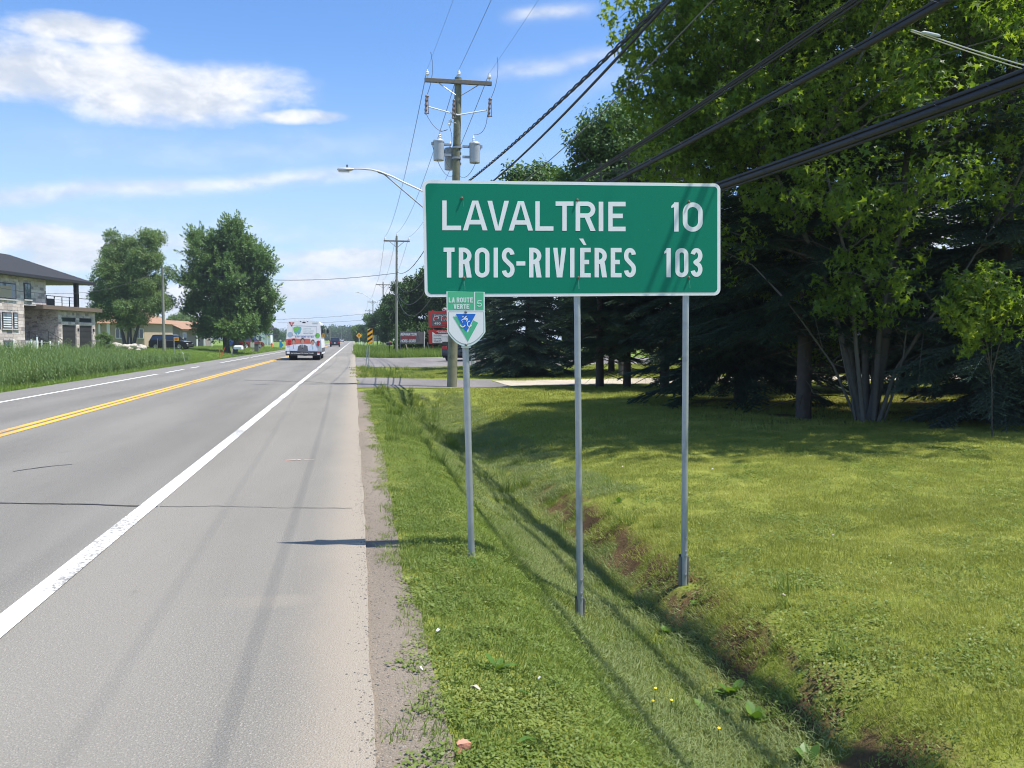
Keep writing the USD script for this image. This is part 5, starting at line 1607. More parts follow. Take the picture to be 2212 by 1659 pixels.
obj('rear_axle', MB().cyl((xl + .5, BY + 1.5, .42), (xr - .5, BY + 1.5, .42), .09, 8).box((cxm, BY + 1.5, .45), (.42, .4, .34), bevel=.08).box((cxm, BY + 1.0, .62), (.9, 1.6, .22)), 'paint_black', bus, world=True)

# ---------------------------------------------------------------- cars
def car(name, label, loc, rot, paint, style='sedan', cat='car', group=None, plate=True):
    """Forward is +x. Lower body, tapered cabin with panes, wheels, lights, bumpers, plate."""
    if style == 'sedan': L, W, hh, belt = 4.5, 1.78, 1.42, .88
    elif style == 'suv': L, W, hh, belt = 4.6, 1.86, 1.72, 1.05
    else: L, W, hh, belt = 5.6, 1.95, 1.86, 1.12
    t = thing(name, label, cat, loc, rot, group)
    low = .24; rw = .33 if style == 'sedan' else .37
    side = [(-L / 2, .42), (-L / 2 + .05, belt - .10), (-L / 2 + .15, belt), (L / 2 - 1.15, belt - .02), (L / 2 - .25, belt - .16), (L / 2, .62), (L / 2, .34), (L / 2 - .15, low), (-L / 2 + .2, low)]
    lo = Polygon(side)
    for x in (-L / 2 + .85, L / 2 - .90):
        lo = lo.difference(Point(x, rw).buffer(rw + .06))
    if style == 'sedan': cab = [(-L / 2 + .22, belt), (-L / 2 + .95, hh - .06), (-L / 2 + 1.35, hh), (.25, hh), (.55, hh - .05), (L / 2 - 1.05, belt)]
    elif style == 'suv': cab = [(-L / 2 + .10, belt), (-L / 2 + .42, hh - .05), (-L / 2 + .7, hh), (.35, hh), (.6, hh - .05), (L / 2 - 1.1, belt)]
    else: cab = [(-.75, belt), (-.62, hh - .05), (-.45, hh), (.75, hh), (.95, hh - .05), (L / 2 - 1.35, belt)]
    def ex(poly, half, taper=0.0, z0=0.0):
        m = trimesh.creation.extrude_polygon(poly if hasattr(poly, 'geom_type') else Polygon(poly), 2 * half, engine='earcut')
        v = np.array(m.vertices)
        y = v[:, 2] - half
        y = y * (1 - taper * np.clip((v[:, 1] - z0) / (hh - z0), 0, 1))
        return trimesh.Trimesh(np.stack([v[:, 0], -y, v[:, 1]], 1), m.faces, process=False)
    B = obj('body', ex(lo, W / 2), paint, t)
    if style == 'pickup':
        obj('bed', MB().box((-L / 2 + 1.0, -W / 2 + .04, belt + .10), (1.9, .06, .24)).box((-L / 2 + 1.0, W / 2 - .04, belt + .10), (1.9, .06, .24)).box((-L / 2 + .07, 0, belt + .08), (.06, W - .1, .28)), paint, t)
    obj('cabin', ex(cab, W / 2 - .04, .20, belt), paint, t)
    cp = Polygon(cab)
    inner_ = cp.buffer(-.075)
    mid = (cp.bounds[0] + cp.bounds[2]) / 2
    for a, b in ((cp.bounds[0], mid - .06), (mid + .02, cp.bounds[2])):
        pane = inner_.intersection(sbox(a, belt + .03, b, hh))
        if pane.is_empty: continue
        for s in (-1, 1):
            m = ex(pane, .012); v = np.array(m.vertices)
            half = (W / 2 - .04) * (1 - .20 * np.clip((v[:, 2] - belt) / (hh - belt), 0, 1))
            v[:, 1] = s * (half - .004) + v[:, 1]
            obj('side_window', trimesh.Trimesh(v, m.faces, process=False), 'car_glass', t)
    def slope_pane(p, q, nm):
        p, q = np.array(p), np.array(q)
        d = q - p; n = np.array([-d[1], d[0]]); n = n / np.linalg.norm(n)
        if n[0] * (1 if p[0] > 0 else -1) < 0: n = -n
        a, b = p + d * .10, p + d * .92
        V = []
        for k, e in enumerate((a, b)):
            half = (W / 2 - .04) * (1 - .20 * (e[1] - belt) / (hh - belt)) - .10
            for off in (-.005, .012):
                c = e + n * off
                V += [(c[0], -half, c[1]), (c[0], half, c[1])]
        obj(nm, MB().add(trimesh.convex.convex_hull(np.array(V))), 'car_glass', t)
    slope_pane(cab[0], cab[1], 'rear_window'); slope_pane(cab[-1], cab[-2], 'windscreen')
    for x in (-L / 2 + .85, L / 2 - .90):
        for s in (-1, 1):
            wheel(t, (x, s * (W / 2 - .12), rw), rw, .22, False, (0, 1, 0))
    for s in (-1, 1):
        obj('tail_light', MB().box((-L / 2 + .05, s * (W / 2 - .20), belt - .20), (.12, .34, .17), bevel=.02), 'tail_red', t)
        obj('headlight', MB().box((L / 2 - .14, s * (W / 2 - .25), .64), (.26, .36, .15), bevel=.03), 'lens', t)
        obj('mirror', MB().box((L / 2 - 1.3, s * (W / 2 + .08), belt + .08), (.10, .18, .13), bevel=.03), paint, t)
    obj('bumper', MB().box((-L / 2 + .04, 0, .48), (.16, W - .06, .18), bevel=.03), 'paint_black', t)
    obj('bumper', MB().box((L / 2 - .04, 0, .44), (.16, W - .06, .20), bevel=.03), 'paint_black', t)
    obj('plate', MB().box((-L / 2 - .045, 0, .72), (.012, .31, .155)), 'sign_white', t)
    return t


p = at(723.5, 748.5, 158); car('car', 'dark car driving away ahead of the bus', (p[0], p[1] + 2, 0), math.pi / 2, 'car_black', 'suv')
p = at(738, 737, 400); car('car', 'tiny silver car in the distance where the road ends', (p[0], p[1], 0), math.pi / 2 + .1, 'car_silver', 'sedan')
p = gbase(370, 98); p[2] += .1; car('car', 'black car parked before the bungalow behind the bare pole', p, -.25, 'car_black', 'suv')
p = gbase(520, 132); p[2] += .1; car('car', 'blue car parked beside the trunk of the broad left tree', p, .5, 'car_blue', 'sedan')
p = gbase(538, 128); p[2] += .1; car('car', 'dark red van parked right of the blue car', p, .9, 'car_red', 'suv')
p = on_plane(1016, 766, 59); p[2] = ground(p[0], p[1]); car('pickup', 'black pickup truck parked on the lot behind the near pole', p, 1.05, 'car_black', 'pickup', 'pickup truck')
p = at(1042, 757, 60); p[2] = ground(p[0], p[1]) + .55
bt = thing('boat', 'small dark boat with white rounded windscreen on the lot beside the pickup', 'boat', p, .5)
hull = Polygon([(-1.7, 0), (-1.6, .55), (1.3, .62), (2.1, .66), (1.3, .05)])
mh = trimesh.creation.extrude_polygon(hull, 1.5, engine='earcut'); vh = np.array(mh.vertices)
yy = (vh[:, 2] - .75) * np.where(vh[:, 0] > 1.2, .35, 1.0) * np.where(vh[:, 1] < .2, .6, 1.0)
obj('hull', trimesh.Trimesh(np.stack([vh[:, 0], -yy, vh[:, 1]], 1), mh.faces, process=False), 'panel_grey', bt)
obj('windscreen', MB().lathe([(.42, 0), (.40, .15), (.33, .30), (.18, .40), (0, .43)], (-.2, 0, .58), (0, 0, 1), 14), 'paint_white', bt, smooth=50)
obj('trailer', MB().box((0, -.5, -.12), (3.4, .08, .08)).box((0, .5, -.12), (3.4, .08, .08)).box((-.4, 0, -.2), (.1, 1.3, .1)), 'galvanised', bt)
for s in (-1, 1):
    wheel(bt, (-.4, s * .72, -.28), .27, .16, False, (0, 1, 0))

# ---------------------------------------------------------------- roadside signs and small things on the right
HY = 44.6
kh = conv_of(780, 790, 5.2667)
hm = thing('hazard_marker', 'yellow and black striped hazard marker on two thin steel posts', 'road sign', on_plane(799, 792, HY))
hp = Polygon([(619, 70), (684, 66), (681, 252), (612, 258)])
HP = board(hm, 'panel', hp, kh, HY, 0, 'paint_yellow', .006)
for i in range(-1, 6):
    yb = 105 + i * 62
    st = Polygon([(600, yb + 62), (700, yb - 4), (700, yb + 24), (600, yb + 92)]).intersection(hp.buffer(-2))
    if not st.is_empty:
        board(hm, 'black_stripe', st, kh, HY, .007, 'paint_black', .002)
board(hm, 'yellow_tab', [(650, 236), (678, 236), (672, 262), (648, 262)], kh, HY + .02, 0, 'paint_yellow')
for a, b in (((617, 250), (592, 548)), ((640, 250), (630, 572))):
    q0 = on_plane((780 + a[0] / 5.2667) * .8848, (790 + a[1] / 5.2667) * .8848, HY + .03); q1 = on_plane((780 + b[0] / 5.2667) * .8848, (790 + b[1] / 5.2667) * .8848, HY + .03)
    q0 = q0 + (q0 - q1) * .6
    q1[2] = ground(q1[0], q1[1]) - .1
    obj('post', MB().cyl(q1, q0, .022, 7), 'galvanised', hm, world=True)

DY = 150.0
dm = thing('warning_sign', 'distant yellow diamond warning sign beside the right shoulder', 'road sign', on_plane(775.5, 744, DY))
c = on_plane(775.6, 725, DY)
obj('panel', MB().prism([(0, -.52), (.52, 0), (0, .52), (-.52, 0)], .01, (c[0], DY, c[2]), **XZ), 'paint_yellow', dm, world=True)
obj('symbol', MB().prism([(-.05, -.25), (.05, -.25), (.05, .05), (.18, .05), (0, .28), (-.18, .05), (-.05, .05)], .006, (c[0], DY - .012, c[2]), **XZ), 'paint_black', dm, world=True)
obj('post', MB().cyl((c[0], DY + .04, ground(c[0], DY)), (c[0], DY + .04, c[2] + .4), .05, 6), 'paint_white', dm, world=True)
for i, (px, zc, h) in enumerate(((780.5, 142, 1.3), (784, 160, 1.2), (789, 150, .9))):
    b = gbase(px, zc)
    t = thing('marker_post', ('first', 'second', 'last and farthest')[i] + ' white marker post right of the distant diamond sign', 'post', b, group='white marker posts near the diamond sign')
    obj('post', MB().box(b + [0, 0, h / 2 + .05], (.14, .14, h), bevel=.02), 'paint_white', t, world=True); obj('cap', MB().box(b + [0, 0, h + .08], (.16, .16, .08)), 'lens', t, world=True)

mb_ = gbase(841, 72); mb_[2] += .1
t = thing('mailbox_stand', 'black mailbox on a thin stand with flat base by the lot entrance', 'mailbox', mb_)
obj('base_plate', MB().box(mb_ + [0, 0, .1], (.62, .45, .18), bevel=.03), 'paint_black', t, world=True)
obj('stand', MB().cyl(mb_ + [0, 0, .15], mb_ + [0, 0, 1.22], .045, 8), 'paint_black', t, world=True)
mm = MB().prism([(-.13, 0), (.13, 0), (.13, .13)] + arc(0, .13, .13, .12, 0, 180, 10) + [(-.13, .13)], .5, mb_ + [-.25, 0, 1.2], ux=(0, 1, 0), uy=(0, 0, 1))
BX = obj('box', mm, 'paint_black', t, world=True)
obj('flag', MB().box(mb_ + [.1, -.14, 1.45], (.18, .01, .05)), 'tail_red', BX, world=True)

BNY = 80.0
kn = conv_of(860, 680, 6.506)
bn = thing('banner', 'dark banner reading RÉPARATION and HORS-BORD in white slanted capitals', 'banner', on_plane(889, 752, BNY))
BQ = board(bn, 'cloth', [(757, 838), (1138, 845), (1135, 1042), (757, 1036)], kn, BNY, 0, 'panel_grey', .012)
board(bn, 'printed_swirl', [(1030, 850), (1130, 850), (1130, 1035), (1000, 1035), (1080, 985), (1050, 900)], kn, BNY, .015, 'steel_dark', .002)
text_on(bn, 'lettering', 'RÉPARATION', (768, 852, 1018, 908), kn, BNY, .018, 'letter_white', True, .12)
text_on(bn, 'lettering', 'ENTRETIEN', (775, 918, 1010, 960), kn, BNY, .018, 'tail_red', True, .12)
text_on(bn, 'lettering', 'HORS-BORD', (768, 968, 1008, 1014), kn, BNY, .018, 'letter_white', True, .12)
for cx, b0, b1, r, mt in ((1142, 838, 1238, .045, 'stake_wood'), (768, 850, 1220, .04, 'steel_dark')):
    q0, q1 = on_plane((860 + cx / 6.506) * .8848, (680 + b0 / 6.506) * .8848, BNY + .06), on_plane((860 + cx / 6.506) * .8848, (680 + b1 / 6.506) * .8848, BNY + .06)
    q1[2] = ground(q1[0], q1[1]) - .1
    obj('post', MB().cyl(q1, q0, r, 8), 'paint_white' if mt == 'stake_wood' else mt, bn, world=True)
for i, (a, b, lab) in enumerate((((850, 1045), (915, 1205), 'pale wooden stake leaning under the left half of the dark banner'), ((1192, 1010), (1252, 1235), 'pale wooden stake leaning between the dark banner and the red sign'))):
    q0, q1 = on_plane((860 + a[0] / 6.506) * .8848, (680 + a[1] / 6.506) * .8848, BNY - 1.5), on_plane((860 + b[0] / 6.506) * .8848, (680 + b[1] / 6.506) * .8848, BNY - 1.5)
    q1[2] = ground(q1[0], q1[1]) - .1
    t = thing('leaning_stake', lab, 'stake', q1); obj('stake', MB().tube([q1, q0], [.05, .04], 6), 'stake_wood', t, world=True)

RSY = 78.5
rs_ = thing('business_sign', 'red two panel business sign of a repair shop, partly behind the route sign', 'business sign', on_plane(960, 755, RSY))
for i, (y0, y1) in enumerate(((520, 780), (818, 1040))):
    pts = [(1210, y0), (1790, y0 - 6), (1790, y1), (1214, y1)]
    f_ = board(rs_, 'cabinet', pts, kn, RSY, -.0, 'paint_red', .30)
    if i == 0:
        board(rs_, 'black_face', [(1265, 560), (1740, 556), (1740, 752), (1265, 755)], kn, RSY, .305, 'panel_grey')
        text_on(rs_, 'lettering', 'Petite Mécanique', (1295, 578, 1700, 592), kn, RSY, .312, 'letter_white')
        text_on(rs_, 'lettering', 'P', (1284, 600, 1368, 668), kn, RSY, .312, 'letter_white', True, .15); text_on(rs_, 'lettering', 'P', (1292, 606, 1358, 658), kn, RSY, .318, 'paint_red', True, .15)
        text_on(rs_, 'lettering', 'M', (1405, 600, 1500, 668), kn, RSY, .312, 'letter_white', True, .15); text_on(rs_, 'lettering', 'M', (1414, 606, 1492, 660), kn, RSY, .318, 'paint_red', True, .15)
        text_on(rs_, 'lettering', '450', (1300, 695, 1396, 730), kn, RSY, .312, 'letter_white'); board(rs_, 'red_bar', [(1405, 692), (1720, 690), (1720, 730), (1405, 732)], kn, RSY, .311, 'paint_red')
    else:
        board(rs_, 'white_face', [(1266, 845), (1320, 885), (1745, 880), (1745, 1018), (1270, 1022)], kn, RSY, .305, 'sign_white')
        text_on(rs_, 'lettering', 'RÉPARATION TOUTES', (1338, 826, 1690, 846), kn, RSY, .308, 'letter_white'); text_on(rs_, 'lettering', 'MARQUES', (1365, 850, 1600, 870), kn, RSY, .308, 'letter_white')
        for k_, (tx_, w_) in enumerate((('Entretien', 125), ('Hors-bord 4 temps', 230), ('Motoneige', 120), ('Scie à chaîne', 130), ('Tondeuse', 110))):
            text_on(rs_, 'lettering', tx_, (1288, 890 + k_ * 26, 1288 + w_, 905 + k_ * 26), kn, RSY, .312, 'text_grey' if k_ == 1 else 'paint_black')
for cx in (1275, 1720):
    q0, q1 = on_plane((860 + cx / 6.506) * .8848, (680 + 500 / 6.506) * .8848, RSY + .2), on_plane((860 + cx / 6.506) * .8848, (680 + 1240 / 6.506) * .8848, RSY + .2)
    q1[2] = ground(q1[0], q1[1]) - .1
    obj('post', MB().cyl(q1, q0, .07, 8), 'paint_red', rs_, world=True)
c = on_plane((860 + 1470 / 6.506) * .8848, (680 + 490 / 6.506) * .8848, RSY + .1)
obj('floodlight', MB().tube([c + [0, 0, -.25], c + [0, 0, -.1], c + [0, 0, .1], c + [0, 0, .14]], [.06, .26, .3, .1], 10), 'paint_white', rs_, world=True)
q = gbase(1021, 47)
t = thing('pedestal_box', 'grey utility pedestal box half hidden behind the left sign post', 'utility box', q)
obj('box', MB().box(q + [0, 0, .62], (.20, .18, 1.2), bevel=.02), 'tank_grey', t, world=True); obj('cap', MB().box(q + [0, 0, 1.24], (.24, .22, .06), bevel=.015), 'tank_grey', t, world=True)
cu = on(884, 866, -.42)
t = thing('culvert_pipe', 'dark corrugated culvert end in the ditch below the driveway', 'culvert', (cu[0] + .25, 24.2, -.40))
c0 = np.array([cu[0] + .25, 24.0, -.42])
cv = MB()
rr = .24
prof = []
for i in range(22):
    prof.append((rr + (.012 if i % 2 else -.012), i * .07))
cv.lathe(prof, c0, (0, 1, .02), 18); cv.lathe([(r_ - .02, h) for r_, h in prof][::-1], c0, (0, 1, .02), 18)
obj('pipe', cv, 'culvert_steel', t, world=True, smooth=50)

# ---------------------------------------------------------------- the stone house on the left
def stone_look():
    g = Graph()
    p = g.add('texture_coordinate', 'object')
    s = g.add('separate_xyz', 'x', vector=p); x, y, z = s, s[:-1] + 'y', s[:-1] + 'z'
    v = g.add('combine_xyz', 'vector', x=g.m('add', x, g.m('multiply', y, 1.0)), y=z, z=0.0)
    b1 = g.add('brick_texture', 'color', vector=v, color1=(0.26, 0.22, 0.215), color2=(0.62, 0.54, 0.51), mortar=(0.48, 0.44, 0.42), scale=1.0, brick_width=.52, row_height=.20, mortar_size=.012, bias=-.05)
    n1 = g.noise(v, 2.6, 4.0, 0.6); n2_ = g.noise(v, 7.0, 3.0, .6)
    c = g.mix(g.ss(n1, .40, .64), b1, (0.56, 0.49, 0.46))
    c = g.mix(g.m('multiply', g.ss(n2_, .52, .66), .65), c, (0.17, 0.15, 0.155))
    bt_ = g.add('brick_texture', 'fac', vector=v, scale=1.0, brick_width=.52, row_height=.20, mortar_size=.014)
    nb = g.add('bump', 'normal', height=g.m('subtract', g.m('multiply', g.noise(v, 14.0, 4.0, .6), .7), bt_), strength=.7, distance=.03)
    MAT['stone'] = g.make('stone', surface=g.add('principled_bsdf', 'BSDF', base_color=c, roughness=.9, normal=nb))
stone_look()
FH = np.array([math.sin(YAW), math.cos(YAW), 0])
LF = -RT
HB, HG = 70.0, .60
house = thing('stone_house', 'two storey grey stone house with dark hip roof and balcony over two garage doors', 'house', CAM * [1, 1, 0] + LF * 43.3 + FH * HB + [0, 0, HG], math.pi / 2 - YAW)
tx = lambda cx: 77940 / (1106 - cx * .14404) - HB
tz = lambda cx, cy: 1.5 + (732.3 - (530.9 + cy * .14404)) / 1800 * (tx(cx) + HB) - HG
def hb(name, lo, hi, mat, parent=None):
    return obj(name, MB().span(np.array(lo, float), np.array(hi, float)), mat, parent or house)
hb('wall', (-12, 0, -.4), (4.2, 9, 6.35), 'stone', None)
hb('wall', (4.2, .03, 3.9), (7.8, 9, 6.35), 'stone')
hb('recess_wall', (4.2, 3.0, -.4), (9.72, 3.3, 3.6), 'stone')
# garage block with its openings
gd = [(tx(950), tx(1155)), (tx(1205), tx(1395))]
hb('garage_wall', (9.7, 0, -.4), (gd[0][0], .3, 3.65), 'stone'); hb('garage_wall', (gd[0][1], 0, -.4), (gd[1][0], .3, 3.65), 'stone'); hb('garage_wall', (gd[1][1], 0, -.4), (16.75, .3, 3.65), 'stone')
hb('garage_wall', (9.7, .3, -.4), (9.98, 8, 3.65), 'stone'); hb('garage_wall', (16.45, .3, -.4), (16.75, 8, 3.65), 'stone')
for a, b in gd:
    zt = tz(1050, 1192); zw0, zw1 = tz(1050, 1142), tz(1050, 1078)
    hb('garage_wall', (a, .002, zt), (b, .3, zw0), 'stone'); hb('garage_wall', (a, .002, zw1), (b, .3, 3.65), 'stone')
    D_ = hb('garage_door', (a, .12, -.4), (b, .16, zt), 'trim_dark')
    for k_ in range(4):
        hb('door_panel', (a + .06, .10, -.02 + k_ * zt / 4), (b - .06, .12, -.06 + (k_ + 1) * zt / 4), 'trim_dark', D_)
    W_ = hb('window', (a - .02, .08, zw0), (b + .02, .14, zw1), 'trim_dark')
    hb('pane', (a + .06, .06, zw0 + .07), (b - .06, .08, zw1 - .07), 'glass_dark', W_)
for cx in (1180, 1408):
    hb('wall_lamp', (tx(cx) - .06, -.12, 1.65), (tx(cx) + .06, 0, 1.95), 'trim_dark')
# stones of the front walls, coursed, each proud of the joint by its own amount
for k_, c_ in enumerate(((0.52, 0.44, 0.385), (0.40, 0.335, 0.295), (0.62, 0.54, 0.475), (0.27, 0.235, 0.22), (0.48, 0.41, 0.37))):
    look(f'stone_tone_{"abcde"[k_]}', c_, .9, 0, .22, 5.0, .5, 16.0)
rgw = np.random.default_rng(91)
def stones(x0, x1, z0, z1, holes, y, cap):
    z = z0; made = 0
    while z < z1 - .1:
        h = min(rgw.choice([.22, .26, .30]), z1 - z)
        free = [(x0, x1)]
        for a, b, c, d in holes:
            if c < z + h and d > z:
                free = [s for f0, f1 in free for s in ((f0, min(f1, a)), (max(f0, b), f1)) if s[1] - s[0] > .08]
        for f0, f1 in free:
            x = f0
            while x < f1 - .02 and made < cap:
                w = min(rgw.uniform(.32, .80), f1 - x)
                if f1 - x - w < .14: w = f1 - x
                p_ = rgw.uniform(.012, .032)
                obj('stone', MB().box((x + w / 2, y - p_ / 2 + .001, z + h / 2), (w - .018, p_, h - .018)), f'stone_tone_{rgw.choice(list("abcde"), p=[.30, .22, .24, .10, .14])}', house)
                made += 1; x += w
        z += h
opening = lambda a, b, c, d: (tx(a) - .12, tx(b) + .12, tz((a + b) / 2, d) - .14, tz((a + b) / 2, c) + .05)
H1 = [opening(0, 265, 540, 785), opening(50, 190, 1000, 1245), opening(215, 280, 1005, 1248), opening(-40, 25, 1000, 1245), opening(60, 195, 1420, 1522)]
stones(.3, 4.18, .02, 6.3, H1, 0, 150)
stones(4.22, 7.78, 4.05, 6.3, [opening(390, 490, 570, 810)], .03, 60)
stones(9.72, 16.72, .02, 3.6, [(a - .03, b + .03, -1, tz(1050, 1192)) for a, b in gd] + [(a - .03, b + .03, tz(1050, 1142), tz(1050, 1078)) for a, b in gd] + [(tx(c_) - .1, tx(c_) + .1, 1.6, 2.0) for c_ in (1180, 1408)], 0, 90)
# flat roof over entry and garage, with brown fascia
S0 = 6.2
hb('balcony_slab', (S0, -.55, 3.66), (17.1, 8, 3.98), 'trim_brown')
hb('fascia', (S0 - .03, -.60, 3.64), (17.14, -.552, 4.02), 'trim_brown'); hb('fascia', (S0 - .05, -.552, 3.64), (S0 - .002, 3, 4.02), 'trim_brown')
# entry door, landing, steps
EW = hb('entry_door', (tx(400) + .3, 2.90, .72), (tx(400) + 1.6, 2.99, 3.0), 'trim_dark'); hb('door_glass', (tx(400) + .5, 2.88, 1.0), (tx(400) + .9, 2.90, 2.8), 'glass_dark', EW)
W_ = hb('window', (tx(620) - .1, 2.90, 1.0), (tx(620) + 1.0, 2.99, 2.9), 'trim_dark'); hb('pane', (tx(620), 2.88, 1.1), (tx(620) + .9, 2.90, 2.8), 'glass_dark', W_)
hb('landing', (4.23, -.02, -.4), (6.3, 2.98, .74), 'concrete')
for k_ in range(7):
    zz = .74 - (k_ + 1) * .145
    hb('step', (6.32 + k_ * .42, -.9, zz - .06), (6.32 + (k_ + 1) * .42 + .03, .9, zz), 'stair_stone')
    hb('riser', (6.40 + k_ * .42, -.86, zz - .19), (6.42 + k_ * .42, .86, zz - .06), 'trim_dark')
for s in (-.88, .88):
    obj('handrail', MB().cyl((6.3, s, 1.62), (9.3, s, .62), .03, 6), 'trim_dark', house)
    for k_ in range(6):
        obj('baluster', MB().cyl((6.4 + k_ * .58, s, .72 - k_ * .2), (6.4 + k_ * .58, s, 1.6 - k_ * .19), .018 if k_ % 5 else .035, 5), 'trim_dark', house)
obj('handrail', MB().cyl((4.3, -.02 + .06, 1.62), (6.3, .04, 1.62), .03, 6), 'trim_dark', house)
for k_ in range(9):
    obj('baluster', MB().cyl((4.35 + k_ * .23, .04, .74), (4.35 + k_ * .23, .04, 1.6), .012, 4), 'trim_dark', house)
def hwin(x0, x1, y0, y1, bars=(), sill=True, beige=False, blinds=False):
    a, b = tx(x0), tx(x1); zm = (x0 + x1) / 2
    z0, z1 = tz(zm, y1), tz(zm, y0)
    W_ = hb('window', (a, -.05, z0), (b, .02, z1), 'trim_dark')
    n = max(1, len(bars) + 1); ed = [a + .07] + [a + (b - a) * q for q in bars] + [b - .07]
    for i in range(n):
        hb('pane', (ed[i] + .03, -.065, z0 + .08), (ed[i + 1] - .03, -.05, z1 - .08), 'glass_sky', W_)
    if blinds:
        for k_ in range(5):
            hb('blind_slat', (a + .1, -.072, z0 + .12 + k_ * .2), (b - .1, -.066, z0 + .2 + k_ * .2), 'paint_white', W_)
    if sill:
        hb('sill', (a - .1, -.12, z0 - .12), (b + .1, 0, z0 - .002), 'concrete', W_)
hwin(390, 490, 570, 810, (.5,)); hwin(-420, 265, 540, 785, (.42, .75)); hwin(50, 190, 1000, 1245, (), blinds=True); hwin(215, 280, 1005, 1248, (), blinds=True); hwin(-40, 25, 1000, 1245, (), False); hwin(60, 195, 1420, 1522, (.5,), True)
hb('beige_panel', (tx(2), -.085, tz(100, 778)), (tx(190), -.066, tz(100, 605)), 'wall_tan')
# balcony posts, rail, bench
hb('roof_post', (tx(1175), .0, 4.0), (tx(1212), .3, 6.35), 'trim_dark'); hb('roof_post', (9.1, 7.2, 4.0), (9.25, 7.35, 6.35), 'trim_dark'); hb('roof_post', (9.7, 7.2, 4.0), (9.82, 7.32, 6.35), 'trim_dark')
hb('balcony_rail', (7.9, .1, 4.92), (16.6, .16, 4.98), 'trim_dark'); hb('balcony_rail', (7.9, 7.4, 4.92), (16.6, 7.46, 4.98), 'trim_dark')
for k_ in range(5):
    hb('rail_post', (8.0 + k_ * 1.35, .1, 4.0), (8.06 + k_ * 1.35, .16, 4.98), 'trim_dark')
hb('rail_wire', (7.9, .12, 4.35), (13.4, .135, 4.37), 'trim_dark'); hb('rail_wire', (7.9, .12, 4.62), (13.4, .135, 4.64), 'trim_dark')
hb('bench', (7.95, .5, 4.0), (10.1, 1.1, 4.72), 'trim_dark')
# hip roof
ez = 6.35
e0, e1, f0, f1 = -13.0, 15.2, -.9, 9.9
rd = (f1 - f0) / 2
rz_ = ez + .22 + rd * .43
Vr = np.array([(e0, f0, ez + .22), (e1, f0, ez + .22), (e1, f1, ez + .22), (e0, f1, ez + .22), (e0 + rd, f0 + rd, rz_), (e1 - rd, f0 + rd, rz_)])
obj('roof', trimesh.Trimesh(Vr, [(0, 1, 5), (0, 5, 4), (1, 2, 5), (2, 3, 4), (2, 4, 5), (3, 0, 4)], process=False), 'roof_black', house)
hb('soffit', (e0, f0, ez), (e1, f1, ez + .03), 'trim_dark')
hb('eave_fascia', (e0, f0 - .03, ez - .02), (e1, f0, ez + .24), 'trim_dark'); hb('eave_fascia', (e1, f0, ez - .02), (e1 + .03, f1, ez + .24), 'trim_dark')

# ---------------------------------------------------------------- houses further back
def simple_house(name, label, zc, x0, x1, dep, z_e, z_p, wall, roof, rot=0.0, gable=True, over=.5):
    """Seen end on: wall from x0 to x1 (photograph), eaves and ridge heights, depth away from the camera."""
    a, b = at(x0, 740, zc), at(x1, 740, zc)
    g0 = float(ground(a[0], a[1])) - .1
    w = np.linalg.norm((b - a)[:2])
    t = thing(name, label, 'house', (a[0], a[1], g0), -YAW + rot)
    ze, zp = z_e - g0, z_p - g0
    obj('wall', MB().span((0, 0, -.2), (w, dep, ze)), wall, t)
    m = w / 2
    if gable:
        obj('gable', MB().prism([(0, ze), (w, ze), (m, zp)], .2, (0, .2, 0), ux=(1, 0, 0), uy=(0, 0, 1)), wall, t)
        V = np.array([(-over, -over, ze - over * .35), (m, -over, zp + .12), (w + over, -over, ze - over * .35), (-over, dep + over, ze - over * .35), (m, dep + over, zp + .12), (w + over, dep + over, ze - over * .35)])
        R_ = MB().raw(V, [(0, 1, 4), (0, 4, 3), (1, 2, 5), (1, 5, 4)]); V2 = V - [0, 0, .14]; R_.raw(V2, [(0, 4, 1), (0, 3, 4), (1, 5, 2), (1, 4, 5)])
        obj('roof', R_, roof, t)
    else:
        h_ = min(w, dep) / 2 + over
        V = np.array([(-over, -over, ze), (w + over, -over, ze), (w + over, dep + over, ze), (-over, dep + over, ze), (h_ - over, dep / 2, zp), (w + over - h_, dep / 2, zp)])
        obj('roof', trimesh.Trimesh(V, [(0, 1, 5), (0, 5, 4), (1, 2, 5), (2, 3, 4), (2, 4, 5), (3, 0, 4), (0, 3, 2), (0, 2, 1)], process=False), roof, t)
    return t, w, ze
def fwin(t, x, z, w, h, y=0.0, frame='paint_white'):
    W_ = obj('window', MB().span((x, y - .06, z), (x + w, y + .02, z + h)), frame, t)
    n = 2 if w > .8 else 1
    for i in range(n):
        obj('pane', MB().span((x + .1 + i * (w - .1) / n, y - .075, z + .1), (x + (i + 1) * (w - .1) / n, y - .06, z + h - .1)), 'glass_dark', W_)
t, w, ze = simple_house('tan_house', 'tan house with white trimmed windows and brown roof behind the three trunked tree', 107, 128, 312, 9, 3.5, 6.4, 'wall_tan', 'roof_brown', gable=False)
for px in (256, 298):
    fwin(t, (px - 6 - 128) / 1800 * 107, 1.15, 1.15, 1.3)
obj('corner_trim', MB().span(((214 - 128) / 1800 * 107, -.08, -.2), ((218 - 128) / 1800 * 107, 0, ze)), 'paint_white', t); obj('corner_trim', MB().span(((232 - 128) / 1800 * 107, -.08, -.2), ((239 - 128) / 1800 * 107, 0, ze)), 'paint_white', t)
obj('foundation', MB().span((0, -.04, -.3), (w, 0, .15)), 'brick_orange', t)
t, w, ze = simple_house('bungalow', 'taupe bungalow with low orange brown roof and white porch columns', 122, 316, 389, 13, 3.1, 4.15, 'wall_taupe', 'roof_brown')
obj('side_porch_roof', MB().span((-2.6, 1.0, 2.5), (-.02, 5, 2.68)), 'paint_white', t)
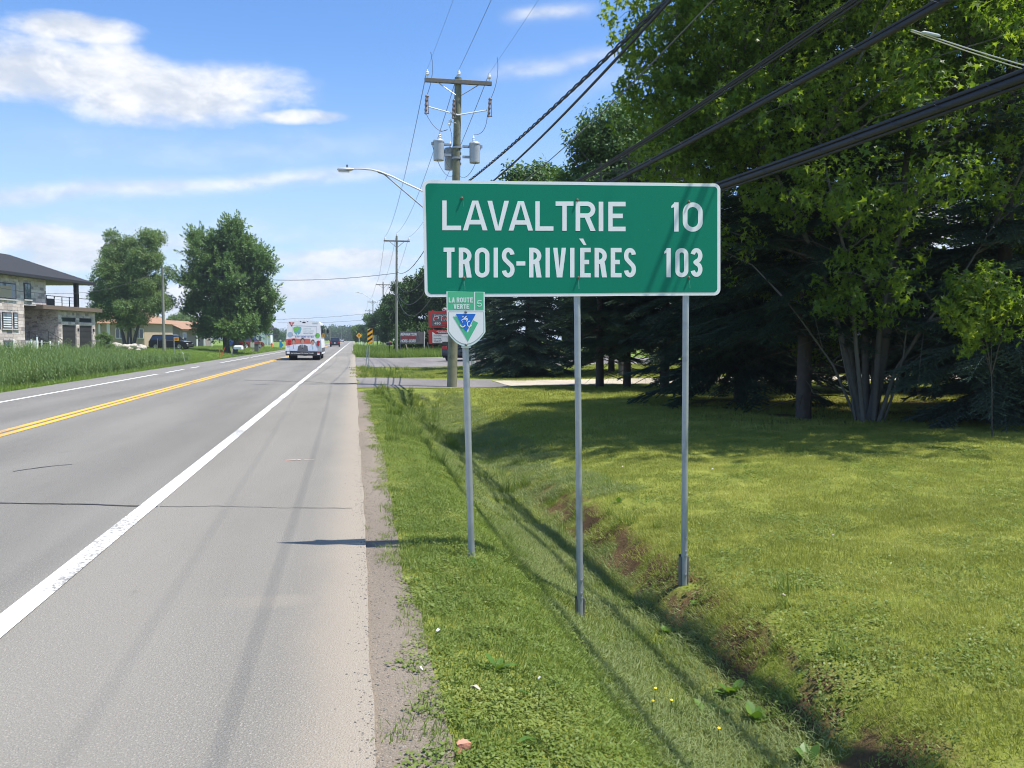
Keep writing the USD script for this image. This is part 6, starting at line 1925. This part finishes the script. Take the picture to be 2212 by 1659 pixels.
for x in (-2.5, -1.9, -.35):
    obj('porch_column', MB().span((x, 1.0, -.1), (x + .18, 1.18, 2.5)), 'paint_white', t)
fwin(t, -1.5, .5, .9, 1.6, 4.0)
obj('porch_deck', MB().span((-2.6, .8, .1), (-.02, 5, .3)), 'concrete', t)
for x, y in ((w + 1.2, 3.0), (w + 1.2, 6.0), (w + 1.2, 9.0)):
    obj('porch_column', MB().span((x, y, -.1), (x + .2, y + .2, 2.55)), 'paint_white', t)
obj('porch_roof', MB().span((w + .02, 2.2, 2.55), (w + 1.6, 10, 2.72)), 'roof_brown', t)
W_ = obj('front_window', MB().span((w, 1.0, .8), (w + .06, 2.4, 2.2)), 'paint_white', t); obj('pane', MB().span((w + .06, 1.1, .9), (w + .075, 2.3, 2.1)), 'glass_dark', W_)
t, w, ze = simple_house('white_house', 'small white two storey house with porch beyond the broad tree', 185, 553, 573, 6, 3.9, 5.6, 'paint_white', 'roof_black')
fwin(t, .6, 2.6, .7, .9); fwin(t, .5, .8, .8, 1.2)
obj('porch_roof', MB().span((w + .02, -.2, 2.2), (w + 1.8, 4, 2.35)), 'roof_black', t)
for x in (w + .4, w + 1.6):
    obj('porch_column', MB().span((x, -.1, 0), (x + .14, .04, 2.2)), 'paint_white', t)

# ---------------------------------------------------------------- small things on the left
def stick(name, label, cat, px, zc, h, r, mat, lean=(0, 0), group=None, sides=8, cap=None):
    b = gbase(px, zc); b[2] += .1
    t = thing(name, label, cat, b, group=group)
    obj('post', MB().cyl(b - [0, 0, .2], b + [lean[0], lean[1], h], r, sides), mat, t, world=True)
    obj('cap', MB().lathe([(r * 1.12, -.06), (r * 1.12, .01), (r * .8, .03), (0, .03)], b + [lean[0], lean[1], h], (lean[0], lean[1], h), sides), cap or mat, t, world=True)
    return t, b
for px, zc, w_ in ((29.5, 63, 'leftmost, alone under the basement window'), (67.7, 63, 'second from left, left of the capped one'), (90, 62, 'just right of the taller capped one'), (108, 61, 'below the house steps'), (126, 61, 'farthest right, nearest the garage doors')):
    stick('pipe_stub', 'white pipe stub in the grass, ' + w_, 'pipe', px, zc, 1.0, .055, 'paint_white', group='white pipe stubs in the grass')
stick('pipe_stub', 'taller white pipe with blue grey cap among the white stubs before the house', 'pipe', 80, 62, 1.35, .055, 'paint_white', cap='panel_grey')
b = gbase(376, 76); b[2] += .1
t = thing('small_sign', 'small yellow sign on a thin grey post before the black car', 'sign', b)
obj('post', MB().cyl(b - [0, 0, .1], b + [0, 0, 1.75], .035, 6), 'galvanised', t, world=True); obj('panel', MB().box(b + RT * .2 + [0, 0, 1.58], (.44, .03, .36), rz=-YAW), 'paint_yellow', t, world=True)
obj('lettering', MB().box(b + RT * .2 - FH * .02 + [0, 0, 1.62], (.3, .01, .05), rz=-YAW).box(b + RT * .2 - FH * .02 + [0, 0, 1.52], (.24, .01, .04), rz=-YAW), 'tail_red', t, world=True, kind='stuff')
stick('marker_stake', 'thin white stake leaning in the grass at the left road edge', 'stake', 403, 57, .95, .022, 'paint_white', (-.26, 0))
b = gbase(478, 82); b[2] += .1
t = thing('survey_stakes', 'crossed orange stakes in the grass before the broad left tree', 'stakes', b)
obj('stake', MB().box(b + [-.18, 0, .5], (.09, .05, 1.05)), 'paint_orange', t, world=True); obj('stake', MB().cyl(b + [-.12, 0, 0], b + [.32, 0, 1.08], .04, 5), 'paint_orange', t, world=True)
b = gbase(501, 81); b[2] += .1
t = thing('mailbox', 'pale rural mailbox on a grey post beside the left shoulder', 'mailbox', b)
obj('post', MB().box(b + [0, 0, .5], (.16, .16, 1.0)), 'stake_wood', t, world=True)
BX = obj('box', MB().prism([(-.2, 0), (.2, 0), (.2, .2)] + arc(0, .2, .2, .17, 0, 180, 10) + [(-.2, .2)], .75, b + np.array([.3, -.1, .95]), ux=(.34, .94, 0), uy=(0, 0, 1)), 'sign_white', t, world=True)
obj('door', MB().box(b + [.25, -.14, 1.13], (.3, .03, .3), rz=-.3), 'tank_grey', BX, world=True)
b = gbase(587, 150); b[2] += .1
t = thing('fire_hydrant', 'red fire hydrant in the grass just left of the bus', 'hydrant', b)
obj('barrel', MB().lathe([(.16, 0), (.16, .08), (.12, .10), (.12, .55), (.17, .58), (.17, .62), (.12, .70), (.04, .80), (0, .82)], b, (0, 0, 1), 12), 'paint_orange', t, world=True, smooth=40)
for s in (-1, 1):
    obj('nozzle', MB().cyl(b + [s * .1, 0, .45], b + [s * .22, 0, .45], .06, 8), 'paint_orange', t, world=True)
b = gbase(607, 125); b[2] += .1
t = thing('cutout_sign', 'light blue cut out sign on a white post left of the bus', 'sign', b)
obj('post', MB().cyl(b, b + [0, 0, .7], .05, 6), 'paint_white', t, world=True)
obj('panel', MB().prism(Polygon([(-.25, .4), (.1, .35), (.38, .75), (.1, 1.15), (.05, 1.3), (-.18, 1.3), (-.22, 1.0)]), .03, b - FH * .05, ux=RT, uy=(0, 0, 1)), 'paint_blue', t, world=True)
obj('white_disc', MB().lathe([(0, 0), (.14, 0), (.14, .03), (0, .03)], b - FH * .05 + RT * -.07 + [0, 0, 1.4], -FH, 12), 'paint_white', t, world=True)
stick('marker_stake', 'yellow topped stake in the grass left of the hydrant', 'stake', 563, 120, 1.1, .035, 'steel_dark', cap='paint_yellow')
stick('marker_stake', 'dark stake in the grass right of the pale mailbox', 'stake', 528, 112, 1.4, .04, 'steel_dark')
b = gbase(545, 110); b[2] += .1
t = thing('for_sale_sign', 'small white board between two dark posts before the red van', 'sign', b)
obj('post', MB().box(b + [0, 0, .7], (.09, .09, 1.5)), 'stake_wood', t, world=True); obj('board', MB().box(b + RT * .0 + [0, -.06, 1.0], (.5, .03, .7), rz=-YAW), 'sign_white', t, world=True)
b = gbase(554, 112); b[2] += .1
t = thing('bin', 'dark wheeled bin beside the small white board', 'bin', b)
obj('body', MB().prism([(-.24, 0), (.24, 0), (.30, .95), (-.30, .95)], .6, b + [0, .3, .05], ux=(1, 0, 0), uy=(0, 0, 1)), 'panel_grey', t, world=True); obj('lid', MB().box(b + [0, 0, 1.05], (.68, .68, .08), bevel=.03), 'paint_black', t, world=True)
# pile of pale stones and the little fence behind it
b = gbase(282, 84)
t = thing('stone_pile', 'heap of pale field stones in the long grass on the left', 'stones', b)
rgs = np.random.default_rng(81)
for i in range(34):
    px = rgs.uniform(250, 312); py = 742 + rgs.uniform(-3, 5) + abs(px - 278) * .06
    c = at(px, py, 84 + rgs.uniform(-1.5, 1.5)); s = rgs.uniform(.2, .42); c[2] = min(c[2], ground(c[0], c[1]) + rgs.uniform(.1, .55))
    m = trimesh.creation.icosphere(1, 1.0); v = np.array(m.vertices); v *= (1 + .35 * (NZ(v * 1.3 + i * 7.1, 2, i) - .5))[:, None]
    v *= np.array([s * rgs.uniform(.9, 1.5), s, s * rgs.uniform(.55, .8)])
    obj('stone', trimesh.Trimesh(v + c, m.faces, process=False), 'rock', t, world=True)
for i, px in enumerate((280, 297, 340, 358)):
    stick('fence_post', ('leftmost', 'second', 'third', 'rightmost')[i] + ' of the four thin weathered posts behind the heap of pale stones', 'post', px, 88, 1.25, .035, 'arm_wood', group='thin posts behind the stones')
# ---------------------------------------------------------------- grass, weeds, litter
def blades(n, size, hmin, hmax, w, lean_, rg, lying=0.0, seg=2, shape='square', wind=None):
    """A patch of grass blades on z = 0, size metres across: thin bent tapering strips."""
    xy = rg.uniform(-.5, .5, (n, 2)) * size if shape == 'square' else (lambda a, r: np.stack([np.cos(a) * r, np.sin(a) * r], 1))(rg.uniform(0, 6.283, n), size * .5 * rg.uniform(0, 1, n) ** .5)
    h = rg.uniform(hmin, hmax, n) * np.where(rg.uniform(size=n) < .25, .6, 1.0)
    a = rg.uniform(0, 6.283, n)
    le = np.abs(rg.normal(0, lean_, n))
    ly = rg.uniform(size=n) < lying
    le = np.where(ly, rg.uniform(2.0, 6.0, n), le)
    d = np.stack([np.cos(a), np.sin(a)], 1)
    if wind is not None:
        d = d * .7 + np.array(wind); d /= np.linalg.norm(d, axis=1, keepdims=True)
    ang = np.arctan(le)
    s = np.stack([-d[:, 1], d[:, 0]], 1)
    tw = rg.uniform(0, 6.283, n); s = np.where((rg.uniform(size=n) < .5)[:, None], s, np.stack([np.cos(tw), np.sin(tw)], 1))
    ww = w * rg.uniform(.6, 1.3, n)
    V, F = [], []
    levels = np.linspace(0, 1, seg + 1)
    base = np.where(ly, rg.uniform(.2, .9, n) * hmax * .5, 0.0)
    pts = []
    for t in levels:
        b = ang * t ** .8
        r = h * t
        p = np.c_[xy + d * (r * np.sin(b))[:, None], base + r * np.cos(b)]
        pts.append(p)
    per = 2 * seg + 1
    V = np.zeros((n, per, 3))
    for i in range(seg):
        k = (ww * (1 - .55 * levels[i] ** 1.5))[:, None] * .5
        V[:, 2 * i] = pts[i] - np.c_[s * k, np.zeros(n)]
        V[:, 2 * i + 1] = pts[i] + np.c_[s * k, np.zeros(n)]
    V[:, per - 1] = pts[seg]
    f = []
    for i in range(seg - 1):
        f += [(2 * i, 2 * i + 1, 2 * i + 3), (2 * i, 2 * i + 3, 2 * i + 2)]
    f.append((2 * seg - 2, 2 * seg - 1, per - 1))
    F = (np.array(f)[None] + (np.arange(n) * per)[:, None, None]).reshape(-1, 3)
    return MB().raw(V.reshape(-1, 3), F)


def clover(n, size, rg, hmin=.012, hmax=.05, leaf=.011):
    """A mat of low small leaves."""
    mb = MB(); out = leaf_outline('quad')
    P = np.c_[rg.uniform(-.5, .5, (n, 2)) * size, rg.uniform(hmin, hmax, n)]
    a = rg.uniform(0, 6.283, n); V, F = [], []
    for i in range(n):
        d = np.array([math.cos(a[i]), math.sin(a[i]), rg.uniform(-.3, .5)]); d /= np.linalg.norm(d)
        s = np.cross(d, np.array([rg.normal(0, .4), rg.normal(0, .4), 1.0])); s /= np.linalg.norm(s)
        z = leaf * rg.uniform(.7, 1.6)
        k = len(V)
        V += [P[i], P[i] + d * z + s * z * .55, P[i] + d * z * 2, P[i] + d * z - s * z * .55]
        F += [(k, k + 1, k + 2), (k, k + 2, k + 3)]
    return mb.raw(V, F)


def ground_normal(x, y, e=.12):
    gx = (ground(x + e, y) - ground(x - e, y)) / (2 * e); gy = (ground(x, y + e) - ground(x, y - e)) / (2 * e)
    n = np.stack([-gx, -gy, np.ones_like(gx)], 1)
    return n / np.linalg.norm(n, axis=1, keepdims=True)


def in_view(x, y, z, margin=90):
    p = np.stack([x, y, z], 1) - CAM
    zc = p @ FW
    px = 1106 + 1800 * (p @ RT) / np.maximum(zc, .1); py = 829.5 - 1800 * (p @ UP) / np.maximum(zc, .1)
    return (zc > .8) & (px > -margin) & (px < 2212 + margin) & (py < 1659 + margin * 2.5)


def scatter(x0, x1, y0, y1, step, rg, keep=None, margin=120):
    xs, ys = np.meshgrid(np.arange(x0, x1, step), np.arange(y0, y1, step))
    x = (xs + rg.uniform(-.5, .5, xs.shape) * step).ravel(); y = (ys + rg.uniform(-.5, .5, ys.shape) * step).ravel()
    z = ground(x, y)
    k = in_view(x, y, z, margin)
    if keep is not None:
        k &= keep(x, y)
    return x[k], y[k], z[k]


def carpet(name, label, cat, protos, cells, rg, scl=(.85, 1.2), tilt=True, sink=.004, spin=None):
    x, y, z = (np.concatenate([c[i] for c in cells]) for i in range(3))
    n = len(x)
    N = ground_normal(x, y) if tilt else np.tile([0, 0, 1.0], (n, 1))
    R = basis(N, rg.uniform(0, 6.283, n) if spin is None else rg.uniform(-spin, spin, n))
    if spin is not None:
        R = np.tile(np.eye(3), (n, 1, 1)); a = rg.uniform(-spin, spin, n)
        R[:, 0, 0] = np.cos(a); R[:, 1, 0] = np.sin(a); R[:, 0, 1] = -np.sin(a); R[:, 1, 1] = np.cos(a)
    pr = instancer(numbered('/World', name), protos, np.stack([x, y, z - sink], 1), quat_from(R), rg.uniform(*scl, n), rg.integers(0, len(protos), n))
    tag(pr, label, cat, kind='stuff')


rg = np.random.default_rng(101)
clear = lambda x, y: np.min([np.hypot(x - f[0], y - f[1]) for f in posts], axis=0) > .16
on_drive = lambda x, y: ((y > 26.0) & (y < 33.0) & (x < 5.2)) | ((y > 26.3) & (y < 30.4) & (x >= 5.2)) | ((y > 46.0) & (y < 70.3) & (x < 22))
bank_line = lambda x, y: np.exp(-((x - 2.40 - 0.25 * n2(x, y, 0.7, 5)) / 0.17) ** 2) * (y < 10)
bare = lambda x, y: bank_line(x, y) * (n2(x, y, 1.9, 6) + .12) > .10
thin_spot = lambda x, y, c: n2(x, y, 2.3, 14) > c

# mown lawn
LW = [(f'blades_{k}', blades(620, .42, .018, .050, .0042, .9, rg, .16), 'lawn_blade') for k in 'abcd']
LC = [('clover_mat', clover(420, .40, rg, .008, .032, .0085), 'clover_leaf')]
lawn_keep = lambda x, y: (x > 2.30 + .15 * n2(x, y, 1.1, 3) + .7 * (y > 9)) & ~bare(x, y) & ~on_drive(x, y)
carpet('lawn_grass', 'short mown yellow green lawn grass right of the ditch', 'grass', LW + LC, [scatter(2.4, 12.0, 2.0, 7.5, .235, rg, lawn_keep), scatter(2.4, 16, 7.5, 14, .30, rg, lawn_keep)], rg)
LF_ = [(f'blades_{k}', blades(420, .8, .03, .075, .009, .9, rg, .12), 'lawn_blade') for k in 'abc']
carpet('lawn_grass', 'mown lawn grass further back, under and behind the trees', 'grass', LF_, [scatter(3.0, 26, 14, 26.2, .55, rg, lambda x, y: ~on_drive(x, y) & ~((x > 8.0) & (n2(x, y, .5, 8) > .06))), scatter(5.2, 26, 30.5, 46, .75, rg, lambda x, y: ~on_drive(x, y)), scatter(.5, 5.2, 33.5, 45.8, .6, rg)], rg, (.9, 1.4))
# verge beside the asphalt: low leafy mat with grass through it
edge_x = lambda y: .315 + .075 * 2 * n2(y * 0 + 21 + 9, y, 1.3, 24, 4)
VG = [('clover_mat_a', clover(700, .32, rg, .006, .032, .0062), 'clover_leaf'), ('clover_mat_b', clover(560, .32, rg, .006, .040, .0072), 'clover_leaf'), ('blades_a', blades(330, .32, .02, .06, .0040, .8, rg, .18), 'verge_blade'), ('blades_b', blades(280, .32, .025, .075, .0042, .9, rg, .22), 'verge_blade')]
verge_keep = lambda x, y: (x > edge_x(y) + .03 * rg.normal(size=x.shape)) & (x < 1.55 + .2 * n2(x, y, .8, 9)) & ~on_drive(x, y)
carpet('verge_grass', 'low green verge of grass and small leaves between road and ditch', 'grass', VG, [scatter(.24, 1.8, 1.8, 9.0, .155, rg, verge_keep), scatter(.24, 1.8, 9.0, 25.2, .20, rg, verge_keep)], rg)
# small weeds creeping onto the bare earth
SW = [('weed_tuft_a', clover(26, .09, rg, .004, .03, .010), 'clover_leaf'), ('weed_tuft_b', blades(14, .06, .03, .07, .004, 1.4, rg, .2), 'verge_blade')]
carpet('edge_weeds', 'scattered tiny weeds on the bare earth beside the asphalt', 'weeds', SW, [scatter(.10, .42, 1.8, 14, .085, rg, lambda x, y: (rg.uniform(size=x.shape) < .06 + .75 * np.clip((x - edge_x(y) + .10) / .10, 0, 1)))], rg, (.5, 1.2))
# cut hay in the ditch bottom
DB = [(f'blades_{k}', blades(430, .34, .03, .085, .0045, 1.2, rg, .55, 2), 'ditch_blade') for k in 'abc'] + [('green_blades', blades(300, .32, .03, .09, .0048, .9, rg, .15), 'verge_blade')]
ditch_keep = lambda x, y: (x > 1.32 + .2 * n2(x, y, .8, 9)) & (x < 2.28 + .8 * (y > 9)) & ~bare(x, y) & clear(x, y)
carpet('ditch_grass', 'pale cut grass lying along the bottom of the ditch', 'grass', DB, [scatter(1.1, 3.2, 1.8, 9.0, .165, rg, ditch_keep), scatter(1.1, 3.4, 9, 24.4, .24, rg, ditch_keep)], rg)
# longer tufts: broken bank, ditch sides, far end of the ditch
TF = [(f'tuft_{k}', blades(55, .16, .07, .19, .005, .85, rg, .05, 3, 'disc'), 'verge_blade') for k in 'abc']
tk = lambda x, y: (rg.uniform(size=x.shape) < np.clip(.04 + .45 * np.exp(-((x - 2.45) / .3) ** 2) + .12 * np.exp(-((x - 1.9) / .2) ** 2), 0, 1) * np.clip(.4 + 2.0 * n2(x, y, 1.4, 17), .0, 1) * clear(x, y))
carpet('grass_tufts', 'longer green tufts along the broken bank and the ditch', 'grass', TF, [scatter(.8, 3.4, 1.8, 9.5, .17, rg, tk)], rg, (.5, 1.15))
TT = [(f'tuft_{k}', blades(120, .34, .16, .42, .0075, .6, rg, .05, 3, 'disc', (.25, -.5)), 'verge_blade') for k in 'abc']
carpet('grass_tufts', 'tall uncut grass at the far end of the ditch before the driveway', 'grass', TT, [scatter(.65, 2.9, 8.5, 25.6, .27, rg, lambda x, y: rg.uniform(size=x.shape) < np.clip(.55 * sstep(9.5, 14, y) * (1 - sstep(1.8, 2.6, x)) * (.45 + 2.2 * n2(x, y, .7, 19)), 0, 1)),
       scatter(.4, 3.6, 33.4, 45.4, .4, rg, lambda x, y: rg.uniform(size=x.shape) < .6 * (1 - sstep(2.0, 3.6, x)))], rg, (.42, .85))
TL = [(f'tuft_{k}', blades(90, .8, .3, .9, .018, .5, rg, .05, 3, 'disc', (.2, -.2)), 'field_blade') for k in 'abc']
carpet('tall_grass', 'tall weedy grass under the banner and the striped marker', 'grass', TL, [scatter(.6, 12, 70.6, 80, .55, rg), scatter(.6, 6, 80, 150, .9, rg)], rg, (.7, 1.2))
# reeds and uncut field on the left
def reed_clump(rg_, n=11):
    mb = MB()
    for i in range(n):
        b = np.append(rg_.normal(0, .16, 2), 0); hgt = rg_.uniform(.95, 1.55)
        ln = np.array([rg_.normal(.10, .08), rg_.normal(-.08, .08)])
        top_ = b + np.append(ln * hgt, hgt)
        mb.tube([b, b * .5 + top_ * .5 + [0, 0, .02], top_], [.005, .004, .002], 3, caps=False)
        for j in range(6):
            t = .18 + .8 * j / 6; p = b * (1 - t) + top_ * t
            a = rg_.uniform(-1.3, 1.3) - .5
            d = np.array([math.cos(a), math.sin(a), 0]); L = rg_.uniform(.30, .55) * (1.1 - .4 * t); s = np.array([-d[1], d[0], 0]) * .013
            m1, m2 = p + d * L * .45 + [0, 0, L * .45], p + d * L * .85 + [0, 0, L * .48]; e = p + d * L * 1.15 + [0, 0, L * .18]
            k = [p - s * .6, p + s * .6, m1 - s, m1 + s, m2 - s * .8, m2 + s * .8, e]
            mb.raw(k, [(0, 1, 3), (0, 3, 2), (2, 3, 5), (2, 5, 4), (4, 5, 6)])
    return mb
RD = [(f'reeds_{k}', reed_clump(rg), 'reed_blade') for k in 'abcd']
def reed_keep(x, y):
    u = rg.uniform(size=x.shape)
    return u < np.clip((sstep(-10.9, -11.9, x)) * (1 - sstep(44, 66, y + .5 * (x + 14))) * (1 - .75 * sstep(-15.5, -18.5, x)) * (.75 + 1.0 * n2(x, y, .18, 27)), 0, 1)
carpet('reeds', 'tall grey green reeds in the ditch on the left of the road', 'reeds', RD, [scatter(-21, -10.6, 14, 70, .30, rg, reed_keep, 60)], rg, (.55, .95), False, .02, .5)
FB = [(f'tuft_{k}', blades(120, .75, .14, .38, .011, .65, rg, .08, 3, 'disc', (.3, -.15)), 'field_blade') for k in 'abcd']
def field_keep(x, y):
    u = rg.uniform(size=x.shape)
    return u < np.clip(sstep(-9.85, -10.4, x) * (.85 + .6 * n2(x, y, .12, 29)), 0, 1)
carpet('field_grass', 'uncut pale green grass between the reeds and the stone house', 'grass', FB, [scatter(-46, -9.9, 14, 58, .42, rg, field_keep, 60), scatter(-50, -9.9, 58, 84, .6, rg, lambda x, y: field_keep(x, y) & ~((x < -40.0) & (y > 62)), 60)], rg, (.6, 1.1), True, .02, .6)
FS = [(f'tuft_{k}', blades(110, .9, .10, .28, .014, .7, rg, .08, 2, 'disc', (.3, -.15)), 'field_blade') for k in 'abc']
carpet('roadside_grass', 'short rough grass along the left road edge towards the mailbox', 'grass', FS, [scatter(-13, -9.85, 12, 60, .40, rg, lambda x, y: rg.uniform(size=x.shape) < 1 - .6 * sstep(-10.6, -11.6, x), 60), scatter(-30, -9.9, 70, 150, .85, rg, None, 60)], rg, (.6, 1.1), True, .02, .6)

# broad leaved weeds one can pick out by the ditch
WD = []
def weed(px, py, z, n, L, W_, label, name='dock_weed'):
    p = on(px, py, z); p[2] = ground(p[0], p[1])
    t = thing(name, label, 'weed', p)
    r = np.random.default_rng(int(px))
    for i in range(n):
        a = i * 2.4 + r.uniform(-.4, .4); l = .75 * L * r.uniform(.7, 1.15); el_ = r.uniform(.35, 1.1)
        d = np.array([math.cos(a) * math.cos(el_), math.sin(a) * math.cos(el_), math.sin(el_)]); s = np.array([-math.sin(a), math.cos(a), 0])
        V, F = [], []
        for j, (t_, w_) in enumerate(((0, .12), (.25, .7), (.5, 1.0), (.75, .75), (1, .02))):
            c = d * l * t_ - np.array([0, 0, .45 * l * t_ ** 2 * math.cos(el_)])
            wv = W_ * w_ * r.uniform(.85, 1.15)
            V += [c - s * wv, c + [0, 0, -.15 * wv], c + s * wv]
            if j:
                k = 3 * j
                F += [(k - 3, k - 2, k + 1), (k - 3, k + 1, k), (k - 2, k - 1, k + 2), (k - 2, k + 2, k + 1)]
        obj('leaf', MB().raw(V, F), 'weed_leaf', t)
weed(1582, 1490, -.55, 11, .20, .032, 'bright green broad leaved weed lit by the sun in the ditch')
weed(1632, 1545, -.55, 9, .17, .030, 'leafy weed at the foot of the bare bank right of the bright one')
weed(1529, 1545, -.6, 6, .22, .028, 'upright weed with one dark leaf standing in the ditch bottom')
weed(1443, 1362, -.55, 7, .13, .028, 'small round leaved weed below the right sign post')
weed(1510, 1330, -.5, 7, .14, .026, 'yellowish weed on the bank just below the right sign post')
weed(1745, 1615, -.5, 9, .17, .030, 'leafy weed near the lower edge on the broken bank')
weed(1020, 1228, -.05, 8, .12, .022, 'pale weed growing at the foot of the left sign post')
weed(1335, 1120, -.45, 8, .13, .026, 'dark leafed weed on the bank between the middle and right posts')
weed(900, 1172, -.02, 7, .12, .020, 'small leafy weed in the verge by the tip of the sign shadow')
weed(1075, 1470, -.1, 6, .16, .020, 'weed with long narrow dark leaves on the verge')
for i, (px, py, z) in enumerate(((1411, 1569, -.6), (1405, 1621, -.6), (1548, 1632, -.6), (1446, 1585, -.6))):
    p = on(px, py, z); p[2] = ground(p[0], p[1])
    t = thing('yellow_flower', ('leftmost of the upper tiny yellow flowers in the pale ditch grass', 'lowest left tiny yellow flower in the pale ditch grass', 'tiny yellow flower apart at the right, by the broad leaved weed', 'rightmost of the upper tiny yellow flowers in the pale ditch grass')[i], 'flower', p, group='yellow flowers in the ditch')
    obj('stem', MB().cyl((0, 0, 0), (.01, 0, .12), .0022, 4), 'clover_leaf', t); obj('bloom', MB().lathe([(0, 0), (.006, .003), (.009, .007), (.005, .010), (0, .010)], (.01, 0, .12), (0, -.2, 1), 8), 'flower_yellow', t)
# litter and loose pieces
p = on(1001, 1623, -.03); p[2] = ground(p[0], p[1]) + .03
m = trimesh.creation.box((.050, .036, .028)); m = m.subdivide().subdivide(); v = np.array(m.vertices); v += .009 * (NZ(v * 55, 3, 3)[:, None] - .5); v[:, 0] *= np.where(v[:, 1] > 0, .7, 1)
obj('brick_fragment', trimesh.Trimesh(v + p, m.faces, process=False), 'brick_orange', label='small broken piece of orange brick at the edge of the earth strip', cat='brick fragment')
def scrap(px, py, L, W_, mat, label, a, z=-.03, name='litter_scrap', cat='litter'):
    p = on(px, py, z); p[2] = ground(p[0], p[1]) + .035
    c, s = math.cos(a), math.sin(a); L *= .72; W_ *= .62
    V = []
    for t_, w_, h in ((-.5, .6, 0), (0, 1, .008), (.5, .5, -.004)):
        V += [p + np.array([c * L * t_ - s * W_ * w_, s * L * t_ + c * W_ * w_, h]), p + np.array([c * L * t_ + s * W_ * w_, s * L * t_ - c * W_ * w_, h])]
    F = [(0, 1, 3), (0, 3, 2), (2, 3, 5), (2, 5, 4)]
    m = MB().raw(V, F).raw(np.array(V) - [0, 0, .003], [q[::-1] for q in F])
    obj(name, m, mat, label=label, cat=cat)
scrap(908, 1457, .035, .010, 'litter_white', 'white cigarette end on the earth strip', -.7)
scrap(948, 1372, .040, .018, 'litter_white', 'crumpled white scrap in the verge left of the middle post', .6)
scrap(1131, 1528, .085, .016, 'weed_leaf', 'pale fallen leaf on the verge above the jagged leaf', -.6, -.1, 'fallen_leaf', 'leaf')
scrap(1136, 1643, .11, .022, 'weed_leaf', 'large pale jagged fallen leaf at the lower edge', .35, -.1, 'fallen_leaf', 'leaf')
scrap(1167, 1514, .03, .014, 'litter_white', 'small white paper scrap right of the pale fallen leaf', .2, -.15)
scrap(1027, 1503, .07, .016, 'stake_wood', 'tan dry leaf by the narrow leaved weed', -.8, -.05, 'fallen_leaf', 'leaf')
scrap(1540, 1020, .05, .018, 'litter_white', 'white speck of litter on the lawn beyond the right post', .2, -.2)
scrap(900, 1262, .09, .012, 'weed_leaf', 'pale torn leaf on the verge below the sign shadow', -.5, -.03, 'fallen_leaf', 'leaf')
for i, (px, py) in enumerate(((1125, 1136), (1345, 1010), (1690, 1290), (1800, 1175), (1480, 1205))):
    scrap(px, py, .06, .016, 'stake_wood', ('dry leaf in the grass right of the left post', 'dry leaf on the lawn at the shade edge', 'dry leaf on the open lawn right of the anchor', 'dry leaf on the open lawn farthest right', 'dry leaf against the right sign post')[i], i * 1.1, -.25, 'fallen_leaf', 'leaf')
# gravel
PB = []
for i in range(4):
    m = trimesh.creation.icosphere(1, 1.0); v = np.array(m.vertices); v *= (1 + .5 * (NZ(v * 1.4 + i * 5, 2, i) - .5))[:, None]; v[:, 2] *= .6
    PB.append((f'pebble_{"abcd"[i]}', trimesh.Trimesh(v, m.faces, process=False), 'pebble'))
g = Graph(); o_ = g.add('object_info', 'random')
MAT['pebble'] = g.make('pebble', surface=g.add('principled_bsdf', 'BSDF', base_color=g.mix(o_, (0.09, 0.08, 0.07), (0.25, 0.225, 0.19)), roughness=.9))
n = 5200
x = np.concatenate([rg.normal(.10, .07, n), rg.uniform(.05, .36, n)]); y = 1.8 + 12 * rg.uniform(0, 1, 2 * n) ** 1.5
z = np.where(x > .06, ground(x, y) + .012, 0.0)
pr = instancer('/World/gravel', PB, np.stack([x, y, z], 1), quat_from(basis(rg.normal(0, .3, (2 * n, 3)) + [0, 0, 1], rg.uniform(0, 6, 2 * n))), .0016 + .0045 * rg.uniform(0, 1, 2 * n) ** 3, rg.integers(0, 4, 2 * n))
tag(pr, 'loose gravel strewn along the crumbling asphalt edge', 'gravel', kind='stuff')

# ---------------------------------------------------------------- air
g = Graph()
v = g.add('principled_volume', 'volume', color=(0.86, 0.91, 1.0), density=0.00028, anisotropy=0.2)
MAT['haze'] = g.make('haze_look', volume=v)
if HAZE:
    obj('haze', MB().span(np.array([-2800, -450, -2.5]), np.array([2800, 4300, 60])), 'haze', label='faint summer haze over the fields', cat='haze', kind='stuff')
